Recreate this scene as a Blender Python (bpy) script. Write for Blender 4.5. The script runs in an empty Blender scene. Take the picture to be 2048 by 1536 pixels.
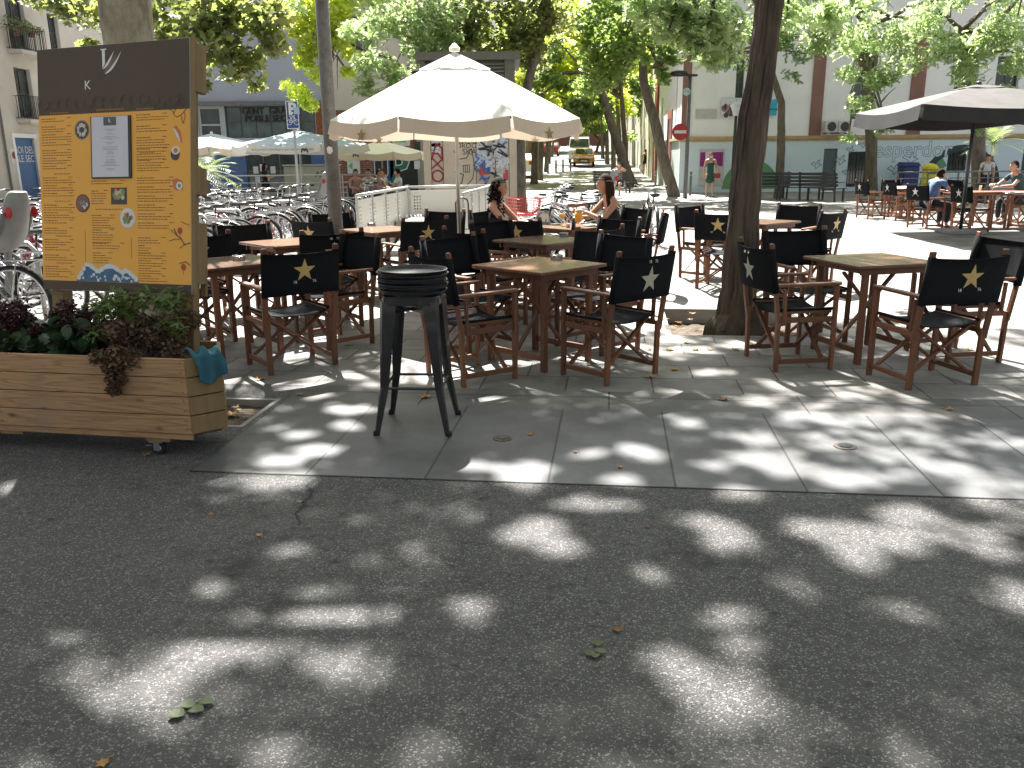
import bpy, bmesh, math, random
import numpy as np
from mathutils import Vector, Matrix, Euler
random.seed(7)
D = bpy.data
SC = bpy.context.scene
COL = SC.collection

# ---------------------------------------------------------------- camera
FPX, CAMH, TH, ROLL = 1690.0, 1.55, math.atan(452/1690), 0.010
cam = D.objects.new('camera', D.cameras.new('camera')); COL.objects.link(cam)
cam.data.sensor_width = 36; cam.data.lens = FPX/2048*36; cam.data.clip_end = 2000; cam.data.clip_start = .05
_r0, _u0, _f0 = Vector((1,0,0)), Vector((0,math.sin(TH),math.cos(TH))), Vector((0,math.cos(TH),-math.sin(TH)))
_c, _s = math.cos(ROLL), math.sin(ROLL)
_r = _r0*_c - _u0*_s; _u = _r0*_s + _u0*_c
m = Matrix.Identity(4)
for i in range(3): m[i][0]=_r[i]; m[i][1]=_u[i]; m[i][2]=-_f0[i]
m[2][3] = CAMH
cam.matrix_world = m
SC.camera = cam

def G(px, py, z=0.0):
    "ground point seen at a pixel of the 2048 px photograph"
    x=px-1024; y=768-py
    xr=x*_c+y*_s; yr=-x*_s+y*_c
    d=(xr, FPX*math.cos(TH)+yr*math.sin(TH), -FPX*math.sin(TH)+yr*math.cos(TH))
    t=(z-CAMH)/d[2]; return Vector((d[0]*t, d[1]*t, z))
def P(px, py, Y):
    x=px-1024; y=768-py
    xr=x*_c+y*_s; yr=-x*_s+y*_c
    d=(xr, FPX*math.cos(TH)+yr*math.sin(TH), -FPX*math.sin(TH)+yr*math.cos(TH))
    t=Y/d[1]; return Vector((d[0]*t, Y, CAMH+d[2]*t))

# ---------------------------------------------------------------- world, sun
SUN_EL, SUN_AZ = math.radians(55), math.radians(-12)      # azimuth from +Y towards +X
w = D.worlds.new('World'); SC.world = w; w.use_nodes = True
nt = w.node_tree; nt.nodes.clear()
sky = nt.nodes.new('ShaderNodeTexSky'); sky.sky_type='NISHITA'; sky.sun_disc=False
sky.sun_elevation=SUN_EL; sky.sun_rotation=SUN_AZ; sky.dust_density=3.0; sky.air_density=1.0; sky.ozone_density=1.0
bg = nt.nodes.new('ShaderNodeBackground'); bg.inputs[1].default_value=0.05
wo = nt.nodes.new('ShaderNodeOutputWorld')
hsv = nt.nodes.new('ShaderNodeHueSaturation'); hsv.inputs['Saturation'].default_value=.35; nt.links.new(sky.outputs[0], hsv.inputs['Color']); nt.links.new(hsv.outputs[0], bg.inputs[0]); nt.links.new(bg.outputs[0], wo.inputs[0])
sd = Vector((math.sin(SUN_AZ)*math.cos(SUN_EL), math.cos(SUN_AZ)*math.cos(SUN_EL), math.sin(SUN_EL)))
sun = D.objects.new('sun', D.lights.new('sun','SUN')); COL.objects.link(sun)
sun.data.energy=5.0; sun.data.angle=math.radians(0.53); sun.data.color=(1.0,.97,.92)
sun.rotation_euler = sd.to_track_quat('Z','Y').to_euler()
SC.view_settings.view_transform='Standard'; SC.view_settings.look='None'
SC.view_settings.exposure=2.2; SC.view_settings.gamma=1
SC.render.engine='CYCLES'
SC.cycles.max_bounces=8; SC.cycles.diffuse_bounces=4; SC.cycles.glossy_bounces=3
SC.cycles.transmission_bounces=6; SC.cycles.transparent_max_bounces=8
SC.cycles.caustics_reflective=False; SC.cycles.caustics_refractive=False

# ---------------------------------------------------------------- materials
MATS={}
def _mix(nt, a, b, fac):
    n=nt.nodes.new('ShaderNodeMix'); n.data_type='RGBA'
    for sock,v in ((6,a),(7,b)):
        if isinstance(v,tuple): n.inputs[sock].default_value=(*v,1)
        else: nt.links.new(v,n.inputs[sock])
    if isinstance(fac,(int,float)): n.inputs[0].default_value=fac
    else: nt.links.new(fac,n.inputs[0])
    return n.outputs[2]
def _ramp(nt, src, p0, p1, c0=(0,0,0), c1=(1,1,1)):
    r=nt.nodes.new('ShaderNodeValToRGB'); nt.links.new(src,r.inputs[0])
    r.color_ramp.elements[0].position=p0; r.color_ramp.elements[1].position=p1
    r.color_ramp.elements[0].color=(*c0,1); r.color_ramp.elements[1].color=(*c1,1)
    return r.outputs[0]
def _noise(nt, vec, scale, detail=4, rough=.6):
    n=nt.nodes.new('ShaderNodeTexNoise'); n.inputs['Scale'].default_value=scale
    n.inputs['Detail'].default_value=detail; n.inputs['Roughness'].default_value=rough
    if vec is not None: nt.links.new(vec,n.inputs['Vector'])
    return n.outputs[0]
def newmat(name):
    m=D.materials.new(name); m.use_nodes=True; nt=m.node_tree
    b=nt.nodes['Principled BSDF']; tc=nt.nodes.new('ShaderNodeTexCoord'); MATS[name]=m
    return m,nt,b,tc
def _bump(nt,b,src,strength,dist=.01):
    n=nt.nodes.new('ShaderNodeBump'); n.inputs['Strength'].default_value=strength; n.inputs['Distance'].default_value=dist
    nt.links.new(src,n.inputs['Height']); nt.links.new(n.outputs[0],b.inputs['Normal'])
def M(name,col,rough=.6,col2=None,scale=8,metal=0,bump=0,stretch=None,lo=.35,hi=.7,island=0,bscale=None,spec=.5,coat=0):
    m,nt,b,tc=newmat(name)
    vec=tc.outputs['Object']
    if stretch:
        mp=nt.nodes.new('ShaderNodeMapping'); mp.inputs['Scale'].default_value=stretch
        nt.links.new(vec,mp.inputs[0]); vec=mp.outputs[0]
    if col2 is None: col2=tuple(c*.82 for c in col)
    n=_noise(nt,vec,scale)
    c=_mix(nt,col,col2,_ramp(nt,n,lo,hi))
    if island:
        g=nt.nodes.new('ShaderNodeNewGeometry')
        c=_mix(nt,c,tuple(x*(1-island) for x in col2),g.outputs['Random Per Island'])
    nt.links.new(c,b.inputs['Base Color'])
    b.inputs['Roughness'].default_value=rough; b.inputs['Metallic'].default_value=metal
    b.inputs['Specular IOR Level'].default_value=spec; b.inputs['Coat Weight'].default_value=coat
    if bump: _bump(nt,b,_noise(nt,vec,bscale or scale*4,6),bump)
    return m
def leafmat(name,c1,c2,trans=.45,c3=None,glow=1.9,tint=(.55,.72,.14)):
    m,nt,b,tc=newmat(name)
    g=nt.nodes.new('ShaderNodeNewGeometry')
    n=_noise(nt,tc.outputs['Object'],.55,2)
    c=_mix(nt,c1,c2,g.outputs['Random Per Island'])
    c=_mix(nt,c,c3 or tuple(min(1,x*1.5) for x in c2),_ramp(nt,n,.48,.68))
    nt.links.new(c,b.inputs['Base Color']); b.inputs['Roughness'].default_value=.45
    t=nt.nodes.new('ShaderNodeBsdfTranslucent')
    tcx=_mix(nt,c,tint,.32); hs=nt.nodes.new('ShaderNodeHueSaturation'); hs.inputs['Value'].default_value=glow; hs.inputs['Saturation'].default_value=.97
    nt.links.new(tcx,hs.inputs['Color']); nt.links.new(hs.outputs[0],t.inputs[0])
    mx=nt.nodes.new('ShaderNodeMixShader'); mx.inputs[0].default_value=trans
    nt.links.new(b.outputs[0],mx.inputs[1]); nt.links.new(t.outputs[0],mx.inputs[2])
    nt.links.new(mx.outputs[0],nt.nodes['Material Output'].inputs['Surface'])
    return m
def emit_free_glass(name,tint=(.02,.03,.03),rough=.05):
    m,nt,b,tc=newmat(name)
    c=_mix(nt,tint,tuple(x*2.2 for x in tint),_ramp(nt,_noise(nt,tc.outputs['Object'],1.3,3),.4,.6))
    nt.links.new(c,b.inputs['Base Color']); b.inputs['Roughness'].default_value=rough
    b.inputs['Specular IOR Level'].default_value=.8
    return m

chairwood=M('chair_wood',(.30,.13,.062),.48,(.20,.078,.036),14,bump=.06,stretch=(1,1,.4),island=.25)
tablewood=M('table_wood',(.165,.078,.038),.27,(.105,.05,.026),6,bump=.05,stretch=(1,7,1))
palewood=M('pale_orange_wood',(.42,.17,.065),.45,(.28,.10,.04),14,bump=.06,stretch=(1,1,.4),island=.2)
canvas=M('black_canvas',(.007,.008,.010),.9,(.014,.015,.018),120,bump=.15,spec=.15)
gold=M('gold_print',(.62,.43,.16),.5,(.52,.36,.13),40); goldd=M('dark_gold_print',(.36,.23,.07),.6)
silverprint=M('pale_print',(.5,.47,.36),.55,(.42,.4,.3),40)
whiteprint=M('white_print',(.7,.7,.68),.6)
blackmetal=M('black_metal',(.008,.008,.010),.28,(.016,.016,.018),20,coat=.4,bump=.02)
trayplastic=M('tray_plastic',(.012,.013,.016),.38,(.02,.022,.026),60,bump=.04)
steel=M('steel',(.55,.55,.53),.3,(.4,.4,.39),30,metal=.9)
galv=M('galvanised_metal',(.50,.50,.47),.42,(.38,.38,.36),6,metal=.55,bump=.04)
greymetal=M('grey_painted_metal',(.16,.16,.16),.45,(.11,.11,.11),10)
darkmetal=M('dark_metal',(.03,.033,.035),.4)
ash_steel=M('ashtray_steel',(.42,.41,.39),.25,(.3,.29,.27),40,metal=1)
rubber=M('rubber',(.012,.012,.012),.75)
whitecloth=M('cream_parasol_cloth',(.78,.74,.66),.8,(.72,.67,.58),2.2,bump=.08,bscale=5)
def clothmat(name,c1,c2,tr):
    m,nt,b,tc=newmat(name)
    c=_mix(nt,c1,c2,_ramp(nt,_noise(nt,tc.outputs['Object'],2.2),.35,.75)); nt.links.new(c,b.inputs['Base Color'])
    b.inputs['Roughness'].default_value=.85; _bump(nt,b,_noise(nt,tc.outputs['Object'],7,4),.12)
    t=nt.nodes.new('ShaderNodeBsdfTranslucent'); nt.links.new(c,t.inputs[0])
    mx=nt.nodes.new('ShaderNodeMixShader'); mx.inputs[0].default_value=tr
    nt.links.new(b.outputs[0],mx.inputs[1]); nt.links.new(t.outputs[0],mx.inputs[2])
    nt.links.new(mx.outputs[0],nt.nodes['Material Output'].inputs['Surface']); return m
parasolcloth=clothmat('parasol_cloth',(.86,.845,.81),(.81,.79,.75),.12)
valancecloth=clothmat('shaded_valance_cloth',(.74,.63,.50),(.68,.56,.43),.2)  # beige of shade and indirect light is put into the valance colour
shadecloth=clothmat('blue_shaded_white_cloth',(.62,.70,.80),(.5,.6,.74),.2)  # white cloth with its bluish shade put into the colour
blackcloth=M('black_parasol_cloth',(.016,.016,.016),.85,(.011,.011,.011),3,bump=.1)
greycloth=M('dusty_black_cloth',(.085,.079,.072),.85,(.055,.051,.047),2.5,bump=.1)
concrete=M('concrete',(.33,.32,.30),.85,(.25,.24,.23),3,bump=.15)
plasterwhite=M('white_plaster',(.86,.86,.86),.85,(.76,.755,.75),.5,bump=.08,bscale=20)
plastercream=M('cream_plaster',(.62,.58,.50),.85,(.52,.48,.41),.7,bump=.08,bscale=20)
plastergrey=M('blue_grey_render',(.42,.45,.52),.8,(.37,.40,.47),.6,bump=.05,bscale=20)
palebluepaint=M('pale_blue_mural_paint',(.62,.72,.78),.7,(.56,.65,.71),.5)
brownpaint=M('brown_pilaster_paint',(.27,.14,.115),.8,(.22,.115,.09),1.2)
redpaint=M('dark_red_paint',(.25,.035,.03),.6)
ochre=M('ochre_moulding',(.50,.36,.18),.8,(.38,.27,.13),3)
bluetile=M('blue_tile',(.045,.12,.30),.3,(.03,.085,.22),3)
paneglass=emit_free_glass('window_glass',(.022,.03,.03))
greenglass=emit_free_glass('shop_glass',(.04,.06,.055),.08)
winframe=M('window_frame',(.45,.47,.46),.5)
darkframe=M('dark_window_frame',(.06,.07,.07),.5)
shutterblue=M('blue_shutter',(.03,.12,.30),.5,(.02,.09,.24),4,bump=.3,stretch=(.2,.2,8))
ironblack=M('wrought_iron',(.015,.015,.016),.5)
for _n in ('chair_wood','black_canvas','table_wood','pale_orange_wood'):
    _m=MATS[_n]; _t=_m.node_tree; _b=_t.nodes['Principled BSDF']; _l=[l for l in _t.links if l.to_socket==_b.inputs['Base Color']][0]; _src=_l.from_socket
    _oi=_t.nodes.new('ShaderNodeObjectInfo'); _h=_t.nodes.new('ShaderNodeHueSaturation'); _mr=_t.nodes.new('ShaderNodeMapRange'); _mr.inputs['To Min'].default_value=.72; _mr.inputs['To Max'].default_value=1.25
    _t.links.new(_oi.outputs['Random'],_mr.inputs['Value']); _t.links.new(_mr.outputs[0],_h.inputs['Value']); _t.links.new(_src,_h.inputs['Color']); _t.links.new(_h.outputs[0],_b.inputs['Base Color'])

def barkmat(name,c1,c2,scale,stretch,bump):
    m,nt,b,tc=newmat(name)
    mp=nt.nodes.new('ShaderNodeMapping'); mp.inputs['Scale'].default_value=stretch; nt.links.new(tc.outputs['Object'],mp.inputs[0])
    n=_noise(nt,mp.outputs[0],scale,8,.7); v=nt.nodes.new('ShaderNodeTexVoronoi'); v.inputs['Scale'].default_value=scale*1.4
    nt.links.new(mp.outputs[0],v.inputs['Vector'])
    c=_mix(nt,c1,c2,_ramp(nt,n,.4,.62)); nt.links.new(c,b.inputs['Base Color']); b.inputs['Roughness'].default_value=.9
    mt=nt.nodes.new('ShaderNodeMath'); mt.operation='ADD'; nt.links.new(n,mt.inputs[0]); nt.links.new(v.outputs[0],mt.inputs[1])
    _bump(nt,b,mt.outputs[0],bump,.04); return m
bark=barkmat('furrowed_bark',(.125,.092,.064),(.042,.031,.023),7,(1,1,.16),1.0)
bark2=barkmat('grey_bark',(.17,.14,.11),(.09,.075,.06),9,(1,1,.3),.6)
planebark=barkmat('plane_tree_bark',(.36,.32,.23),(.15,.12,.085),5.5,(1,1,.55),.25)

# asphalt
m,nt,b,tc=newmat('asphalt'); asphalt=m
v=nt.nodes.new('ShaderNodeTexVoronoi'); v.inputs['Scale'].default_value=185; nt.links.new(tc.outputs['Object'],v.inputs['Vector'])
fine=_noise(nt,tc.outputs['Object'],230,3,.8); big=_noise(nt,tc.outputs['Object'],1.1,5,.6); mid=_noise(nt,tc.outputs['Object'],18,5,.65)
sep=nt.nodes.new('ShaderNodeSeparateColor'); nt.links.new(v.outputs['Color'],sep.inputs[0])
c=_mix(nt,(.086,.083,.081),(.130,.125,.122),_ramp(nt,big,.35,.7))
c=_mix(nt,c,(.34,.33,.32),_ramp(nt,sep.outputs[0],.78,.97))
c=_mix(nt,c,(.022,.021,.021),_ramp(nt,mid,.55,.75))
c=_mix(nt,c,(.030,.029,.028),_ramp(nt,fine,.50,.64))
def _crack(scale,dist,wid):
    nn=nt.nodes.new('ShaderNodeTexNoise'); nn.inputs['Scale'].default_value=2.3; nn.inputs['Detail'].default_value=6; nt.links.new(tc.outputs['Object'],nn.inputs['Vector'])
    va=nt.nodes.new('ShaderNodeVectorMath'); va.operation='MULTIPLY_ADD'; nt.links.new(nn.outputs['Color'],va.inputs[0]); va.inputs[1].default_value=(dist,dist,0); nt.links.new(tc.outputs['Object'],va.inputs[2])
    vo=nt.nodes.new('ShaderNodeTexVoronoi'); vo.feature='DISTANCE_TO_EDGE'; vo.inputs['Scale'].default_value=scale; nt.links.new(va.outputs[0],vo.inputs['Vector'])
    return _ramp(nt,vo.outputs['Distance'],0,wid,(1,1,1),(0,0,0))
cr=_crack(.55,.5,.006); msk=_ramp(nt,_noise(nt,tc.outputs['Object'],.7,3),.50,.56)
mm=nt.nodes.new('ShaderNodeMath'); mm.operation='MULTIPLY'; nt.links.new(cr,mm.inputs[0]); nt.links.new(msk,mm.inputs[1])
c=_mix(nt,c,(.015,.014,.014),mm.outputs[0])
c=_mix(nt,c,(.032,.030,.029),_ramp(nt,_noise(nt,tc.outputs['Object'],.9,7,.7),.56,.66))
nt.links.new(c,b.inputs['Base Color']); b.inputs['Roughness'].default_value=.8
mt=nt.nodes.new('ShaderNodeMath'); mt.operation='SUBTRACT'; nt.links.new(fine,mt.inputs[0]); nt.links.new(v.outputs['Distance'],mt.inputs[1])
_bump(nt,b,mt.outputs[0],.8,.008)

PAVE_ANG=math.radians(-6.8)
def pavemat(name,bw,rh,offset,c1,c2,mortar,ms,speck,xo=0,yo=0,rough=.7):
    m,nt,b,tc=newmat(name)
    mp=nt.nodes.new('ShaderNodeMapping'); mp.inputs['Location'].default_value=(xo,yo,0); nt.links.new(tc.outputs['Object'],mp.inputs[0])
    br=nt.nodes.new('ShaderNodeTexBrick'); br.offset=offset; br.inputs['Scale'].default_value=1
    br.inputs['Brick Width'].default_value=bw; br.inputs['Row Height'].default_value=rh
    br.inputs['Mortar Size'].default_value=ms; br.inputs['Mortar Smooth'].default_value=.1
    br.inputs['Color1'].default_value=(*c1,1); br.inputs['Color2'].default_value=(*c2,1); br.inputs['Mortar'].default_value=(*mortar,1)
    br.inputs['Bias'].default_value=-.1
    nt.links.new(mp.outputs[0],br.inputs['Vector'])
    c=_mix(nt,br.outputs[0],tuple(x*.55 for x in c1),_ramp(nt,_noise(nt,tc.outputs['Object'],speck,3,.8),.5,.72))
    st=_noise(nt,tc.outputs['Object'],1.7,6,.65)
    mul=nt.nodes.new('ShaderNodeMix'); mul.data_type='RGBA'; mul.blend_type='MULTIPLY'; mul.inputs[0].default_value=.75
    nt.links.new(c,mul.inputs[6]); nt.links.new(_ramp(nt,st,.36,.60,(.42,.40,.38),(1,1,1)),mul.inputs[7])
    nt.links.new(mul.outputs[2],b.inputs['Base Color']); b.inputs['Roughness'].default_value=rough
    inv=nt.nodes.new('ShaderNodeMath'); inv.operation='SUBTRACT'; inv.inputs[0].default_value=1; nt.links.new(br.outputs['Fac'],inv.inputs[1])
    ad=nt.nodes.new('ShaderNodeMath'); ad.operation='MULTIPLY_ADD'; nt.links.new(_noise(nt,tc.outputs['Object'],speck*.8,3,.8),ad.inputs[0]); ad.inputs[1].default_value=.12; nt.links.new(inv.outputs[0],ad.inputs[2])
    _bump(nt,b,ad.outputs[0],.6,.006)
    return m
slabmat=pavemat('granite_slab',.62,1.40,0,(.155,.158,.163),(.108,.111,.116),(.028,.028,.026),.006,230,rough=.55)
stripmat=pavemat('granite_strip',1.24,.42,0,(.185,.18,.172),(.155,.15,.142),(.035,.033,.03),.006,200)
pavermat=pavemat('small_paving',.6,.40,.5,(.32,.305,.285),(.215,.205,.195),(.06,.055,.05),.006,150)
streetmat=M('street_surface',(.33,.32,.31),.85,(.24,.235,.23),1.2)
soil=M('soil',(.07,.05,.035),.95,(.13,.10,.07),14,bump=1.0,bscale=40)

# ---------------------------------------------------------------- mesh builder
class MB:
    def __init__(s): s.v=[]; s.f=[]; s.M=None
    def add(s,vs,fs):
        k=len(s.v)
        if s.M is not None: vs=[s.M@Vector(p) for p in vs]
        s.v.extend([tuple(p) for p in vs]); s.f.extend([tuple(i+k for i in f) for f in fs]); return s
    def box(s,x0,y0,z0,x1,y1,z1):
        v=[(x0,y0,z0),(x1,y0,z0),(x1,y1,z0),(x0,y1,z0),(x0,y0,z1),(x1,y0,z1),(x1,y1,z1),(x0,y1,z1)]
        return s.add(v,[(0,3,2,1),(4,5,6,7),(0,1,5,4),(1,2,6,5),(2,3,7,6),(3,0,4,7)])
    def beam(s,p,q,w,h,up=(0,0,1)):
        p,q=Vector(p),Vector(q); d=(q-p).normalized(); u=Vector(up)
        if abs(d.dot(u))>.98: u=Vector((0,1,0))
        a=d.cross(u).normalized(); c=a.cross(d)
        vs=[]
        for e in (p,q):
            for i,j in ((-1,-1),(1,-1),(1,1),(-1,1)): vs.append(e+a*i*w/2+c*j*h/2)
        return s.add(vs,[(0,1,2,3),(7,6,5,4),(0,4,5,1),(1,5,6,2),(2,6,7,3),(3,7,4,0)])
    def tube(s,pts,r,n=8,closed=False):
        pts=[Vector(p) for p in pts]; N=len(pts)
        if isinstance(r,(int,float)): r=[r]*N
        vs=[]; prev=None
        for i,p in enumerate(pts):
            if closed: d=pts[(i+1)%N]-pts[i-1]
            else: d=pts[min(i+1,N-1)]-pts[max(i-1,0)]
            d.normalize()
            if prev is None:
                a=d.cross(Vector((0,0,1)))
                if a.length<.05: a=d.cross(Vector((0,1,0)))
            else: a=prev-d*prev.dot(d)
            a.normalize(); prev=a; c=d.cross(a)
            for k in range(n):
                t=2*math.pi*k/n; vs.append(p+(a*math.cos(t)+c*math.sin(t))*r[i])
        fs=[]
        for i in range(N if closed else N-1):
            j=(i+1)%N
            for k in range(n): fs.append((i*n+k,i*n+(k+1)%n,j*n+(k+1)%n,j*n+k))
        if not closed:
            fs.append(tuple(range(n))[::-1]); fs.append(tuple((N-1)*n+k for k in range(n)))
        return s.add(vs,fs)
    def lathe(s,prof,n=24,c=(0,0,0)):
        vs=[]
        for r,z in prof:
            for k in range(n):
                t=2*math.pi*k/n; vs.append((c[0]+r*math.cos(t),c[1]+r*math.sin(t),c[2]+z))
        fs=[]
        for i in range(len(prof)-1):
            for k in range(n): fs.append((i*n+k,i*n+(k+1)%n,(i+1)*n+(k+1)%n,(i+1)*n+k))
        if prof[0][0]>1e-4: fs.append(tuple(range(n))[::-1])
        if prof[-1][0]>1e-4: fs.append(tuple((len(prof)-1)*n+k for k in range(n)))
        return s.add(vs,fs)
    def poly(s,pts,z0,z1):
        n=len(pts); vs=[(x,y,z0) for x,y in pts]+[(x,y,z1) for x,y in pts]
        fs=[tuple(range(n))[::-1],tuple(range(n,2*n))]+[(i,(i+1)%n,n+(i+1)%n,n+i) for i in range(n)]
        return s.add(vs,fs)
    def wpoly(s,pts,y0,y1):
        "polygon in the x-z plane, thickness along y (front face at y0)"
        n=len(pts); vs=[(x,y0,z) for x,z in pts]+[(x,y1,z) for x,z in pts]
        fs=[tuple(range(n)),tuple(range(n,2*n))[::-1]]+[(i,n+i,n+(i+1)%n,(i+1)%n) for i in range(n)]
        return s.add(vs,fs)
    def disc(s,cx,cz,r,y0,y1,n=20,rz=None):
        rz=rz or r
        return s.wpoly([(cx+r*math.cos(2*math.pi*k/n),cz+rz*math.sin(2*math.pi*k/n)) for k in range(n)],y0,y1)
    def ribbon(s,pts,w,y0,y1):
        for (a,b),(c,d) in zip(pts[:-1],pts[1:]):
            L=math.hypot(c-a,d-b) or 1e-6; nx,nz=-(d-b)/L*w/2,(c-a)/L*w/2; ex,ez=(c-a)/L*w*.3,(d-b)/L*w*.3
            y0-=.0002
            s.wpoly([(a-ex+nx,b-ez+nz),(a-ex-nx,b-ez-nz),(c+ex-nx,d+ez-nz),(c+ex+nx,d+ez+nz)],y0,y1)
        return s
    def ball(s,c,r,n=12,m=8):
        r=r if hasattr(r,'__len__') else (r,r,r); vs=[]
        for i in range(1,m):
            a=math.pi*i/m
            for k in range(n):
                t=2*math.pi*k/n; vs.append((c[0]+r[0]*math.sin(a)*math.cos(t),c[1]+r[1]*math.sin(a)*math.sin(t),c[2]+r[2]*math.cos(a)))
        vs+= [(c[0],c[1],c[2]+r[2]),(c[0],c[1],c[2]-r[2])]; T=len(vs)-2
        fs=[(i*n+k,(i+1)*n+k,(i+1)*n+(k+1)%n,i*n+(k+1)%n) for i in range(m-2) for k in range(n)]
        fs+=[(T,k,(k+1)%n) for k in range(n)]+[(T+1,(m-2)*n+(k+1)%n,(m-2)*n+k) for k in range(n)]
        return s.add(vs,fs)
    def build(s,name,mat,parent=None,smooth=False,bevel=0,loc=None,rot=None):
        me=D.meshes.new(name); me.from_pydata(s.v,[],s.f)
        if bevel:
            bm=bmesh.new(); bm.from_mesh(me)
            bmesh.ops.bevel(bm,geom=bm.edges[:],offset=bevel,segments=1,profile=.5,affect='EDGES'); bm.to_mesh(me); bm.free()
        me.materials.append(mat)
        if smooth:
            for p in me.polygons: p.use_smooth=True
        o=D.objects.new(name,me); COL.objects.link(o)
        if parent is not None: o.parent=parent
        if loc is not None: o.location=loc
        if rot is not None: o.rotation_euler=rot
        return o
def smooth_by_angle(o,ang=40):
    for p in o.data.polygons: p.use_smooth=True
    bm=bmesh.new(); bm.from_mesh(o.data)
    for e in bm.edges:
        if len(e.link_faces)==2 and e.calc_face_angle(0)>math.radians(ang): e.smooth=False
    bm.to_mesh(o.data); bm.free()
    return o
def tag(o,label=None,cat=None,group=None,kind=None):
    if label: o['label']=label
    if cat: o['category']=cat
    if group: o['group']=group
    if kind: o['kind']=kind
    return o
def thing(name,label,cat,loc=(0,0,0),rz=0,group=None):
    o=D.objects.new(name,None); COL.objects.link(o); o.location=loc; o.rotation_euler=(0,0,rz); o.empty_display_size=.2
    return tag(o,label,cat,group)
def dup(root,loc,rz,label=None,group=None,scale=None):
    r=root.copy(); COL.objects.link(r); r.location=loc; r.rotation_euler=(root.rotation_euler[0],root.rotation_euler[1],rz)
    if scale: r.scale=(scale,)*3
    if label: r['label']=label
    if group: r['group']=group
    def rec(a,b):
        for ch in list(a.children):
            if ch.name in COL.objects:
                c=ch.copy(); COL.objects.link(c); c.parent=b; rec(ch,c)
    rec(root,r); return r
_txt={}
def text_mesh(s,size,extrude=.001,offset=0,align='CENTER',res=2):
    key=(s,size,extrude,offset,align)
    if key in _txt: return _txt[key]
    cu=D.curves.new('lettering','FONT'); cu.body=s; cu.size=size; cu.extrude=extrude; cu.offset=offset; cu.align_x=align; cu.align_y='CENTER'; cu.resolution_u=res
    o=D.objects.new('lettering',cu); COL.objects.link(o); bpy.context.view_layer.update()
    me=D.meshes.new_from_object(o.evaluated_get(bpy.context.evaluated_depsgraph_get())); D.objects.remove(o); D.curves.remove(cu)
    _txt[key]=me; return me
def text(s,size,mat,parent,loc,rot=(math.pi/2,0,0),extrude=.001,offset=0,align='CENTER',name='lettering',scale=(1,1,1)):
    me=text_mesh(s,size,extrude,offset,align).copy(); me.materials.clear(); me.materials.append(mat)
    o=D.objects.new(name,me); COL.objects.link(o); o.parent=parent; o.location=loc; o.rotation_euler=rot; o.scale=scale
    return o
def star_pts(r,cx=0,cz=0,ri=.40):
    return [(cx+(r if k%2==0 else r*ri)*math.sin(math.pi*k/5),cz+(r if k%2==0 else r*ri)*math.cos(math.pi*k/5)) for k in range(10)]

# ================================================================= GROUND
def uv2w(u,v): c,s=math.cos(PAVE_ANG),math.sin(PAVE_ANG); return u*c-v*s,u*s+v*c
def w2uv(x,y): c,s=math.cos(-PAVE_ANG),math.sin(-PAVE_ANG); return x*c-y*s,x*s+y*c
e1=w2uv(*G(1097,967)[:2]); u1=w2uv(*G(1133,817)[:2]); V0,V1=e1[1],u1[1]
V2=V1+.42
pitA=(w2uv(-1.55,5.2)[0]-.9, V1-.62, w2uv(-1.55,5.2)[0]+0.02, V1-.02)     # by the planter: cut into the slab band
def sheet(name,rects,z,mat,rot=PAVE_ANG):
    mb=MB()
    for (a,b,c,d) in rects: mb.add([(a,b,0),(c,b,0),(c,d,0),(a,d,0)],[(0,1,2,3)])
    o=mb.build(name,mat,loc=(0,0,z),rot=(0,0,rot)); return tag(o,kind='structure')
def cut(rect,holes):
    x0,y0,x1,y1=rect; xs=sorted({x0,x1}|{h[0] for h in holes}|{h[2] for h in holes}); ys=sorted({y0,y1}|{h[1] for h in holes}|{h[3] for h in holes})
    xs=[x for x in xs if x0<=x<=x1]; ys=[y for y in ys if y0<=y<=y1]; out=[]
    for a,c in zip(xs[:-1],xs[1:]):
        for b_,d in zip(ys[:-1],ys[1:]):
            if not any(h[0]-1e-6<=a and c<=h[2]+1e-6 and h[1]-1e-6<=b_ and d<=h[3]+1e-6 for h in holes): out.append((a,b_,c,d))
    return out
sheet('ground',[(-400,-60,400,700)],-.45,soil,0)
sheet('road',[(-40,-30,40,V0)],0,asphalt)
slab_u0=w2uv(*G(430,926)[:2])[0]
slabs=sheet('paving_slabs',[(e1[0]-.62*3,V0,e1[0]+.62*40,V1)],0,slabmat)
LEFTU=e1[0]-.62*3
mp=[n for n in slabmat.node_tree.nodes if n.type=='MAPPING'][0]; mp.inputs['Location'].default_value=(-e1[0]+.003+.62*60,-V0+1.4*40+.0,0)
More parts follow.
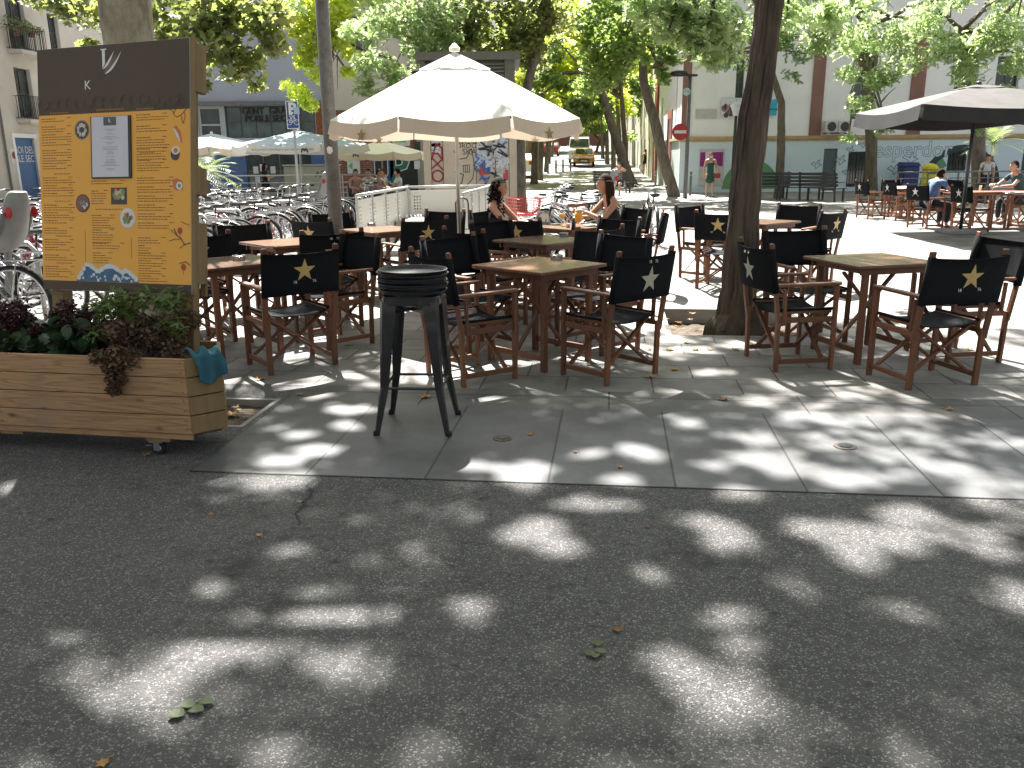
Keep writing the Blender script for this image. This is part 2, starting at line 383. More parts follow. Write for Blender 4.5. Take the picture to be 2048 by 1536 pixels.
# left of the slabs the asphalt runs on, with the planted pit behind the planter
tA=w2uv(*G(335,712)[:2])
pit_left=(tA[0]-.55,w2uv(-1.7,4.86)[1],LEFTU-.04,V1+.06)
sheet('asphalt_verge',cut((-40,V0,LEFTU,V2),[pit_left]),0,asphalt)
tB=w2uv(*G(1475,655)[:2])
pit_right=(w2uv(*G(1330,648)[:2])[0],tB[1]-.42,w2uv(*G(1330,648)[:2])[0]+1.35,tB[1]+1.0)
sheet('paving_strip',cut((LEFTU,V1,60,V2),[]),0,stripmat)
sheet('paving',cut((-60,V2,60,47),[pit_right]),0,pavermat)
def pit(name,r,depth,mat_wall,label):
    mb=MB(); a,b_,c,d=r; z=-depth
    t=.03
    for q in ((a-.001,b_,a+t,d),(c-t,b_,c+.001,d),(a+t,b_-.001,c-t,b_+t),(a+t,d-t,c-t,d+.001)): mb.box(q[0],q[1],z-.1,q[2],q[3],.002)
    o=mb.build(name,mat_wall,rot=(0,0,PAVE_ANG)); tag(o,kind='structure')
    g=MB(); N=26; vs=[]; 
    for i in range(N+1):
        for j in range(N+1): vs.append((a+t+(c-a-2*t)*i/N,b_+t+(d-b_-2*t)*j/N,z+random.uniform(0,.022)))
    g.add(vs,[(i*(N+1)+j,(i+1)*(N+1)+j,(i+1)*(N+1)+j+1,i*(N+1)+j+1) for i in range(N) for j in range(N)])
    o=g.build('soil',soil,rot=(0,0,PAVE_ANG)); tag(o,kind='structure')
sheet('kerb_joint',[(LEFTU,V0-.008,40,V0+.004)],.003,rubber)
pit('pit_kerb',pit_left,.06,concrete,'')
pit('pit_kerb',pit_right,.16,concrete,'')
# the street climbing away
SD=Vector((.085,1,0)).normalized(); SA=-math.atan(.085)
def st(x,y):   # street frame: x across from the axis, y along
    return 3.6+.085*(y-45)+x
sm=MB(); rows=[]
ys=[47*1.0]+[60,80,100,120,140,160,180]
vs=[]; 
for y in ys: 
    z=.03*(y-47)
    vs+=[(-90,y,z+.0),(90,y,z)]
sm.add(vs,[(2*i,2*i+1,2*i+3,2*i+2) for i in range(len(ys)-1)])
tag(sm.build('street_pavement',streetmat),kind='structure')
def zst(y): return max(0,.03*(y-47))
rm=MB(); vs=[]
for y in ys[1:]: vs+=[(st(-3.4,y),y,zst(y)+.02),(st(2.9,y),y,zst(y)+.02)]
rm.add(vs,[(2*i,2*i+1,2*i+3,2*i+2) for i in range(len(ys)-2)])
tag(rm.build('street_carriageway',M('street_asphalt',(.17,.17,.175),.7,(.13,.13,.135),1)),kind='structure')
#@@GROUND_END
# ================================================================= BUILDINGS
def PX(px,py,X):
    x=px-1024; y=768-py; xr=x*_c+y*_s; yr=-x*_s+y*_c
    d=(xr, FPX*math.cos(TH)+yr*math.sin(TH), -FPX*math.sin(TH)+yr*math.cos(TH)); t=X/d[0]
    return Vector((X,d[1]*t,CAMH+d[2]*t))
def facade(parent,name,loc,rz,W,H,thick,openings,mat,z0=0,proud=0):
    mb=MB(); xs=sorted({0,W}|{min(max(o[0],0),W) for o in openings}|{min(max(o[2],0),W) for o in openings})
    for a,c in zip(xs[:-1],xs[1:]):
        if c-a<1e-5: continue
        cols=sorted([(o[1],o[3]) for o in openings if o[0]<=a+1e-6 and o[2]>=c-1e-6]); z=z0
        for b_,d in cols:
            if b_>z+1e-5: mb.box(a,-proud,z,c,thick,min(b_,H))
            z=max(z,d)
        if z<H-1e-5: mb.box(a,-proud,z,c,thick,H)
    return mb.build(name,mat,parent,loc=loc,rot=(0,0,rz))
def window(parent,loc,rz,x0,z0,x1,z1,nx=2,nz=2,frame=None,pane=None,recess=.16,fw=.06,name='window',bars=0,barmat=None):
    f=MB(); y=recess
    f.box(x0,y,z0,x1,y+.07,z0+fw); f.box(x0,y,z1-fw,x1,y+.07,z1); f.box(x0,y,z0+fw,x0+fw,y+.07,z1-fw); f.box(x1-fw,y,z0+fw,x1,y+.07,z1-fw)
    for i in range(1,nx):
        x=x0+(x1-x0)*i/nx; f.box(x-fw*.4,y+.005,z0+fw,x+fw*.4,y+.065,z1-fw)
    for i in range(1,nz):
        z=z0+(z1-z0)*i/nz; f.box(x0+fw,y+.010,z-fw*.35,x1-fw,y+.060,z+fw*.35)
    o=f.build(name,frame or winframe,parent,loc=loc,rot=(0,0,rz))
    p=MB(); p.box(x0+.01,y+.03,z0+.01,x1-.01,y+.04,z1-.01); p.build('pane',pane or paneglass,o)
    if bars:
        g=MB(); n=max(3,int((x1-x0)/.13))
        for i in range(n+1):
            x=x0+.03+(x1-x0-.06)*i/n; g.box(x-.011,.03,z0+.02,x+.011,.052,z1-.02)
        for k in range(3):
            z=z0+.1+(z1-z0-.2)*k/2; g.box(x0,.022,z-.018,x1,.029,z+.018)
        g.build('window_bars',barmat or ironblack,o)
    return o
# ---- right building on the square
Y0=38.0
def wr(px,py): v=P(px,py,Y0); return v.x-7.4, v.z
rb=thing('plaster_building','long white plaster building with brown pilasters and pale blue mural along its base','building',(7.4,Y0,0))
def op(x0,y0,x1,y1):
    a=wr(x0,y1); b=wr(x1,y0); return (a[0],a[1],b[0],b[1])
zb=wr(1500,275)[1]
ops=dict(door=op(1642,297,1676,376),w1=op(1691,303,1740,374),w2=op(1892,297,1936,342),w3=op(2036,296,2066,377))
ups=dict(a=op(1470,98,1492,196),b=op(1703,116,1753,238),c=op(1904,112,1962,205),d=op(1985,112,2044,205),e=op(2085,112,2140,205),f=op(1392,20,1425,90))
ops['door']=(ops['door'][0],0.0,ops['door'][2],ops['door'][3]); ops['w3']=(ops['w3'][0],0.0,ops['w3'][2],ops['w3'][3])
allops=list(ops.values())+list(ups.values())
facade(rb,'wall',(0,0,0),0,34,12.5,.35,allops,plasterwhite)
facade(rb,'mural_band',(0,0,0),0,34,zb-.08,0,list(ops.values()),palebluepaint,proud=.012)
mb=MB(); mb.box(-.06,-.09,zb-.08,34,-.001,zb+.05); mb.box(-.06,-.05,zb-.16,34,-.0125,zb-.081); mb.build('ledge_moulding',ochre,rb)
zu=wr(1700,76)[1]; mb=MB(); mb.box(0,-.10,zu,34,-.001,zu+.14); mb.build('upper_moulding',brownpaint,rb)
for x0,x1 in ((1350,1378),(1617,1640),(1811,1838),(2090,2115)):
    a=wr(x0,270)[0]; b_=wr(x1,270)[0]; mb=MB(); mb.box(max(a,-.01),-.07,zb+.052,b_,-.001,wr(1700,76)[1]-.001); mb.build('pilaster',brownpaint,rb)
for k,o in ups.items(): window(rb,(0,0,0),0,*o,nx=2,nz=3,frame=darkframe)
window(rb,(0,0,0),0,*ops['w1'],nx=2,nz=2,frame=darkframe,bars=1)
window(rb,(0,0,0),0,*ops['w2'],nx=2,nz=1,frame=darkframe,bars=1)
mb=MB(); o=ops['door']; mb.box(o[0],.1,0.01,o[2],.16,o[3]); 
for i in range(6): mb.box(o[0]+.04,.085,.1+i*.28,o[2]-.04,.099,.32+i*.28)
d_=mb.build('door',M('grey_green_door',(.10,.135,.15),.5),rb); mb=MB(); mb.ball((o[2]-.1,.06,.95),.03); mb.build('handle',steel,d_)
o=ops['w3']; mb=MB(); mb.box(o[0],.1,0.01,o[2],.16,o[3]); mb.build('door',darkframe,rb)
# mural drawings
cx,cz=wr(1826,300); text('esperdor',.92,M('mural_outline',(.18,.27,.33),.7),rb,(cx,-.0135,cz),offset=.022,extrude=.0006,name='mural_lettering')
text('esperdor',.92,palebluepaint,rb,(cx,-.0150,cz),offset=-.004,extrude=.0006,name='mural_lettering')
outl=M('mural_line',(.16,.26,.33),.7)
def bird(px,py,s):
    x,z=wr(px,py); mb=MB(); mb.ribbon([(x+s*a,z+s*b) for a,b in ((-.5,.1),(-.25,.3),(0,.05),(.1,.35),(.35,.5),(.22,.1),(.5,0),(.2,-.12),(0,-.35),(-.1,-.08),(-.5,.1))],.03,-.0145,-.0125); mb.build('mural_bird',outl,rb)
for q in ((1820,318,.7),(1788,340,.6),(1680,322,.5),(1700,300,.35),(1632,330,.45),(1690,345,.3),(1725,290,.35)): bird(*q)
mg=M('mural_green',(.10,.26,.15),.7,(.16,.33,.12),1.5); md=M('mural_dark',(.035,.055,.05),.7)
def arch(px,py,r,half=True,y=-.0140):
    x,z=wr(px,py); mb=MB()
    def A(r0,r1,yy,n=20,a0=0,a1=math.pi):
        for k in range(n):
            t,u=a0+(a1-a0)*k/n,a0+(a1-a0)*(k+1)/n
            mb.wpoly([(x+r0*math.cos(t),z+r0*math.sin(t)),(x+r1*math.cos(t),z+r1*math.sin(t)),(x+r1*math.cos(u),z+r1*math.sin(u)),(x+r0*math.cos(u),z+r0*math.sin(u))][::-1],yy,yy+.001)
    return mb,A
o2=ops['w2']
mb,A=arch(1918,372,1.6); A(1.48,1.75,-.0140); mb.build('mural_arch',md,rb)
mb,A=arch(1918,372,1.6); A(1.1,1.48,-.0145,a0=.0,a1=.95); mb.build('mural_arch',mg,rb); mb,A=arch(1918,372,1.6); A(1.1,1.48,-.0145,a0=2.2,a1=math.pi); mb.build('mural_arch',mg,rb)
mb,A=arch(1500,378,1.2); A(.02,1.25,-.0140); mb.build('mural_arch',mg,rb)
# purple poster board
x0,z0=wr(1396,372); x1,z1=wr(1449,298); mb=MB(); mb.box(x0,-.05,z0,x1,-.0125,z1)
pb=mb.build('poster_board',M('poster_paper',(.55,.52,.50),.8,(.45,.42,.40),3),rb)
pm=M('purple_poster',(.26,.02,.20),.6,(.20,.015,.16),2); pw=M('white_poster',(.7,.68,.7),.6)
mb=MB(); a0,b0=wr(1399,333); a1,b1=wr(1446,304); mb.box(a0,-.056,b0,a1,-.0505,b1); mb.build('poster',pm,pb)
for (p,q,r,s) in ((1410,320,1420,304),(1409,352,1434,334),(1425,345,1436,330)): a=wr(p,q); b=wr(r,s); mb=MB(); mb.box(a[0],-.060-(p%3)*.001,a[1],b[0],-.0565,b[1]); mb.build('poster',pw,pb)
# photo banner + cyan banner fixed high on the wall
def flat_sign(name,label,cat,rect,mat,y=-.06):
    a=wr(rect[0],rect[3]); b=wr(rect[2],rect[1]); t=thing(name,label,cat,(7.4+(a[0]+b[0])/2,Y0-.10,a[1]))
    w_,h_=b[0]-a[0],b[1]-a[1]; mb=MB(); mb.box(-w_/2,-.02,0,w_/2,.03,h_); mb.build('panel',mat,t); return t,w_,h_
t,w_,h_=flat_sign('photo_banner','white banner with a small photograph of people fixed high on the wall','banner',(1440,196,1482,234),M('banner_white',(.66,.68,.72),.6))
mb=MB()
rng=random.Random(3)
for k in range(26):
    x=rng.uniform(-w_/2+.06,w_*.2); z=rng.uniform(.05,h_*.6); mb.disc(x,z,rng.uniform(.05,.12),-.0225-.0001*k,-.0201,7)
mb.build('photograph',M('banner_photo',(.05,.05,.07),.6,(.4,.2,.18),5,lo=.5,hi=.55),t)
t,w_,h_=flat_sign('cyan_banner','white and cyan banner with small dark lettering, half hidden by the trunk','banner',(1500,165,1556,232),M('banner_pale',(.62,.68,.72),.6))
mb=MB(); mb.wpoly([(-w_/2,.01),(w_/2-.005,.01),(w_/2-.005,h_*.52),(-w_/2,h_*.30)],-.0225,-.0201); mb.build('colour_band',M('cyan_print',(.03,.42,.62),.5),t)
mb=MB()
for k in range(7): mb.box(.15+k*.09,-.0245,h_*.17,.21+k*.09,-.0226,h_*.21)
mb.build('printed_lines',md,t)
x,z=wr(1412,228); t=thing('wall_plaque','small faded stone plaque with worn writing on the white wall','plaque',(7.4+x,Y0-.03,z)); mb=MB(); mb.box(-.45,-.01,-.2,.45,.02,.2); mb.build('slab',M('faded_plaque',(.55,.52,.5),.8,(.47,.44,.42),6),t)
# air conditioners
for i,(px,lab) in enumerate(((1654,'left of the two white air conditioning units on brackets above the ledge'),(1680,'right of the two white air conditioning units on brackets above the ledge'))):
    x,z=wr(px,268); t=thing('air_conditioner',lab,'air conditioner',(7.4+x,Y0-.35,z),0,'air conditioners above the ledge')
    mb=MB(); mb.box(-.27,-.15,.05,.27,.15,.52); mb.build('casing',M('ac_white',(.6,.6,.58),.5),t,bevel=.01)
    mb=MB(); mb.lathe([(.0,0),(.19,0),(.19,.012),(0,.012)],20); f_=mb.build('fan_grille',darkmetal,t,loc=(0,-.152,.29),rot=(math.pi/2,0,0))
    mb=MB(); mb.box(-.2,-.12,0,-.16,.33,.049); mb.build('bracket',greymetal,t); mb=MB(); mb.box(.16,-.12,0,.2,.33,.049); mb.build('bracket',greymetal,t)
# ---- street wing
L=12.2
wing=thing('street_wing','lower white wing running up the street with dark eave and red framed door','building',(7.4,Y0,0))
Ls=12.2; far=(.085*Ls,Ls); rz=-math.pi/2-math.atan(.085)*1
wl=(far[0],far[1],0); rzw=math.atan2(-far[1],-far[0])
wo_=[(6.6,0,8.0,3.3),(2.4,3.1,3.0,4.6),(9.6,2.9,10.1,5.0)]
facade(wing,'wall',wl,rzw,math.hypot(*far)-.01,6.3,.3,wo_,plasterwhite)
facade(wing,'base_band',wl,rzw,math.hypot(*far)-.01,zb-.08,0,wo_[:1],M('pale_green_paint',(.50,.58,.53),.7),proud=.012)
mb=MB(); mb.box(-.1,-.09,zb-.08,6.5,-.001,zb+.04); mb.box(8.1,-.09,zb-.08,12.1,-.001,zb+.04); mb.build('ledge_moulding',ochre,wing,loc=wl,rot=(0,0,rzw))
mb=MB(); mb.box(-.2,-.55,6.3,12.3,2.5,6.42); mb.wpoly([(-.2,6.43),(12.3,6.43),(12.3,6.44),(-.2,6.44)],-.5,2.4); mb.build('eave',M('dark_eave',(.09,.05,.035),.8),wing,loc=wl,rot=(0,0,rzw))
mb=MB(); mb.box(-.35,-.13,0,.45,-.02,6.28); mb.build('pilaster',M('red_pilaster_paint',(.33,.075,.05),.7),wing,loc=wl,rot=(0,0,rzw))
mb=MB(); mb.box(6.2,-.05,0,6.59,-.013,3.7); mb.box(8.01,-.05,0,8.4,-.013,3.7); mb.box(6.6,-.05,3.31,8.0,-.013,3.7); mb.build('door_surround',M('red_surround_paint',(.33,.075,.05),.7),wing,loc=wl,rot=(0,0,rzw))
mb=MB(); mb.box(6.6,.1,.01,8.0,.16,3.3); mb.build('door',redpaint,wing,loc=wl,rot=(0,0,rzw))
for o in wo_[1:]: window(wing,wl,rzw,*o,nx=1,nz=2,frame=darkframe)
# ---- further buildings up the right side of the street
def street_block(name,label,side,ya,yb,H,mat,base,wins,winw=1.0,depth=8,xside=None,winmat=None):
    """side +1 right, -1 left"""
    xa=xside if xside is not None else (4.4 if side>0 else -7.0)
    a=Vector((st(xa,ya),ya,zst(ya)-.3)); b=Vector((st(xa,yb),yb,zst(ya)-.3)); t=thing(name,label,'building',a)
    W=math.hypot(b.x-a.x,b.y-a.y)
    if side>0: loc=(b.x-a.x,b.y-a.y,0); r=math.atan2(-(b.y-a.y),-(b.x-a.x))
    else: loc=(0,0,0); r=math.atan2(b.y-a.y,b.x-a.x)
    n=max(2,int(W/3.4)); o=[]
    for fl in range(wins):
        for i in range(n):
            x=W*(i+.5)/n; z=(.3 if fl==0 else 1.0)+fl*3.3; o.append((x-winw/2,z,x+winw/2,z+(2.6 if fl==0 else 2.1)))
    facade(t,'wall',loc,r,W,H,.3,o,mat)
    for q in o: window(t,loc,r,*q,nx=2,nz=2,frame=winmat or winframe,recess=.12)
    mb=MB(); mb.box(-.05,-.25,H,W+.05,depth,H+.25); mb.build('roof',concrete,t,loc=loc,rot=(0,0,r))
    mb=MB(); mb.box(0,.31,0,.3,depth,H-.02); mb.box(W-.3,.31,0,W,depth,H-.02); mb.build('end_wall',mat,t,loc=loc,rot=(0,0,r))
    return t
yellowp=M('stained_yellow_plaster',(.55,.52,.40),.85,(.33,.32,.27),1.6,stretch=(1,1,.12))
street_block('townhouse','stained pale yellow townhouse beyond the white wing on the right of the street',1,50.6,74,9.5,yellowp,None,3)
street_block('townhouse','grey townhouse farther up the right of the street behind the tree row',1,74.3,108,11,M('warm_grey_plaster',(.45,.42,.37),.85),None,3)
street_block('townhouse','last cream townhouse at the top right of the street',1,108.4,168,12,plastercream,None,3)
street_block('townhouse','cream townhouse on the left of the street behind the ticket kiosk',-1,39.4,66,12,plastercream,None,3)
street_block('townhouse','white townhouse halfway up the left of the street',-1,66.3,108,13,plasterwhite,None,3)
street_block('townhouse','brown townhouse at the top left of the street',-1,108.4,168,12,M('ochre_plaster',(.40,.28,.18),.85),None,3)
ew=thing('brick_wall','reddish brick building closing the top of the street','building',(st(0,172),172,zst(172)-1))
m,nt,b,tc=newmat('red_brick'); br=nt.nodes.new('ShaderNodeTexBrick'); br.inputs['Scale'].default_value=1; br.inputs['Brick Width'].default_value=.28; br.inputs['Row Height'].default_value=.09; br.inputs['Mortar Size'].default_value=.008
mpn=nt.nodes.new('ShaderNodeMapping'); mpn.inputs['Rotation'].default_value=(math.pi/2,0,0); nt.links.new(tc.outputs['Object'],mpn.inputs[0]); nt.links.new(mpn.outputs[0],br.inputs['Vector'])
br.inputs['Color1'].default_value=(.26,.085,.05,1); br.inputs['Color2'].default_value=(.19,.06,.04,1); br.inputs['Mortar'].default_value=(.3,.27,.24,1)
nt.links.new(br.outputs[0],b.inputs['Base Color']); b.inputs['Roughness'].default_value=.85; brick=m
facade(ew,'wall',(-26,0,0),0,52,12,.3,[(6+i*5,2.5+f*3.6,7.3+i*5,4.5+f*3.6) for i in range(9) for f in range(3)],brick)
for i in range(9):
    for f in range(3): window(ew,(-26,0,0),0,6+i*5,2.5+f*3.6,7.3+i*5,4.5+f*3.6,frame=winframe)
# ---- middle building (civic centre), facing the square
def wm(px,py): v=P(px,py,Y0); return v.x+14.8, v.z
cb=thing('civic_building','blue grey civic building with a dark window band and blue tiled ground floor','building',(-14.8,Y0,0))
Wm=wm(655,300)[0]
def opm(x0,y0,x1,y1): a=wm(x0,y1); b_=wm(x1,y0); return (a[0],a[1],b_[0],b_[1])
zband0=wm(500,276)[1]; zband1=wm(500,212)[1]; zg=wm(500,320)[1]+.55
band=(wm(428,0)[0],zband0,wm(614,0)[0],zband1); lw=(wm(372,0)[0],zband0-.2,wm(421,0)[0],zband1); shop=(wm(464,0)[0],0,wm(602,0)[0],2.2)
up2=[(1.2,7.2,3.6,9.2),(4.2,7.2,5.6,9.0)]
facade(cb,'wall',(0,0,0),0,Wm,19,.35,[band,lw]+up2,plastergrey,z0=zband0-.35)
facade(cb,'tiled_wall',(0,0,0),0,Wm,zband0-.36,.35,[shop],bluetile)
mb=MB(); mb.box(0,-.25,zband1+.02,Wm,-.001,zband1+.18); mb.build('sill_band',greymetal,cb)
window(cb,(0,0,0),0,*band,nx=6,nz=2,frame=darkframe,pane=greenglass,recess=.08)
window(cb,(0,0,0),0,*lw,nx=1,nz=2,frame=winframe,pane=paneglass,recess=.05,fw=.1)
for q in up2: window(cb,(0,0,0),0,*q,nx=2,nz=1,frame=darkframe)
window(cb,(0,0,0),0,*shop,nx=4,nz=2,frame=M('shop_frame',(.13,.135,.13),.5),pane=paneglass,recess=.1,name='shop_front')
for s_,px,py in (('GENT  GRAN',533,222),('POBLE SEC',530,237)):
    x,z=wm(px,py); text(s_,.37,M('window_lettering',(.02,.02,.02),.6) if 'window_lettering' not in MATS else MATS['window_lettering'],cb,(x,.045,z),extrude=.01,offset=.006)
for k,(a,z) in enumerate(((.25,1.0),(.55,1.1),(.3,.6),(.7,.65),(1.0,1.0))): mb=MB(); mb.box(shop[0]+a,.086,z,shop[0]+a+.22,.094,z+.3); mb.build('notice',whiteprint,cb)
mb=MB(); mb.box(wm(617,0)[0],-.12,zband0,wm(630,0)[0],-.002,zband1); mb.build('corten_panel',M('corten',(.30,.10,.035),.8,(.2,.06,.025),5),cb)
# ---- building with graffiti shutter
def wg(px,py): v=P(px,py,Y0); return v.x+8.0, v.z
gb=thing('corner_building','cream corner building with brick ground floor and painted roller shutter','building',(-8.0,Y0,0))
Wg=3.95
sh=(wg(729,0)[0],0,wg(822,0)[0],wg(760,300)[1])
facade(gb,'brick_wall',(0,0,0),0,Wg,3.6,.3,[sh],brick)
facade(gb,'upper_wall',(0,0,0),0,Wg,19,.35,[(1.4,5.6,2.3,7.4)],plastercream,z0=3.6,proud=.05)
window(gb,(0,0,0),0,1.4,5.6,2.3,7.4,frame=winframe)
mb=MB(); mb.box(sh[0],.08,0,sh[2],.12,sh[3])
for i in range(22): mb.box(sh[0]+.01,.068,.03+i*sh[3]/22,sh[2]-.01,.079,.03+(i+.6)*sh[3]/22)
shu=mb.build('roller_shutter',M('shutter_paint',(.02,.025,.022),.6),gb)
x,z=wg(768,345); 
for s_,dx in (('1',-.72),('U',-.12),('P',.62)):
    text(s_,1.75,M('graffiti_white',(.7,.72,.7),.6) if 'graffiti_white' not in MATS else MATS['graffiti_white'],shu,(x+dx,.060,z+.1),offset=.075,extrude=.002,name='graffiti')
    nm='graffiti_blue' if s_!='P' else 'graffiti_green'
    if nm not in MATS: M(nm,(.03,.11,.27) if s_!='P' else (.02,.13,.10),.6,(.02,.07,.2) if s_!='P' else (.02,.18,.12),2)
    text(s_,1.75,MATS[nm],shu,(x+dx,.055,z+.1),offset=.03,extrude=.002,name='graffiti')
for (px,py,w2,h2,nm) in ((803,280,.75,.5,'white_print'),(708,333,.55,.6,'white_print')):
    x,z=wg(px,py); mb=MB(); mb.box(x-w2/2,-.09,z-h2/2,x+w2/2,-.055,z+h2/2); s2=mb.build('sign',MATS[nm],gb)
    mb=MB(); mb.wpoly([(x-.22,z+.02),(x-.05,z+.2),(x-.05,z-.15)] if px==708 else [(x-.3,z-.02),(x+.2,z-.02),(x+.2,z-.1),(x-.3,z-.1)],-.095,-.091); mb.build('printed_mark',M('sign_green',(.12,.5,.10),.6) if 'sign_green' not in MATS else MATS['sign_green'],s2)
x,z=wg(836,300); mb=MB(); mb.box(x-.12,-.1,z-.25,x+.12,-.002,z+.35); mb.build('meter_box',darkmetal,gb)
x,z=wg(834,330); mb=MB(); mb.box(x-.12,-.03,z-.17,x+.12,-.002,z+.17); mb.build('notice',whiteprint,gb)
# ---- left building, faces the square from the left
lb=thing('balcony_building','cream building at far left with iron balconies and a blue shutter door','building',(-21,26,0))
def wl_(px,py): v=PX(px,py,-21); return v.y-26, v.z
def opl(x0,y0,x1,y1):
    a=wl_(x0,(y0+y1)/2); b_=wl_(x1,(y0+y1)/2); za=wl_((x0+x1)/2,y1)[1]; zb_=wl_((x0+x1)/2,y0)[1]; return (a[0],za,b_[0],zb_)
dr=opl(36,276,76,392); dr=(dr[0],0,dr[2],dr[3]); b2=opl(34,138,66,236); b1=opl(14,-20,50,98); b3=opl(98,30,118,100); b4=opl(130,-30,150,20)
lops=[dr,b2,b1,b3,b4,(2,6.3,3.2,8.8),(2,3.4,3.2,5.7),(5.2,3.4,6.4,5.7),(5.2,6.3,6.4,8.8),(20,3.4,21.2,5.7),(25,3.4,26.2,5.7)]
RL=math.pi/2
facade(lb,'wall',(0,0,0),RL,34,18,.35,lops,plastercream)
for q in (b2,b1,b3,b4)+tuple(lops[5:]): window(lb,(0,0,0),RL,*q,nx=2,nz=2,frame=darkframe)
mb=MB(); mb.box(dr[0],.1,0,dr[2],.16,dr[3]); 
for i in range(24): mb.box(dr[0]+.01,.085,.03+i*dr[3]/24,dr[2]-.01,.099,.03+(i+.6)*dr[3]/24)
sd_=mb.build('door_shutter',shutterblue,lb,rot=(0,0,RL))
for s_,zz in (('NOI DEL',.80),('BLE SEC',.66)): text(s_,.42,whiteprint,sd_,((dr[0]+dr[2])/2,.082,dr[3]*zz),extrude=.001)
mb=MB(); mb.box(dr[0]-.15,-.05,dr[3]+.0,dr[2]+.15,-.001,dr[3]+.18); mb.box(dr[0]-.15,-.05,0,dr[0],-.001,dr[3]); mb.build('door_surround',plasterwhite,lb,rot=(0,0,RL))
for q in (b2,b1,(2,3.4,3.2,5.7),(5.2,3.4,6.4,5.7),(20,3.4,21.2,5.7)):
    xa,xb,zf=q[0]-.35,q[2]+.35,q[1]
    mb=MB(); mb.box(xa,-.62,zf-.22,xb,-.001,zf-.08); mb.box(xa+.1,-.55,zf-.30,xb-.1,-.001,zf-.221); bo=mb.build('balcony',plastercream,lb,rot=(0,0,RL))
    g=MB()
    for i in range(16):
        x=xa+.02+(xb-xa-.04)*i/15; g.box(x-.010,-.60,zf-.08,x+.010,-.58,zf+.86)
    for i in range(1,5):
        for x in (xa+.02,xb-.02): g.box(x-.010,-.60+.12*i,zf-.08,x+.010,-.58+.12*i,zf+.86)
    for z in (zf-.02,zf+.86): g.box(xa,-.61,z,xb,-.57,z+.025); g.box(xa,-.57,z,xa+.03,0,z+.025); g.box(xb-.03,-.57,z,xb,0,z+.025)
    g.build('balcony_railing',ironblack,bo)
mb=MB(); xp=wl_(8,300)[0]; mb.tube([(xp,-.08,0),(xp,-.08,11)],.05,8); mb.build('downpipe',greymetal,lb,rot=(0,0,RL))
x,z=wl_(27,313); mb=MB(); mb.box(x-.25,-.03,z-.3,x+.25,-.001,z+.3); s2=mb.build('parking_notice',whiteprint,lb,rot=(0,0,RL))
mb=MB(); mb.disc(x,z+.05,.15,-.036,-.0305); mb.build('printed_mark',redpaint,s2)
tag(lb)
# ---- ventilation / lift kiosk of the station
KY=21.0
ka=P(848,300,KY); kb=P(1031,300,KY); ktop=P(940,104,KY).z
kw=kb.x-ka.x
kio=thing('station_kiosk','tall beige metal lift kiosk with louvred top, graffiti and pasted posters','kiosk',(ka.x,KY,0))
kmat=M('beige_enamel_panel',(.62,.51,.39),.4,(.52,.42,.32),2.5); kgreen=M('kiosk_green_panel',(.17,.17,.135),.5)
def kx(px,py=300): v=P(px,py,KY); return v.x-ka.x, v.z
zl=kx(900,180)[1]
pan=[(848,862),(862.5,886),(886.5,952),(952.5,1018),(1018.5,1031)]
for i,(a,b_) in enumerate(pan):
    xa,xb=kx(a)[0],kx(b_)[0]; mb=MB(); mb.box(xa,0 if i%2 else -.02,0,xb-.008,.12,zl); mb.build('panel',kmat,kio)
mb=MB(); mb.box(.02,.125,0,kw-.02,2.4,zl-.02); mb.build('core',kgreen,kio)
# side panel: glass block grid
m,nt,b,tc=newmat('side_grid'); br=nt.nodes.new('ShaderNodeTexBrick'); br.offset=0; br.inputs['Scale'].default_value=1; br.inputs['Brick Width'].default_value=.16; br.inputs['Row Height'].default_value=.10; br.inputs['Mortar Size'].default_value=.012
mpn=nt.nodes.new('ShaderNodeMapping'); mpn.inputs['Rotation'].default_value=(math.pi/2,0,math.pi/2); nt.links.new(tc.outputs['Object'],mpn.inputs[0])
cmb=nt.nodes.new('ShaderNodeSeparateXYZ'); nt.links.new(tc.outputs['Object'],cmb.inputs[0]); cb2=nt.nodes.new('ShaderNodeCombineXYZ'); nt.links.new(cmb.outputs[1],cb2.inputs[0]); nt.links.new(cmb.outputs[2],cb2.inputs[1]); nt.links.new(cb2.outputs[0],br.inputs['Vector'])
br.inputs['Color1'].default_value=(.12,.2,.2,1); br.inputs['Color2'].default_value=(.3,.3,.26,1); br.inputs['Mortar'].default_value=(.5,.5,.46,1); nt.links.new(br.outputs[0],b.inputs['Base Color']); b.inputs['Roughness'].default_value=.4; sidegrid=m
mb=MB(); mb.box(kw-.019,.0,0,kw+.03,2.42,zl-.01); mb.build('side_panel',sidegrid,kio)
mb=MB()
for i in range(7):
    z=zl+.05+i*(ktop-zl-.25)/7; mb.add([(.1,-.02,z),(kw-.25,-.02,z),(kw-.25,.10,z+.12),(.1,.10,z+.12),(.1,-.02,z+.02),(kw-.25,-.02,z+.02),(kw-.25,.10,z+.14),(.1,.10,z+.14)],[(0,1,2,3),(4,7,6,5),(0,4,5,1),(3,2,6,7),(0,3,7,4),(1,5,6,2)])
mb.build('louvre',kgreen,kio)
mb=MB(); mb.box(-.12,-.12,ktop-.18,kw+.12,2.6,ktop); mb.box(kw-.24,-.02,zl+.001,kw,.12,ktop-.181); mb.box(-.02,-.02,zl+.001,.09,.12,ktop-.181); mb.box(kw-.1,.121,zl+.001,kw,2.4,ktop-.181); mb.box(.0,.5,zl+.001,kw-.11,2.3,ktop-.181); mb.build('roof',M('kiosk_roof_metal',(.12,.12,.095),.5),kio)
red=M('red_spray',(.30,.015,.03),.6); blk=M('black_spray',(.02,.02,.025),.6); blu=M('blue_spray',(.05,.14,.42),.6)
def kpts(pts,cx,cz,s): return [(cx+s*a,cz+s*b_) for a,b_ in pts]
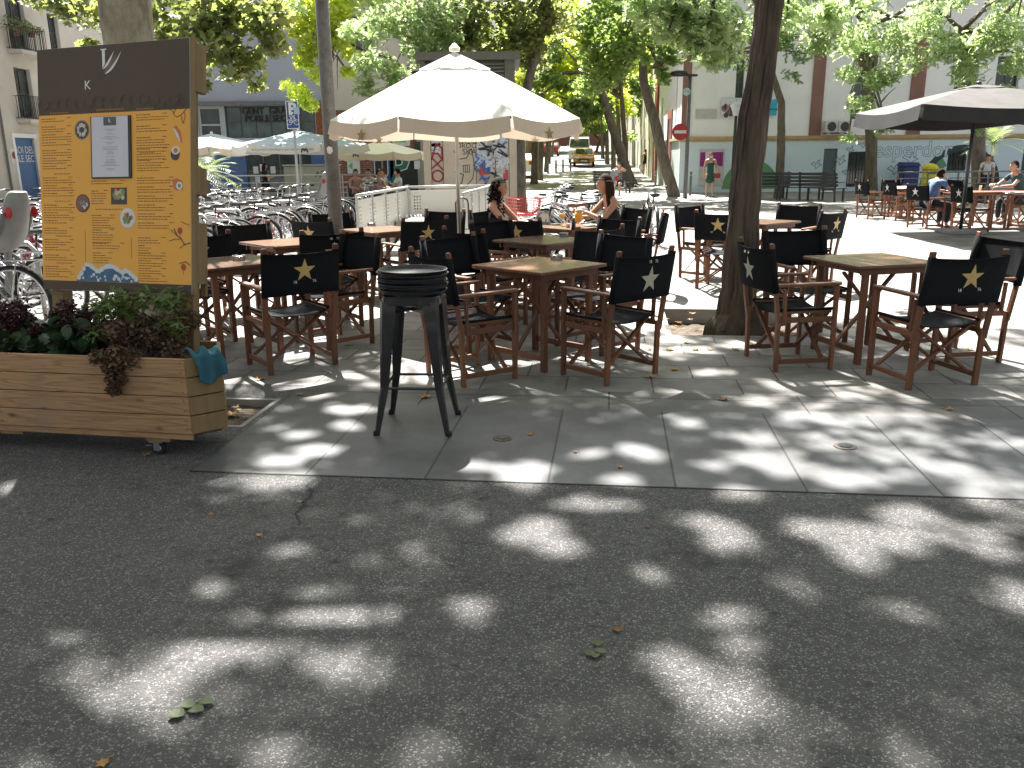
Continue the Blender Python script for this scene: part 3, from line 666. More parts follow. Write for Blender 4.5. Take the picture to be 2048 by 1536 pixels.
x,_=kx(874); z1=kx(874,345)[1]; zz=kx(874,310)[1]
mb=MB()
mb.ribbon([(x+.13*math.cos(t),kx(874,352)[1]+.13*math.sin(t)) for t in [i*.45 for i in range(15)]],.035,-.024,-.0205)
zc=kx(874,328)[1]; mb.ribbon([(x-.12,zc+.14),(x+.13,zc-.14)],.035,-.026,-.0215); mb.ribbon([(x+.14,zc+.12),(x-.13,zc-.1)],.035,-.029,-.0225)
zc=kx(874,305)[1]; mb.ribbon([(x-.13,zc-.16),(x-.02,zc+.2),(x+.12,zc+.1),(x+.13,zc-.18),(x+.02,zc-.02),(x-.11,zc-.02)],.035,-.031,-.0235)
mb.build('graffiti',red,kio)
for s_,px,py,sz in (('OVEI&',935,283,.16),('ORDOS',936,292,.17),('SKAN',945,304,.19)):
    x,z=kx(px,py); text(s_,sz,blk,kio,(x,-.022,z),extrude=.0008,name='graffiti')
mb=MB(); x,z=kx(927,340)
mb.ribbon([(x-.22,z+.45),(x-.1,z+.25),(x+.08,z+.28),(x+.2,z+.5),(x+.27,z+.1),(x+.22,z-.2),(x+.02,z-.42),(x-.2,z-.42),(x-.05,z-.3),(x+.0,z-.1),(x-.2,z-.05)],.018,-.024,-.0205)
mb.ribbon([(x-.02,z+.1),(x+.15,z+.12),(x+.15,z-.05),(x,z-.05),(x,z+.1)],.014,-.026,-.0215)
for k in range(3): mb.ribbon([(x+.0+k*.05,z-.05),(x+.0+k*.05,z+.1)],.012,-.028-.001*k,-.0225)
mb.build('graffiti',blk,kio)
cols=[('white_print',),]; rng=random.Random(5)
pp=[M('poster_a',(.62,.63,.65),.6,(.15,.16,.2),22,lo=.55,hi=.6),M('poster_b',(.5,.55,.66),.6,(.1,.15,.35),18,lo=.5,hi=.58),M('poster_c',(.55,.08,.07),.6),M('poster_d',(.65,.62,.5),.6,(.3,.28,.25),20)]
for k in range(34):
    px=rng.uniform(958,1012); py=rng.uniform(282,352); x,z=kx(px,py); w2,h2=rng.uniform(.06,.13),rng.uniform(.07,.16)
    mt=pp[0] if k%5 in(0,1,3) else pp[1] if k%5==2 else pp[2+k%2]
    if k%9==0: mt=pp[2]; w2*=.6
    mb=MB(); y=-.0215-.0006*k; mb.wpoly([(x-w2,z-h2),(x+w2,z-h2+rng.uniform(-.02,.02)),(x+w2,z+h2),(x-w2,z+h2)],y,y+.0005); mb.build('poster',mt,kio)
mb=MB(); 
for k in range(9):
    x,z=kx(rng.uniform(955,975),rng.uniform(310,372)); mb.ribbon([(x+rng.uniform(-.12,.12),z+rng.uniform(-.1,.1)) for _i in range(5)],.03,-.046-.0012*k,-.0445-.0012*k)
mb.build('graffiti',blu,kio)
mb=MB()
for k,(px,py) in enumerate(((965,290),(980,300),(1000,296),(992,352),(1005,305),(970,303))):
    x,z=kx(px,py); mb.ribbon([(x+rng.uniform(-.16,.16),z+rng.uniform(-.12,.12)) for _i in range(6)],.03,-.060-.0015*k,-.0585-.0015*k)
mb.build('graffiti',blk,kio)
for px in (872,):
    for py in (283,297): 
        x,z=kx(px,py); mb=MB(); mb.box(x-.11,-.028,z-.12,x+.11,-.0205,z+.12); mb.build('poster',pp[0],kio)
#@@BUILD_END
# ================================================================= TREES
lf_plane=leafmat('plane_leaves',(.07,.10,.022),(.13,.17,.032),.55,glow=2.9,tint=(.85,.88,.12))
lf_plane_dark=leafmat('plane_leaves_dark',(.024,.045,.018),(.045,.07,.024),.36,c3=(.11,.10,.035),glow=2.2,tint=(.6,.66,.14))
lf_avenue=leafmat('avenue_leaves',(.03,.06,.022),(.055,.095,.03),.45,c3=(.10,.15,.04),glow=2.1)
lf_soph=leafmat('sophora_leaves',(.06,.10,.05),(.13,.18,.09),.48,glow=2.2,tint=(.6,.74,.26))
lf_blue=leafmat('bluish_leaves',(.035,.08,.045),(.06,.12,.06),.42)
PLANE=np.array([(0,-.5),(.18,-.30),(.5,-.28),(.32,-.02),(.48,.2),(.18,.2),(0,.55),(-.18,.2),(-.48,.2),(-.32,-.02),(-.5,-.28),(-.18,-.30)])
_fr=[(0,-.5)]
for k in range(6): _fr+=[(.09+.0*k,-.46+k*.16),(.30-.025*k,-.36+k*.16),(.05,-.36+k*.16)]
FROND=np.array(_fr+[(0,.55)]+[(-x,y) for x,y in _fr[:0:-1]])*np.array([.8,1])
SIMPLE=np.array([(0,-.5),(.34,-.1),(.22,.3),(0,.5),(-.26,.28),(-.34,-.1)])
# openings cut into the unseen crowns overhead to lay sun patches on the ground
GAPS_PX=[(150,968,42,15),(40,972,30,12),(12,1185,38,42),(205,1232,68,24),(90,1455,50,20),(160,1430,60,24),(240,1400,62,26),(320,1360,60,28),(390,1320,48,26),(460,1290,56,30),(530,1275,70,32),(600,1262,45,22),(650,1205,48,26),(762,1228,46,28),
 (1075,1062,45,26),(1115,1090,38,20),(1160,1008,32,12),(1420,1050,38,20),(1465,1082,48,22),(1660,1065,50,26),(1745,1080,60,30),(1830,1045,62,28),(1720,1120,40,22),(1965,1080,58,30),(1800,1218,42,24),(1470,1258,52,36),
 (1360,1335,52,26),(1440,1375,60,34),(1520,1420,55,30),(2030,1195,44,30),(1590,1170,34,18),(1300,1150,24,12),(950,1215,30,16),(700,1340,34,18),(850,1505,30,12),(540,1510,34,12),(1990,1410,24,10),(590,1100,24,10),(1480,985,34,9),(560,960,52,12),(420,1180,26,12),(1240,1010,22,8),(20,1400,40,16),
 (700,820,34,9),(560,922,34,9),(640,898,36,8),(690,852,24,7),(600,870,20,6),(1045,945,55,17),(950,932,40,9),(850,925,34,8),(1278,905,30,14),(1545,925,46,18),(1600,940,34,12),(1700,958,60,14),(1800,905,50,10),(1500,872,40,8),(1905,940,50,10),(1990,975,60,12),(1600,832,50,9),(1720,838,60,9),(1850,830,60,8),(1990,835,50,8),(1380,845,26,7),(1185,905,24,8),(930,820,26,6),(1780,870,40,8),(2010,890,40,10),(1420,930,20,8),(1240,960,28,8),
 (620,775,40,7),(540,760,26,6),(700,750,26,6),(980,800,22,5),(1080,770,26,5),(1380,790,34,6),(1500,800,40,6),(1420,745,34,7),(1560,770,34,6),(1390,700,34,7),(1340,680,26,6),(1480,690,36,8),(1430,665,30,6),(1650,760,30,6),(1850,800,50,6),(2000,790,40,6),(1700,790,30,5),(1900,690,30,6),(2010,640,30,8),(740,690,20,6),(780,640,30,10),(1150,715,24,6),(640,790,20,5)]
GAPS=[]
for (px,py,rx,ry) in GAPS_PX:
    g=G(px,py); GAPS.append((g.x,g.y,abs(G(px+rx,py).x-g.x)*1.15+.035,abs(G(px,py-ry).y-g.y)*1.12+.035))
GAPS=np.array(GAPS)
def leaves_mesh(clumps,tmpl,size,rng,droop=0.0,flat=.5,gaps=False):
    """clumps: (x,y,z,r,n). Many separate leaf-shaped faces spread through each clump."""
    C=np.array([c[:3] for c in clumps],float); R=np.array([c[3] for c in clumps]); Nn=np.array([int(c[4]) for c in clumps])
    idx=np.repeat(np.arange(len(clumps)),Nn); n=len(idx)
    d=rng.normal(size=(n,3)); d/=np.linalg.norm(d,axis=1)[:,None]; rad=rng.uniform(.15,1,n)**.6
    pos=C[idx]+d*(rad*R[idx])[:,None]*np.array([1,1,.72])
    if gaps:
        o=np.array(gaps); q=(pos[:,:2]+o[:2])-np.array([sd.x/sd.z,sd.y/sd.z])*((pos[:,2]+o[2])[:,None])
        d2=((q[:,None,0]-GAPS[None,:,0])/GAPS[None,:,2])**2+((q[:,None,1]-GAPS[None,:,1])/GAPS[None,:,3])**2
        an=np.arctan2((q[:,None,1]-GAPS[None,:,1])/GAPS[None,:,3],(q[:,None,0]-GAPS[None,:,0])/GAPS[None,:,2]); ph=GAPS[None,:,0]*37
        d2=d2*(1+.28*np.sin(2*an+ph)+.22*np.sin(3*an+ph*1.7)+.15*np.sin(5*an+ph*2.3)); keep=(d2.min(axis=1)>.86)|(pos[:,2]+o[2]<5.5); pos=pos[keep]; n=len(pos)
    nor=rng.normal(size=(n,3)); nor[:,2]=np.abs(nor[:,2])+flat; nor/=np.linalg.norm(nor,axis=1)[:,None]
    t=rng.normal(size=(n,3)); t[:,2]-=droop; a=np.cross(nor,t); a/=np.linalg.norm(a,axis=1)[:,None]; b_=np.cross(a,nor)
    s=size*rng.uniform(.65,1.25,n); k=len(tmpl)
    bend=-(tmpl[:,0]**2+tmpl[:,1]**2)*.35
    V=pos[:,None,:]+s[:,None,None]*(tmpl[None,:,0,None]*a[:,None,:]+tmpl[None,:,1,None]*(-b_[:,None,:])+bend[None,:,None]*nor[:,None,:])
    V=V.reshape(-1,3).astype(np.float32)
    me=D.meshes.new('foliage'); me.vertices.add(len(V)); me.vertices.foreach_set('co',V.ravel())
    me.loops.add(len(V)); me.loops.foreach_set('vertex_index',np.arange(len(V),dtype=np.int32))
    me.polygons.add(n); me.polygons.foreach_set('loop_start',np.arange(0,n*k,k,dtype=np.int32)); me.polygons.foreach_set('loop_total',np.full(n,k,dtype=np.int32))
    me.update(calc_edges=True); return me
def limb_points(a,b,rng,k=5,sag=.12):
    a,b=Vector(a),Vector(b); L=(b-a).length; out=[]
    for i in range(k+1):
        t=i/k; p=a.lerp(b,t); j=sag*L*math.sin(math.pi*t)
        out.append(p+Vector((rng.uniform(-.3,.3),rng.uniform(-.3,.3),.5+rng.uniform(-.2,.2)))*j)
    out[0]=a; out[-1]=b; return out
def ellipsoid_clumps(c,R,n,r,leaves,rng,inner=.35,zmin=None):
    out=[]
    while len(out)<n:
        d=rng.normal(size=3); d/=np.linalg.norm(d); t=rng.uniform(inner,1)**.7
        p=np.array(c)+d*t*np.array(R)
        if zmin is not None and p[2]<zmin: continue
        rr=r*rng.uniform(.65,1.3); out.append((p[0],p[1],p[2],rr,leaves*(rr/r)**2))
    return out
def tree(name,label,base,trunkpts,trunkr,clumps,tmpl,size,leafm,barkm,seed=1,limbs=14,droop=.3,group=None,cat='tree',flat=.5,hi=None):
    rng=np.random.default_rng(seed); base=Vector(base); t=thing(name,label,cat,base,0,group)
    mb=MB(); pts=[Vector(p)-base for p in trunkpts]; 
    # finer, slightly wobbling trunk
    fine=[];fr=[]
    for i in range(len(pts)-1):
        for k in range(5):
            u=k/5; p=pts[i].lerp(pts[i+1],u); r=trunkr[i]*(1-u)+trunkr[i+1]*u
            fine.append(p+Vector((rng.uniform(-1,1),rng.uniform(-1,1),0))*r*.06*(1 if fine else 0)); fr.append(r*(1+rng.uniform(-.04,.04)))
    fine.append(pts[-1]); fr.append(trunkr[-1])
    flare=[fine[0]-Vector((0,0,.25))]+fine; fr=[fr[0]*1.3]+[fr[0]*1.16]+fr[1:]
    if hi:
        import mathutils
        n=72; dens=[]; dr=[]
        for i in range(len(flare)-1):
            kk=max(1,int((flare[i+1]-flare[i]).length/.035))
            for q in range(kk): dens.append(flare[i].lerp(flare[i+1],q/kk)); dr.append(fr[i]*(1-q/kk)+fr[i+1]*q/kk)
        k0=len(mb.v); mb.tube(dens,dr,n)
        for i in range(len(dens)):
            c0=dens[i]; zz=c0.z; fl=max(0,1-max(0,zz)/.55)
            for k in range(n):
                a=2*math.pi*k/n; p=Vector(mb.v[k0+i*n+k]); d0=p-c0
                h=mathutils.noise.noise(Vector((math.cos(a)*hi[0],math.sin(a)*hi[0],zz*hi[1]+seed)))
                h2=mathutils.noise.noise(Vector((math.cos(a)*hi[0]*2.3,math.sin(a)*hi[0]*2.3,zz*hi[1]*2+9)))
                ridge=(abs(h)*1.6+abs(h2)*.8-.35)*hi[2]; root=fl*fl*.30*(.5+.5*math.sin(a*5+seed))
                lump=.05*math.sin(zz*2.1+a*2)*hi[3]
                mb.v[k0+i*n+k]=tuple(c0+d0*(1+ridge+root+lump))
    else: mb.tube(flare,fr,14)
    sel=sorted(range(len(clumps)),key=lambda i:rng.random())[:limbs]
    for i in sel:
        c=Vector(clumps[i][:3])-base; s0=fine[-1-int(rng.integers(0,4))]
        L=(c-s0).length
        if L<.3: continue
        lp=limb_points(s0,c,random.Random(int(rng.integers(1e6))),6,.1); rr=min(trunkr[-1]*.7,.03+.02*L)*(.55 if hi else 1)
        mb.tube(lp,[rr*(1-.8*k/6)+.008 for k in range(7)],7)
        for _ in range(3):
            j=int(rng.integers(2,6)); q=lp[j]+Vector(rng.normal(size=3))*L*.14; mb.tube([lp[j],(lp[j]+q)/2+Vector((0,0,.05)),q],[rr*.35,rr*.25,.006],5)
    o=mb.build('trunk',barkm,t); smooth_by_angle(o,60)
    me=leaves_mesh([(c[0]-base.x,c[1]-base.y,c[2]-base.z,c[3],c[4]) for c in clumps],tmpl,size,rng,droop,flat,tuple(base) if hi else False)
    me.materials.append(leafm); cr=D.objects.new('crown',me); COL.objects.link(cr); cr.parent=t
    return t
def hang(specs,leaves,rng):
    out=[]
    for (px,py,Y,r) in specs:
        v=P(px,py,Y)
        for _ in range(2): out.append((v.x+rng.uniform(-.3,.3)*r,v.y+rng.uniform(-.5,.5)*r,v.z+rng.uniform(-.3,.3)*r,r*.75,leaves*(r/.5)**2*.5))
    return out
R1=np.random.default_rng(11)
# -- near plane tree behind the menu board
bA=G(335,706); topA=P(252,40,bA.y+.05)
clA=ellipsoid_clumps((-3.2,9.3,10.8),(4.9,5.0,2.2),96,.72,520,R1,zmin=8.2)+ellipsoid_clumps((-2.7,11.0,10.5),(1.6,1.7,.6),16,.62,420,R1)+ellipsoid_clumps((-1.2,12.0,10.4),(1.9,1.0,.8),10,.65,290,R1)  # smaller clump groups added out of view to shade slabs and road
clA+=hang([(420,60,8.5,.40),(470,40,8.8,.45),(520,50,9,.4),(500,110,9,.32),(440,110,8.7,.30),(540,95,9.2,.25),(515,165,9.1,.13),(410,170,8.4,.13),(400,20,8.5,.4),(350,30,8.8,.4),(330,70,9,.3),(470,150,9,.15),(545,25,9.4,.3)],330,R1)
clA+=hang([(150,15,9,.34),(190,45,9.3,.28),(100,-5,9,.3),(60,-20,9,.3),(170,85,9.4,.16)],230,R1)
tree('plane_tree','mottled plane tree standing behind the orange menu board',bA,[bA,bA.lerp(topA,.5),topA,topA+Vector((.05,.1,2.6)),topA+Vector((.15,.2,4.6))],[.215,.195,.185,.2,.15],clA,PLANE,.100,lf_plane_dark,planebark,21,limbs=26,hi=(1.5,.8,.02,.5))
# -- near leaning tree between the terrace tables
bB=G(1473,655); pB1=P(1487,430,bB.y); pB2=P(1502,280,bB.y); pB3=P(1533,60,bB.y); pB4=P(1560,-160,bB.y)
clB=ellipsoid_clumps((3.2,10.2,10.8),(5.2,5.3,2.2),100,.74,275,R1,zmin=8.2)+ellipsoid_clumps((1.0,13.4,10.4),(1.3,1.8,.8),10,.66,170,R1)  # small clump group added out of view to shade ground and parasol
clB+=hang([(1350,20,9.5,.35),(1400,50,9.5,.38),(1440,80,9.7,.28),(1380,95,9.5,.2),(1470,30,9.8,.35),(1420,120,9.6,.16),(1330,70,9.4,.15),(1300,15,9.5,.3),(1590,25,10,.3),(1650,40,10.5,.3)],260,R1)
tree('leaning_tree','dark furrowed tree leaning right beside the terrace, rising from its own pit',bB,[bB,bB.lerp(pB1,.35)+Vector((.0,0,0)),pB1,pB2,pB3,pB4,pB4+Vector((.25,.3,3.6))],[.20,.140,.123,.118,.112,.11,.08],clB,FROND,.22,lf_soph,bark,22,limbs=26,droop=.8,hi=(5.5,1.1,.16,1))
# -- unseen trees added behind the camera to block sky light over the road
bC=Vector((-5.4,-1.2,0)); clC=ellipsoid_clumps((-4.2,-1.2,8.6),(4.6,3.8,2.0),44,.85,150,R1,zmin=5)
tree('plane_tree','unseen plane tree added behind the camera at the left to block sky light',bC,[bC,bC+Vector((.1,.1,2.5)),bC+Vector((.5,.6,5.6))],[.25,.2,.17],clC,PLANE,.17,lf_plane_dark,planebark,23,limbs=16)
bC=Vector((6.6,-1.4,0)); clC=ellipsoid_clumps((4.8,-1.0,8.6),(4.8,3.8,2.0),44,.85,90,R1,zmin=5)
tree('sophora_tree','unseen sophora tree added behind the camera at the right to block sky light',bC,[bC,bC+Vector((-.1,.1,2.5)),bC+Vector((-.6,.5,5.6))],[.22,.18,.15],clC,FROND,.31,lf_soph,bark,24,limbs=16,droop=.8)
# -- trees around the square
def ptree(name,label,px,py,tp,Y,crown,R,n,r,leaves,tmpl,size,leafm,barkm,seed,rad=.16,hangs=(),hl=150,droop=.3,limbs=12,group=None):
    b_=G(px,py); 
    if Y: b_=Vector((P(px,py,Y).x,Y,zst(Y)))
    rng=np.random.default_rng(seed); pts=[b_]+[P(x,y,b_.y) for x,y in tp]; k=len(pts)
    cl=[]
    if crown:
        c=P(crown[0],crown[1],b_.y+(crown[2] if len(crown)>2 else 0)); cl=ellipsoid_clumps(c,R,n,r,leaves,rng)
    cl+=hang(hangs,hl,rng)
    return tree(name,label,b_,pts,[rad*(1-.45*i/(k-1)) for i in range(k)],cl,tmpl,size,leafm,barkm,seed,limbs=limbs,droop=droop,group=group)
# sophora with light feathery crown left of the parasol
ptree('sophora_tree','feathery pale green sophora behind the big cream parasol',915,440,[(905,250),(890,120)],24.8,(800,-60),(3.4,2.6,2.6),40,.5,75,FROND,.25,lf_soph,bark2,31,.14,
  hangs=[(760,60,22,.8),(820,40,22,.8),(740,120,22,.6),(790,150,22.5,.6),(850,90,22,.7),(880,30,22,.8),(725,170,22.5,.42),(760,195,22.5,.42),(900,70,22,.55),(700,60,22,.45),(812,185,22.5,.4)],hl=105,droop=1.1)
# bright plane branches left of the lamp post
ptree('plane_tree','sunlit yellow green plane tree beyond the bicycle racks',670,420,[(662,300),(655,180),(650,60)],27,(640,-90),(3.0,2.5,2.6),34,.6,150,PLANE,.17,lf_plane,bark2,32,.15,
  hangs=[(600,20,25,.7),(650,60,25,.5),(600,70,25,.4),(610,120,25,.42),(640,150,25,.45),(600,185,25,.5),(625,205,25,.35),(680,30,25,.7),(690,90,25,.5),(700,140,25,.35),(620,95,25,.45),(580,170,25,.25)],hl=150)
# tall tree right of the kiosk with bare limbs
ptree('plane_tree','dense plane tree rising behind the right edge of the kiosk',1042,400,[(1040,250),(1060,150),(1092,40),(1100,-60)],26,(1000,-40),(3.4,2.6,3.0),42,.6,120,PLANE,.17,lf_plane_dark,bark2,33,.17,
  hangs=[(960,40,25,.8),(1000,90,25,.8),(1040,60,25.5,.8),(930,80,25,.6),(970,120,24.5,.5),(1100,20,26,.8),(1010,20,25,.8),(1060,110,26.5,.6)],hl=140)
# avenue trees, left row
avg='plane trees lining the street'
L1=[(1068,50,.20,-1,'first plane tree of the left row up the street, twin to the trunk beside it'),(1080,54,.18,-1,'second plane tree of the left row up the street'),(1092,64,.16,-1,'third plane tree of the left row up the street'),(1098,80,.16,-1,'fourth plane tree of the left row up the street'),(1104,100,.15,-1,'fifth plane tree of the left row up the street, near the red car')]
for i,(px,Y,r_,s_,lab) in enumerate(L1):
    ptree('avenue_tree',lab,px,300,[(px+2,290-0*i),(px+6,230),(px+8,180)],Y,(1080+18*i,140-8*i),(3.6,3.2,3.8),40,.72,140,PLANE,.25,lf_plane,bark2,40+i,r_,limbs=12,group=avg)
R2=[(1266,46,[(1240,300),(1212,215),(1195,150)],.30,(1165,120),'plane tree leaning left over the street, nearest of the right row'),
    (1252,52,[(1250,290),(1246,230),(1240,150)],.2,(1190,90),'second tree of the right row, upright behind the leaning one'),
    (1240,58,[(1239,280),(1236,230),(1230,160)],.17,(1215,130),'third tree of the right row, forked low'),
    (1228,66,[(1226,280),(1224,230),(1220,170)],.2,(1210,190),'fourth tree of the right row, thick dark trunk'),
    (1215,78,[(1214,280),(1213,240),(1210,180)],.2,(1200,170),'fifth tree of the right row, slim trunk'),
    (1206,92,[(1205,280),(1204,250),(1200,200)],.2,(1190,150),'sixth tree of the right row, farthest up the street')]
for i,(px,Y,tp,r_,c,lab) in enumerate(R2):
    ptree('avenue_tree',lab,px,300,tp,Y,c,(3.4+.2*i,3.0,3.6),40,.72,140,PLANE if i%2==0 else SIMPLE,.25,[lf_avenue,lf_plane,lf_plane,lf_avenue,lf_plane,lf_plane][i],bark2,50+i,r_,limbs=12,group=avg,
       hangs=[(1150,205,44,.9),(1120,235,47,.9),(1180,230,46,.8),(1140,260,60,.9),(1200,255,60,.8)] if i==0 else ())
for i,(px,Y,cx_,cy_) in enumerate(((1150,118,1150,200),(1105,128,1120,190),(1210,125,1200,200))):
    ptree('avenue_tree',('plane tree in the middle distance where the street narrows','far plane tree at the left kerb near the top of the street','far plane tree at the right kerb near the top of the street')[i],(1135,1085,1215)[i] if i else 1192,300,[(px+20*(i==0)+30*(i==0),280),(cx_,230)],Y,(cx_,cy_-20),(6,4,6),60,1.3,70,SIMPLE,.7,lf_plane,bark2,70+i,.2,limbs=8,group=avg)
ptree('leaning_street_tree','slender tree leaning left in front of the white wing corner',1348,393,[(1325,310),(1306,230),(1288,170),(1284,100),(1280,40)],None,(1270,0,-1),(3.4,2.6,3.0),50,.6,120,PLANE,.19,lf_avenue,bark2,60,.24,
  hangs=[(1240,60,33,1.0),(1200,80,33,1.0),(1250,130,33,.9),(1215,150,33,.9),(1180,40,33,1.0),(1300,60,33,.9),(1230,20,33,1.0),(1330,100,32,.55),(1260,90,32,.8),(1190,120,34,.9),(1330,160,32,.35),(1170,170,34,.8),(1348,120,32,.4)],hl=90)
# right side of the square
gsq='trees along the right side of the square'
ptree('square_tree','slim dark tree right behind the leaning trunk, crown over the banners',1557,396,[(1562,300),(1563,205),(1545,150),(1535,60)],None,(1480,-30,-2),(3.6,2.2,2.6),40,.55,75,FROND,.26,lf_blue,bark2,61,.17,
  hangs=[(1500,60,29,.7),(1440,60,29,.8),(1570,70,29,.7),(1590,110,29,.5),(1585,150,29,.35),(1460,110,29,.6),(1400,70,29,.8),(1420,30,29,.9),(1540,40,29,.9),(1370,60,29,.6),(1380,110,29,.4)],hl=70,droop=1,group=gsq)
ptree('square_tree','feathery tree before the barred window, trunk rising behind the yellow post box',1742,392,[(1743,300),(1740,220),(1730,120),(1720,20)],None,(1720,-20,-2),(4.2,2.4,3.0),50,.55,75,FROND,.26,lf_soph,bark2,62,.24,
  hangs=[(1660,50,30,.9),(1700,90,30,.8),(1740,150,30,.8),(1760,90,30,.8),(1700,150,30,.6),(1730,200,30,.7),(1780,160,30,.6),(1740,240,30,.5),(1770,262,30,.4),(1700,270,30,.35),(1640,90,30,.6),(1800,60,30,.9),(1680,20,30,1)],hl=78,droop=1,group=gsq)
ptree('square_tree','spreading tree behind the black parasol at the right edge',1957,398,[(1957,300),(1952,210),(1935,150),(1925,60)],28,(1950,-10,0),(4.2,2.4,2.8),50,.55,75,FROND,.26,lf_soph,bark2,63,.24,
  hangs=[(1850,40,27,.9),(1900,80,27,.8),(1960,90,27,.9),(2020,60,27,1.0),(2040,130,27,.7),(2010,180,27,.5),(1880,110,27,.6),(1920,140,27,.5),(2044,200,27,.4),(1980,250,27,.4),(1960,262,27,.3)],hl=85,droop=1,group=gsq)
#@@TREES_END
# ================================================================= TERRACE FURNITURE
def text_m(s,size,**k): return text_mesh(s,size,**k)
CH=.945; CTOP=.90; HW=.262
def make_chair(name='director_chair',wood=None,star='low',print_mat=None,back=True):
    """Folding director's chair, faces +Y. star: 'low' (date under the star) or 'high' (date above it)"""
    wood=wood or chairwood; pm=print_mat or gold
    t=thing(name,'','chair')
    for s in (-1,1):
        x=s*HW
        mb=MB(); mb.beam((x,.215,0),(x,.215,.63),.026,.04,up=(1,0,0)); mb.build('leg',wood,t,bevel=.003)
        mb=MB(); mb.beam((x,-.215,0),(x,-.225,.40),.026,.042,up=(1,0,0)); mb.build('leg',wood,t,bevel=.003)
        mb=MB(); xi=x+s*.014; mb.beam((xi,-.222,.33),(xi,-.318,CH),.024,.042,up=(1,0,0)); mb.build('back_post',wood,t,bevel=.004)
        mb=MB(); mb.beam((x,-.175,.395),(x,-.185,.615),.022,.026,up=(1,0,0)); mb.build('spindle',wood,t,bevel=.002)
        mb=MB(); mb.beam((x-s*.002,-.275,.64),(x-s*.002,.24,.645),.052,.022); mb.build('armrest',wood,t,bevel=.004)
        mb=MB(); mb.beam((x,-.195,.385),(x,.195,.385),.022,.04); mb.build('side_rail',wood,t,bevel=.003); mb=MB(); mb.beam((x,-.195,.075),(x,.195,.075),.022,.035); mb.build('foot_rail',wood,t,bevel=.003)
        mb=MB(); mb.beam((x-s*.03,-.19,.44),(x-s*.03,.20,.44),.022,.03); mb.build('seat_rail',wood,t,bevel=.003)
    for y in (.165,-.165):
        for s in (-1,1):
            yy=y+s*.012; mb=MB(); mb.beam((-s*(HW-.03),yy,.085),(s*(HW-.035),yy,.425),.018,.032,up=(0,1,0)); mb.build('cross_brace',wood,t,bevel=.002)
    # seat: sagging sling
    N=12; vs=[]; 
    def sz(x,y): u=x/(HW-.018); return .455-.048*(1-u*u)**.8*(1-.25*abs(y/.2))+.004*math.sin(9*y+3*x)
    for k in (0,1):
        for i in range(N+1):
            for j in range(7):
                x=(-1+2*i/N)*(HW-.018); y=-.20+.41*j/6; vs.append((x,y,sz(x,y)+(0 if k else -.005)))
    fs=[]; n1=(N+1)*7
    for i in range(N):
        for j in range(6):
            a=i*7+j; fs.append((a,a+1,a+8,a+7)); fs.append((n1+a,n1+a+7,n1+a+8,n1+a+1))
    for i in range(N):
        for j,rev in ((0,0),(6,1)):
            a=i*7+j; q=(a,a+7,n1+a+7,n1+a); fs.append(q if not rev else q[::-1])
    mb=MB(); mb.add(vs,fs); mb.tube([(-HW+.02,-.20,.458),(-HW+.02,.21,.458)],.012,6); mb.tube([(HW-.02,-.20,.458),(HW-.02,.21,.458)],.012,6); mb.build('seat',canvas,t,smooth=True)
    # back canvas, wraps the posts and bellies backwards
    z0,z1=.590,.908; yb=lambda z: -.222-(z-.33)*.093/.57
    vs=[]; N=14
    X=HW+.014+.018
    for k in (0,1):
        for i in range(N+1):
            for j in range(6):
                u=-1+2*i/N; z=z0+(z1-z0)*j/5; bel=.042*(1-u*u)
                zz=z-(.012*(1-u*u) if j==5 else 0)+(.008*(1-u*u) if j==0 else 0)
                vs.append((u*X,yb(z)-bel-(.028 if k else .022)*(1 if abs(u)<.999 else .9),zz))
    fs=[]; n1=(N+1)*6
    for i in range(N):
        for j in range(5):
            a=i*6+j; fs.append((a,a+6,a+7,a+1)[::-1]); fs.append((n1+a,n1+a+6,n1+a+7,n1+a+1))
        for j in (0,5):
            a=i*6+j; fs.append((a,a+6,n1+a+6,n1+a))
    mb=MB(); mb.add(vs,fs)
    for s in (-1,1): mb.tube([(s*(HW+.014),yb(z0)-.0,z0),(s*(HW+.014),yb(z1),z1)],.027,8)
    bo=mb.build('backrest',canvas,t,smooth=True)
    # printed star on the outer (rear) side, laid along the belly of the cloth
    def onback(x,z,off): u=x/X; return (x,yb(z)-.042*(1-u*u)-.028-off,z)
    if star:
        cz=.775 if star=='low' else .735; r=.088 if star=='low' else .098
        me=D.meshes.new('star_emblem'); pts=star_pts(r,0,cz)
        bm=bmesh.new(); vv=[bm.verts.new(onback(-x,z,.0015)) for x,z in pts]; ce=bm.verts.new(onback(0,cz,.0015))
        for k in range(10): bm.faces.new((ce,vv[k],vv[(k+1)%10]))
        bm.to_mesh(me); bm.free(); me.materials.append(pm); so=D.objects.new('star_emblem',me); COL.objects.link(so); so.parent=bo
        zt=.692 if star=='low' else .862
        for s_,x in (('18',-.075 if star=='low' else -.032),('76',.075 if star=='low' else .032)):
            p=onback(-x,zt,.0035); o=text(s_,.030,whiteprint,bo,(x,p[1]-.002,p[2]),rot=(math.pi/2-.16,0,0),name='date_print',extrude=.0006)
    return t
proto={}
placed=set()
def chair(kind,x,y,deg,label,group=None):
    if kind not in proto:
        if kind=='low': proto[kind]=make_chair(star='low')
        elif kind=='high': proto[kind]=make_chair(star='high',print_mat=silverprint)
        elif kind=='pale': proto[kind]=make_chair(wood=palewood,star='low',print_mat=whiteprint)
        t=proto[kind]; t.location=(x,y,0); t.rotation_euler=(0,0,math.radians(deg-90)); tag(t,label,None,group or 'director chairs on the terrace'); return t
    return dup(proto[kind],(x,y,0),math.radians(deg-90),label,group or 'director chairs on the terrace')
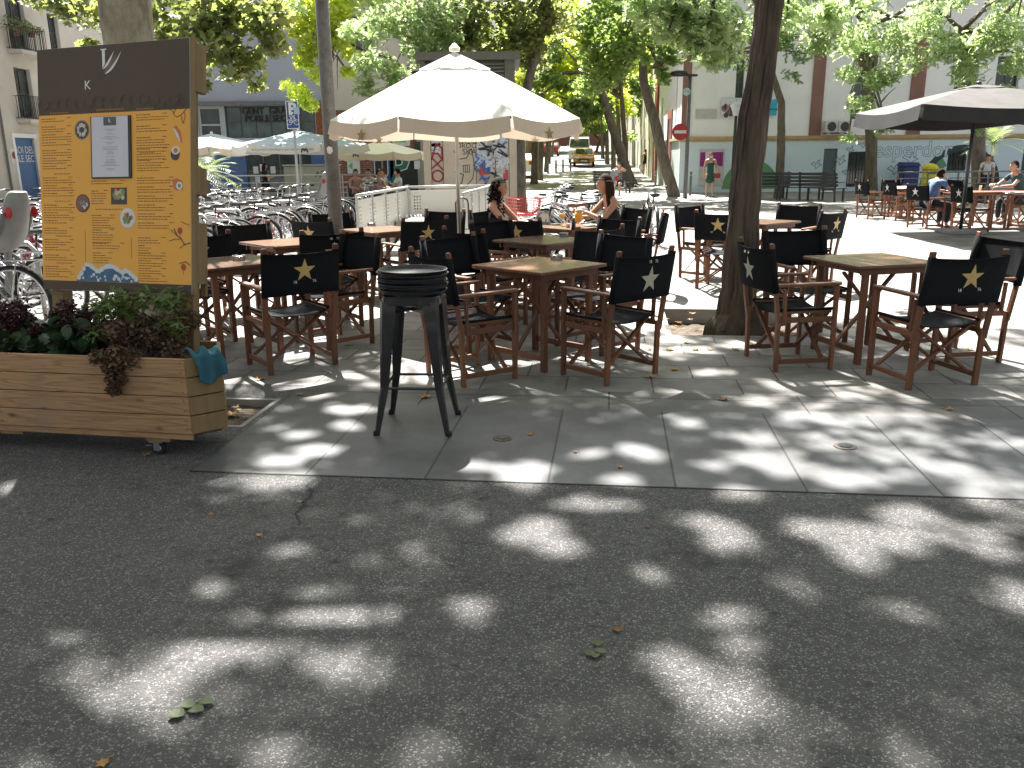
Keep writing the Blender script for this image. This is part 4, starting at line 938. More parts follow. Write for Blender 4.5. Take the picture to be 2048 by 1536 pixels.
def top(px1,py1,px2,py2,deg,k=.20):
    a=G(px1,py1,CTOP); b_=G(px2,py2,CTOP); m_=(a+b_)/2; return m_.x+k*math.cos(math.radians(deg))*1.4, m_.y+k*math.sin(math.radians(deg))*1.4
chairs=[
 ('low',-1.72,6.45,127,'nearest chair of the left cluster with big gold star, right of the menu board'),
 ('low',*top(442,452,527,450,-62),-62,'plain fronted chair at the far left corner of the bare table'),
 ('low',-2.78,7.28,-40,'chair behind the left ashtray table, its frame cut by the menu board'),
 ('low',*top(366,474,419,470,125),125,'chair half hidden behind the menu board post, bicycles right behind it'),
 ('high',*top(613,469,710,465,118),118,'chair with small pale star and date above, between big left chair and lamp post'),
 ('low',-1.55,7.26,-137,'chair facing left whose plain back stands right of the big left star chair'),
 ('low',*top(609,442,646,443,58),58,'chair with narrow slanted gold star just left of the lamp post foot'),
 ('low',*top(632,429,695,427,-55),-55,'plain chair cut in two by the lamp post in front of the bicycles'),
 ('low',*top(811,444,882,439,128),128,'chair with centred gold star at the sunlit table under the big parasol'),
 ('low',*top(859,424,915,425,-118),-118,'plain chair before the perforated railing panels, beside the parasol pole'),
 ('low',-.30,6.92,-46,'plain chair behind the tray stool, between stool and parasol pole'),
 ('low',*top(949,448,1024,443,-46),-46,'plain chair left of the middle ashtray table, below the curly haired woman'),
 ('low',.30,9.50,50,'chair with gold star under the curly haired woman, nearer to the camera than her own'),
 ('low',-.20,8.02,43,'chair tucked low between the parasol pole and the middle table'),
 ('high',*top(1154,462,1237,457.5,127),127,'chair with half hidden pale star on the right of the middle ashtray table'),
 ('low',.72,6.98,-140,'plain chair across the front table from the tray stool'),
 ('low',.93,8.92,-137,'plain chair just below the long haired woman, turned to the middle table'),
 ('low',1.36,10.98,-150,'chair the long haired woman sits on'),
 ('low',-.08,10.62,-28,'chair the curly haired woman sits on'),
 ('low',1.46,10.0,170,'empty chair seen edge on at the right of the women, against the bright square'),
 ('low',-.30,6.05,33,'chair seen from its side between the tray stool and the front table'),
 ('high',.72,6.05,131,'nearest chair of the middle cluster with pale star and date above it'),
 ('low',*top(1362,415,1404,413,-50),-50,'plain chair at the far left of the table hidden by the leaning trunk'),
 ('low',*top(1404,428,1478,427,60),60,'gold star chair overlapped by the left edge of the leaning trunk'),
 ('low',*top(1561,411,1634,413.5,-128),-128,'plain chair at the sunny far side of the table behind the trunk'),
 ('low',*top(1641,428,1682,423,132),132,'chair with slanted gold star on the sunny right of the table behind the trunk'),
 ('low',2.56,7.25,-82,'plain chair behind the right hand front table, facing the camera'),
 ('high',2.13,6.36,8,'chair with tall pale star standing right against the leaning trunk'),
 ('low',2.90,5.80,103,'nearest chair at the right with the largest gold star'),
 ('low',3.48,6.52,-172,'plain chair at the right edge of the picture, turned to the right hand table'),
]
for c in chairs: chair(*c)
gp='pale wood chairs under the black parasol'
for c in [('pale',9.05,21.6,8,'leftmost pale wood star chair under the black parasol'),
 ('pale',9.45,20.9,5,'second pale wood star chair from the left under the black parasol'),
 ('pale',8.95,18.5,20,'pale wood star chair carrying the man in the light blue shirt'),
 ('pale',9.45,17.6,12,'empty pale wood star chair between the blue shirted man and the right table'),
 ('pale',10.7,20.6,-88,'pale wood chair in deep shade behind the tables, facing the camera'),
 ('pale',11.35,19.3,178,'pale wood chair carrying the man in the dark green shirt'),
 ('pale',10.0,22.3,-80,'pale wood chair at the back of the left paper covered table'),
 ('pale',11.0,22.0,-170,'pale wood chair right of the left paper covered table')]: chair(*c,group=gp)
# tables
def make_table(wood,topm,W=.74,H=.76):
    t=thing('cafe_table','','table'); h=W/2
    mb=MB(); mb.box(-h,-h,H-.024,h,h,H); mb.build('tabletop',topm,t,bevel=.004)
    mb=MB()
    for s in (-1,1): mb.box(-h+.05,s*(h-.06)-.011,H-.075,h-.05,s*(h-.06)+.011,H-.025); mb.box(s*(h-.085)-.011,-h+.075,H-.070,s*(h-.085)+.011,h-.075,H-.0255)
    mb.build('apron',wood,t,bevel=.002)
    for a in (-1,1):
        for b_ in (-1,1):
            mb=MB(); mb.beam((a*(h-.115),b_*(h-.085),0),(a*(h-.115),b_*(h-.085),H-.026),.04,.046,up=(1,0,0)); mb.build('leg',wood,t,bevel=.003)
        mb=MB(); mb.beam((a*(h-.115),-(h-.11),.10),(a*(h-.115),(h-.11),.10),.022,.045); mb.build('stretcher',wood,t,bevel=.002)
    for s in (-1,1):
        mb=MB(); mb.beam((-(h-.12),s*.012,.11),(h-.12,s*.012,H-.09),.02,.034,up=(0,1,0)) if s>0 else mb.beam((h-.12,s*.012,.11),(-(h-.12),s*.012,H-.09),.02,.034,up=(0,1,0)); mb.build('cross_brace',wood,t,bevel=.002)
    return t
tp=make_table(chairwood,tablewood)
tables=[(.22,6.52,45,'front table with ashtray, in the middle of the picture right of the tray stool'),(-2.30,6.92,42,'table with ashtray nearest the menu board'),(-2.22,8.58,42,'bare table before the bicycles, left of the lamp post'),
 (-1.50,10.05,42,'sunlit table between the lamp post and the parasol pole'),(.34,8.55,45,'middle table with ashtray in front of the women'),(.72,10.22,42,'table with drinks where the two women sit'),(3.10,10.72,40,'table half hidden behind the leaning trunk'),(2.82,6.62,14,'right hand front table with bare top')]
tobj=[]
for i,(x,y,r,lab) in enumerate(tables):
    o=tp if i==0 else dup(tp,(x,y,0),math.radians(r),lab,'square wooden tables on the terrace')
    o.location=(x,y,0); o.rotation_euler=(0,0,math.radians(r)); tag(o,lab,None,'square wooden tables on the terrace'); tobj.append(o)
tpp=make_table(palewood,palewood); first=True
for x,y,r,lab in ((9.9,21.6,8,'paper covered table at the left under the black parasol'),(10.0,18.6,10,'dark topped table between the two men'),(10.75,17.75,6,'paper covered table at the right edge under the black parasol'),(10.75,18.55,6,'table in front of the man in the dark green shirt')):
    o=tpp if first else dup(tpp,(x,y,0),math.radians(r)); first=False
    o.location=(x,y,0); o.rotation_euler=(0,0,math.radians(r)); tag(o,lab,None,'pale wood tables under the black parasol')
    if 'paper' in lab:
        mb=MB(); N=10; vs=[]
        for i in range(N+1):
            for j in range(N+1): vs.append((-.40+.8*i/N,-.40+.8*j/N,.7645+.004*math.sin(i*1.7+j*2.3)+(0 if 0<i<N and 0<j<N else -.03)))
        mb.add(vs,[(i*(N+1)+j,(i+1)*(N+1)+j,(i+1)*(N+1)+j+1,i*(N+1)+j+1) for i in range(N) for j in range(N)])
        c_=mb.build('paper_tablecloth',M('white_paper_%d'%x,(.8,.8,.78),.7),None,loc=(x,y,0),rot=(0,0,math.radians(r)),smooth=True); tag(c_,'white paper cloth on the '+('left' if x<10 else 'right')+' table under the black parasol','tablecloth','paper tablecloths')
# ashtrays
def ashtray(x,y,lab,z=.76):
    t=thing('ashtray',lab,'ashtray',(x,y,z),0,'metal ashtrays on the tables')
    mb=MB(); prof=[(.046,.0005),(.048,.002),(.048,.036),(.050,.038),(.046,.040),(.044,.030),(.042,.014),(0,.012)]; mb.lathe(prof,28); smooth_by_angle(mb.build('bowl',ash_steel,t))
    mb=MB(); 
    for k in range(14):
        a=2*math.pi*k/14; mb.box(.0485*math.cos(a)-.002,.0485*math.sin(a)-.002,.004,.0485*math.cos(a)+.002,.0485*math.sin(a)+.002,.034)
    mb.build('rib',ash_steel,t)
for px,py,lab in ((1113,519,'ribbed steel ashtray on the front middle table'),(478,521,'ribbed steel ashtray on the table nearest the menu board'),(1128,473,'steel ashtray on the table in front of the women'),(743,452,'small wooden coloured ashtray on the sunlit table by the lamp post')):
    g=G(px,py,.76); ashtray(g.x,g.y,lab)
# ---------------- big cream parasol
def canopy(t,n,R,zr,za,mat,rot,valh=.2,valmat=None,capr=None,capmat=None,sag=.05,scallop=.0,vname='valance',split=True,under=None):
    mb=MB(); C=[]; RN=8; SN=6
    def pt(k,f,r,drop=0):
        a0=rot+2*math.pi*k/n; a1=rot+2*math.pi*(k+1)/n; A=Vector((math.cos(a0),math.sin(a0),0)); B=Vector((math.cos(a1),math.sin(a1),0))
        p=(A*(1-f)+B*f)*R*r; z=za+(zr-za)*(r**1.04)-sag*math.sin(math.pi*f)*math.sin(math.pi*min(1,r)*.5)*r
        return (p.x,p.y,z-drop)
    for k in range(n):
        vs=[]; 
        for j in range(RN+1):
            for i in range(SN+1): vs.append(pt(k,i/SN,.001+.999*j/RN))
        mb.add(vs,[(j*(SN+1)+i,(j+1)*(SN+1)+i,(j+1)*(SN+1)+i+1,j*(SN+1)+i+1) for j in range(RN) for i in range(SN)])
    cp=mb.build('canopy',mat,t,smooth=False); smooth_by_angle(cp,14)
    for k in range(n):
        mb=MB(); vs=[]; out=1.012
        for j in range(4):
            for i in range(9):
                f=.012+.976*i/8; x,y,z=pt(k,f,1.0); fl=1+.02*j/3+.012*math.sin(i*2.1+k)*j/3; vs.append((x*fl,y*fl,z-valh*j/3+.012*math.sin(math.pi*f*2+k)*j/3))
        mb.add(vs,[(j*9+i,(j+1)*9+i,(j+1)*9+i+1,j*9+i+1) for j in range(3) for i in range(8)])
        mb.build(vname,valmat or mat,t,smooth=True)
    if capr:
        mb=MB()
        for k in range(n):
            vs=[]
            for j in range(3):
                for i in range(5): x,y,z=pt(k,i/4,.001+capr*j/2); vs.append((x,y,z+.014+.008*math.sin(i*1.9+k)*(j/2)))
            mb.add(vs,[(j*5+i,(j+1)*5+i,(j+1)*5+i+1,j*5+i+1) for j in range(2) for i in range(4)])
        mb.build('vent_cap',capmat or mat,t,smooth=True)
    return pt
PC=Vector((-.54,9.0,0)); par=thing('parasol','big cream octagonal parasol with gold stars on its hanging edge, over the terrace','parasol',PC)
apz=P(898,92,9.0).z
rotp=math.radians(-90-22.5+3)
pt=canopy(par,8,1.30,1.915,apz-.07,parasolcloth,rotp,valh=.135,valmat=valancecloth,capr=.29,sag=.05)
mb=MB(); mb.lathe([(0,apz-.045),(.05,apz-.05),(.055,apz-.02),(.035,apz),(.02,apz+.02),(0,apz+.03)],14); smooth_by_angle(mb.build('finial',whitecloth,par))
mb=MB(); mb.tube([(0,0,.08),(0,0,apz-.09)],.021,14); mb.build('pole',M('pole_steel',(.60,.55,.48),.3,metal=.7),par,smooth=True)
for k in range(8):
    x,y,z=pt(k,0,1.0); mb=MB(); mb.tube([(0,0,apz-.12),(x*.985,y*.985,z-.02)],.011,6); rb_=mb.build('rib',palewood,par); mb=MB(); mb.tube([(.02*x,.02*y,apz-.62),(x*.52,y*.52,(apz-.12)*.48+(z-.02)*.52-.015)],.009,6); mb.build('strut',palewood,rb_)
mb=MB(); mb.lathe([(.05,apz-.66),(.05,apz-.58),(.02,apz-.57)],12); mb.lathe([(.045,apz-.16),(.045,apz-.10)],12); mb.build('hub',darkmetal,par)
mb=MB(); mb.lathe([(.30,0),(.30,.05),(.06,.075),(.04,.30),(.0,.30)],24); smooth_by_angle(mb.build('base',darkmetal,par))
for k in range(0,8):
    if k in (7,1,3,5):
        x0,y0,z0=pt(k,.5,1.0); n_=Vector((x0,y0,0)).normalized(); a=math.atan2(n_.y,n_.x)+math.pi/2
        mb=MB(); mb.wpoly(star_pts(.062,0,0),0,.002); mb.build('star_emblem',goldd,par,loc=(x0*1.026,y0*1.026,z0-.10),rot=(math.radians(-8),0,a))
# ---------------- black parasol at the right
bp=thing('black_parasol','large dusty black square parasol over the tables at the right edge','parasol',(9.05,17.2,0))
za=P(1935,170,17.2).z
pt=canopy(bp,4,2.42,2.40,za,greycloth,math.radians(-138),valh=.27,valmat=blackcloth,capr=.2,sag=.10)
mb=MB(); mb.lathe([(0,za-.02),(.05,za),(.05,za+.05),(0,za+.08)],12); mb.build('finial',darkmetal,bp)
mb=MB(); mb.tube([(0,0,.05),(0,0,za-.05)],.034,12); mb.build('pole',darkmetal,bp,smooth=True)
for k in range(4):
    for f in (0,.5):
        x,y,z=pt(k,f,1.0); mb=MB(); mb.tube([(0,0,za-.1),(x*.98,y*.98,z-.04)],.016,6); mb.build('rib',darkmetal,bp)
mb=MB(); mb.box(-.35,-.35,0,.35,.35,.08); mb.build('base',concrete,bp,bevel=.01)
# ---------------- far parasols over the other terrace
def far_parasol(px,py_apex,Y,R,zr,rotd,lab,mark=True,txt=None,mat=None):
    a=P(px,py_apex,Y); t=thing('parasol',lab,'parasol',(a.x,Y,0),0,'parasols of the terrace behind the bicycles')
    pt=canopy(t,6 if txt else 8,R,zr,a.z,mat or shadecloth,math.radians(rotd),valh=.2,valmat=valancecloth if not txt else whitecloth,capr=.2,sag=.08)
    mb=MB(); mb.tube([(0,0,0),(0,0,a.z-.03)],.03,10); mb.build('pole',galv,t,smooth=True)
    mb=MB(); mb.lathe([(0,a.z),(.05,a.z+.01),(.04,a.z+.06),(0,a.z+.08)],10); mb.build('finial',whitecloth,t)
    mb=MB(); mb.box(-.3,-.3,0,.3,.3,.08); mb.build('base',concrete,t)
    for k in range(6 if txt else 8):
        x,y,z=pt(k,0,1); mb=MB(); mb.tube([(0,0,a.z-.08),(x*.98,y*.98,z-.03)],.012,5); mb.build('rib',galv,t)
    return t,pt,a
far_parasol(423,268,27,1.75,1.96,15,'white parasol, blue shade in its cloth colour, at the left of the far terrace')
t,pt,a=far_parasol(597,262,25,1.95,1.98,-120,'white parasol, blue shade in its cloth colour, with printed words on its edge',txt=1)
text('Este parasol contribuye a que respires más limpio',.082,M('parasol_print',(.12,.14,.13),.6),t,(-.02,-1.80,1.83),rot=(math.pi/2,0,0),extrude=.0008)
text('M',.24,darkmetal,t,(.1,-1.80,1.62) if False else (.06,-1.84,1.80-.0),extrude=.001,name='mark',scale=(.0001,.0001,1)) if False else None
mb=MB(); mb.wpoly([(-.10,0),(-.08,.10),(-.02,.12),(0,.09),(.02,.12),(.08,.10),(.10,0),(.06,.0),(.05,.06),(0,.03),(-.05,.06),(-.06,0)],0,.002); mb.build('printed_mark',darkmetal,t,loc=(.55,-1.80,1.77-.03))
t2,pt,a=far_parasol(762,281,29,1.45,1.78,-112,'small cream parasol before the painted shutter',mat=whitecloth)
for t_ in (t2,):
    mb=MB(); mb.wpoly([(-.10,0),(-.08,.10),(-.02,.12),(0,.09),(.02,.12),(.08,.10),(.10,0),(.06,.0),(.05,.06),(0,.03),(-.05,.06),(-.06,0)],0,.002); mb.build('printed_mark',darkmetal,t_,loc=(-.62,-1.40,1.62))
# ---------------- lamp post, parking sign, no entry pole, lantern
yl=10.45; pb_=P(676,520,yl); lp=thing('lamp_post','tall grey metal lamp post spotted with sticker remains, rising between the left tables','lamp post',(pb_.x,yl,0))
m,nt,b,tc=newmat('post_paint'); n=_noise(nt,tc.outputs['Object'],9,8,.75); c=_mix(nt,(.12,.112,.10),(.075,.068,.06),_ramp(nt,n,.42,.6)); v2=_noise(nt,tc.outputs['Object'],60,4,.7); c=_mix(nt,c,(.26,.25,.22),_ramp(nt,v2,.60,.68)); nt.links.new(c,b.inputs['Base Color']); b.inputs['Roughness'].default_value=.5; postpaint=m
mb=MB(); mb.tube([(0,0,0),(0,0,.9),(0,0,6)],[.088,.084,.068],24); mb.build('pole',postpaint,lp,smooth=True)
mb=MB(); mb.lathe([(.16,0),(.16,.03),(.105,.06)],20); mb.build('base',postpaint,lp)
mb=MB(); mb.tube([(0,0,6),(.3,-.2,6.4),(.9,-.7,6.5)],[.05,.045,.04],12); mb.build('arm',postpaint,lp); mb=MB(); mb.ball((1.05,-.85,6.48),(.32,.2,.07)); mb.build('lamp_head',greymetal,lp)
v=P(664,300,yl-.1); mb=MB(); 
for k in range(1): mb.wpoly([(-.03,-.03),(.0,-.05),(.035,-.02),(.03,.03),(-.01,.045),(-.035,.02)],0,.002)
mb.build('sticker_remain',whiteprint,lp,loc=(.0,-.083,v.z))
yp=19.0; a=P(600,420,yp); ps=thing('parking_sign','blue bicycle parking sign with a white P on a slim pole among the bicycles','sign',(a.x,yp,0))
mb=MB(); mb.tube([(0,0,0),(0,0,P(600,204,yp).z)],.03,12); mb.build('pole',galv,ps,smooth=True)
zt=P(599,202,yp).z; zb_=P(599,258,yp).z; wv=(P(612,230,yp).x-P(587,230,yp).x)/2
sp=D.objects
mb=MB(); mb.box(-wv,-.05,zb_,wv,-.035,zt); s1=mb.build('sign_plate',M('sign_blue',(.02,.075,.28),.4),ps,bevel=.004)
mb=MB()
for q in ((-wv,zb_,-wv+.018,zt),(wv-.018,zb_,wv,zt),(-wv+.018,zt-.018,wv-.018,zt),(-wv+.018,zb_,wv-.018,zb_+.018)): mb.box(q[0],-.053,q[1],q[2],-.0505,q[3])
mb.build('border',whiteprint,s1)
text('P',.34,whiteprint,s1,(0,-.0525,zb_+(zt-zb_)*.70),offset=.012,extrude=.0015)
mb=MB(); zc=zb_+(zt-zb_)*.24
for s in (-1,1): mb.ribbon([(s*.075+.052*math.cos(t),zc+.052*math.sin(t)) for t in [i*.5 for i in range(14)]],.010,-.0525,-.0505)
mb.ribbon([(-.075,zc),(-.04,zc+.09),(.04,zc+.09),(.0,zc),(-.075,zc)],.012,-.060,-.0585); mb.ribbon([(0,zc),(-.045,zc+.12),(-.07,zc+.12)],.012,-.063,-.0615); mb.ribbon([(.075,zc),(.03,zc+.13),(.055,zc+.14)],.012,-.066,-.0645); mb.disc(.0,zc+.19,.022,-.058,-.0505); mb.ribbon([(-.02,zc+.17),(.0,zc+.12),(.03,zc+.12)],.014,-.070,-.0685)
mb.build('bicycle_symbol',whiteprint,s1)
mb=MB(); mb.box(.04,-.075,zb_+.30,.16,-.072,zb_+.44); mb.build('sticker',M('pale_sticker',(.4,.5,.65),.6),s1)
a=G(1370,397); ne=thing('sign_post','grey pole with round red no entry sign at the corner of the square','sign post',a)
mb=MB(); zt=P(1377,150,a.y).z; mb.tube([(0,0,0),(0,0,zt)],[.085,.06],12); mb.build('pole',greymetal,ne,smooth=True)
zc=P(1358,264,a.y).z; mb=MB(); mb.disc(-.30,zc,.30,-.12,-.10,28); d1=mb.build('sign_disc',M('sign_red',(.40,.015,.02),.4),ne); mb=MB(); mb.box(-.52,-.125,zc-.055,-.08,-.1205,zc+.055); mb.build('white_bar',whiteprint,d1)
mb=MB(); mb.box(-.2,-.10,zc-.02,.0,-.06,zc+.02); mb.build('clamp',steel,ne)
mb=MB(); mb.box(-.75,-.12,zt-.05,.25,.12,zt+.02); mb.ball((-.42,0,zt+.07),(.33,.2,.1)); mb.build('lamp_head',darkmetal,ne)
mb=MB(); mb.disc(-.12,P(1365,184,a.y).z,.14,-.11,-.09,14); mb.build('sticker',M('round_sticker',(.25,.45,.5),.6,(.6,.6,.6),12,lo=.45,hi=.55),ne)
a=G(1463,392); ln=thing('street_lantern','white street lantern on a dark slim pole in front of the photo banner','lantern',a)
zt=P(1465,232,a.y).z; mb=MB(); mb.tube([(0,0,0),(0,0,1),(0,0,zt)],[.10,.075,.06],12); mb.build('pole',darkmetal,ln,smooth=True)
mb=MB(); mb.lathe([(.1,zt),(.22,zt+.35),(.24,zt+.38)],16); mb.build('lamp_glass',M('lantern_glass',(.7,.72,.75),.3),ln); mb=MB(); mb.lathe([(.27,zt+.38),(.2,zt+.45),(.05,zt+.52),(.03,zt+.62),(0,zt+.63)],16); mb.build('lamp_cap',M('lantern_cap',(.5,.55,.6),.4),ln)
# ---------------- bollards
def bollard(px,py,lab,h=.95,r=.05,Y=None):
    a=G(px,py) if Y is None else Vector((P(px,py,Y).x,Y,zst(Y))); t=thing('bollard',lab,'bollard',a,0,'dark bollards at the street mouth')
    mb=MB(); mb.lathe([(r,0),(r,h-.04),(r*.8,h),(0,h+.005)],14); smooth_by_angle(mb.build('post',greymetal,t)); mb=MB(); mb.lathe([(r+.004,h-.16),(r+.004,h-.12)],14); mb.build('ring',steel,t)
bollard(1310,391,'bollard left of the leaning street tree'); bollard(1380,391,'bollard right of the no entry pole')
for i,px in enumerate((1096,1112,1126,1141)): bollard(px,325,('first','second','third','fourth')[i]+' small bollard from the left across the street mouth',.9,.07,Y=62+i)
#@@TERRACE_END
# ================================================================= BAR STOOL WITH TRAYS
sx,sy=-.565,4.87
stl=thing('bar_stool','black metal bar stool carrying a stack of trays, in front of the terrace','bar stool',(sx,sy,0),math.radians(-4))
SH=.80
def ch_leg(a,b_):
    "tapered pressed leg: wide and folded at the top, narrow at the foot, kicked outwards"
    mb=MB(); A=(a*.138,b_*.138,SH-.03); K=(a*.168,b_*.168,.28); F=(a*.212,b_*.212,.0)
    for (p,q,w0,w1) in ((A,K,.105,.058),(K,F,.058,.034)):
        p,q=Vector(p),Vector(q); o=Vector((a,b_,0)).normalized(); s=Vector((-o.y,o.x,0)); vs=[]
        for e,w_ in ((p,w0),(q,w1)):
            vs+=[e-s*w_/2-o*w_*.35,e-s*w_*.12+o*w_*.28,e+s*w_*.12+o*w_*.28,e+s*w_/2-o*w_*.35,e+s*w_*.40-o*w_*.38,e-s*w_*.40-o*w_*.38]
        mb.add(vs,[(k,(k+1)%6,6+(k+1)%6,6+k) for k in range(6)]+[(5,4,3,2,1,0),(6,7,8,9,10,11)])
    o=mb.build('leg',blackmetal,stl); smooth_by_angle(o,50)
    mb=MB(); mb.lathe([(.018,0),(.018,.025),(.012,.03)],10,(a*.212,b_*.212,-.001)); mb.build('rubber_foot',rubber,o)
for a in (-1,1):
    for b_ in (-1,1): ch_leg(a,b_)
mb=MB(); r=.162; pts=[]
for k in range(24):
    t=2*math.pi*k/24; c,s=math.cos(t),math.sin(t); e=.35; pts.append((r*math.copysign(abs(c)**e,c),r*math.copysign(abs(s)**e,s)))
mb.poly(pts,SH-.006,SH); mb.poly([(x*1.03,y*1.03) for x,y in pts],SH-.05,SH-.0065); smooth_by_angle(mb.build('seat',blackmetal,stl),50)
mb=MB()
for z,f in ((.27,.168),(.52,.150)):
    if z<.4:
        for a,b_,c,d in ((-1,-1,1,-1),(1,-1,1,1),(1,1,-1,1),(-1,1,-1,-1)): mb.tube([(a*f,b_*f,z),(c*f,d*f,z)],.0085,8)
    else:
        mb.beam((-.14,-.14,SH-.09),(.14,.14,SH-.09),.004,.022); mb.beam((-.14,.14,SH-.098),(.14,-.14,SH-.098),.004,.022)
mb.build('footrest',blackmetal,stl)
rng=random.Random(9)
ords=['lowest','second','third','fourth','fifth','sixth','seventh','eighth','ninth','tenth','eleventh','topmost']
tr0=None
for i in range(12):
    z=SH+.002+i*.0105; dx,dy=rng.uniform(-.012,.012),rng.uniform(-.012,.012)
    if i==0:
        mb=MB(); R=.195; mb.lathe([(0,.0),(R-.016,.0),(R-.004,.012),(R,.021),(R+.003,.021),(R+.003,.0235),(R-.005,.0235),(R-.014,.010),(R-.022,.0035),(0,.003)],48); o=smooth_by_angle(mb.build('round_tray',trayplastic),35); tr0=o
    else: o=tr0.copy(); COL.objects.link(o)
    o.location=(sx+dx,sy+dy,z); o.rotation_euler=(rng.uniform(-.008,.008),rng.uniform(-.008,.008),0)
    tag(o,('black round tray, '+ords[i]+' of the stack on the bar stool') if i<11 else 'black round tray on top of the stack on the bar stool','tray','round trays stacked on the bar stool')
# ================================================================= PLANTER AND MENU BOARD
m,nt,b,tc=newmat('pine_planks')
mpn=nt.nodes.new('ShaderNodeMapping'); mpn.inputs['Scale'].default_value=(.55,6,9); g=nt.nodes.new('ShaderNodeNewGeometry')
vm=nt.nodes.new('ShaderNodeVectorMath'); vm.operation='MULTIPLY_ADD'; nt.links.new(g.outputs['Random Per Island'],vm.inputs[0]); vm.inputs[1].default_value=(37,11,23); nt.links.new(tc.outputs['Object'],vm.inputs[2]); nt.links.new(vm.outputs[0],mpn.inputs[0])
n1=_noise(nt,mpn.outputs[0],1.3,3,.5); mt=nt.nodes.new('ShaderNodeMath'); mt.operation='MULTIPLY'; nt.links.new(n1,mt.inputs[0]); mt.inputs[1].default_value=70
sn=nt.nodes.new('ShaderNodeMath'); sn.operation='SINE'; nt.links.new(mt.outputs[0],sn.inputs[0])
c=_mix(nt,(.42,.245,.12),(.32,.165,.075),_ramp(nt,sn.outputs[0],.2,.98)); c=_mix(nt,c,(.27,.155,.08),_ramp(nt,_noise(nt,mpn.outputs[0],14,4,.7),.5,.75))
c=_mix(nt,c,(.30,.20,.12),_ramp(nt,_noise(nt,tc.outputs['Object'],3,4),.5,.75))
kv=nt.nodes.new('ShaderNodeTexVoronoi'); kv.inputs['Scale'].default_value=1.0; mk=nt.nodes.new('ShaderNodeMapping'); mk.inputs['Scale'].default_value=(3.2,1,8); nt.links.new(vm.outputs[0],mk.inputs[0]); nt.links.new(mk.outputs[0],kv.inputs['Vector'])
c=_mix(nt,c,(.13,.075,.04),_ramp(nt,kv.outputs['Distance'],.045,.12,(1,1,1),(0,0,0)))
nt.links.new(c,b.inputs['Base Color']); b.inputs['Roughness'].default_value=.6; _bump(nt,b,sn.outputs[0],.12,.004); pine=m
frontp=M('pressure_treated_timber',(.26,.17,.075),.75,(.17,.11,.05),9,stretch=(1,1,.2),bump=.1)
yaw=-.18; pc=Vector((-1.71,4.30,0)); plt_=thing('wooden_planter','long pine plank planter on castors with a cut corner, holding the menu board','planter',pc,yaw)
foot=0
zp=[(.105,.132)]+[(.136+.105*k,.136+.105*k+.100) for k in range(4)]
mb=MB()
mb.box(-2.28,.012,.10,-.01,.03,.134)
for k in range(4):
    z0,z1=.138+.104*k,.138+.104*k+.100
    mb.box(-2.3,0,z0,-.002,.022,z1)
mb.build('front_plank',pine,plt_,bevel=.0025)
mb=MB()
for k in range(4):
    for x in (-.03,-1.15,-1.9):
        for dz in (.025,.078): mb.M=Matrix.Translation((x,-.0008,.138+.104*k+dz))@Matrix.Rotation(math.pi/2,4,'X'); mb.lathe([(.0032,0),(.0032,.0015),(0,.0018)],8)
mb.M=None; mb.build('screw_heads',darkmetal,plt_)
mb=MB(); d=Vector((.125,.14,0)); L_=d.length; an=math.atan2(.14,.125)
for k in range(4):
    z0,z1=.138+.104*k,.138+.104*k+.100; mb.M=Matrix.Rotation(an,4,'Z'); mb.box(.001,-.004,z0+.001,L_,.018,z1-.001)
mb.M=None; mb.build('corner_plank',frontp,plt_,bevel=.0025)
mb=MB()
for k in range(4):
    z0,z1=.138+.104*k,.138+.104*k+.100; mb.M=Matrix.Translation((.125,.141,0))@Matrix.Rotation(math.atan2(.30,-.165),4,'Z'); mb.box(.001,.0,z0,.34,-.018,z1) if False else mb.box(.001,-.002,z0,.34,.018,z1); mb.M=None; mb.box(-2.3,.44,z0,-.06,.46,z1); mb.box(-2.3,.023,z0,-2.28,.479,z1)
mb.build('side_plank',frontp,plt_,bevel=.0025)
mb=MB(); mb.poly([(-2.27,.031),(-.01,.031),(.09,.14),(-.04,.43),(-2.27,.43)],.12,.50); mb.build('soil',soil,plt_)
for x in (-1.9,-1.15,-.25):
    mb=MB(); mb.box(x-.12,.03,.075,x+.12,.47,.1035) if False else mb.box(x-.04,.016,.082,x+.10,.43,.0995); mb.build('bearer',frontp,plt_)
for x in (-1.98,-.24):
    for y in (.045,.38):
        c_=None; mb=MB(); mb.box(x-.04,y-.03,.074,x+.04,y+.03,.0815); mb.box(x-.018,y-.022,.025,x+.018,y-.018,.074); mb.box(x-.018,y+.018,.025,x+.018,y+.022,.074); mb.box(x-.075,y-.01,.046,x-.02,y+.01,.052); co=mb.build('castor',steel,plt_)
        mb=MB(); mb.lathe([(.0,-.015),(.033,-.015),(.038,-.009),(.038,.009),(.033,.015),(0,.015)],20); smooth_by_angle(mb.build('castor_wheel',rubber,co,loc=(x,y,.038),rot=(math.pi/2,0,.3)))
        mb=MB(); mb.lathe([(0,-.0165),(.017,-.0165),(.017,.0165),(0,.0165)],14); mb.build('castor_hub',whiteprint,co,loc=(x,y,.038),rot=(math.pi/2,0,.3))
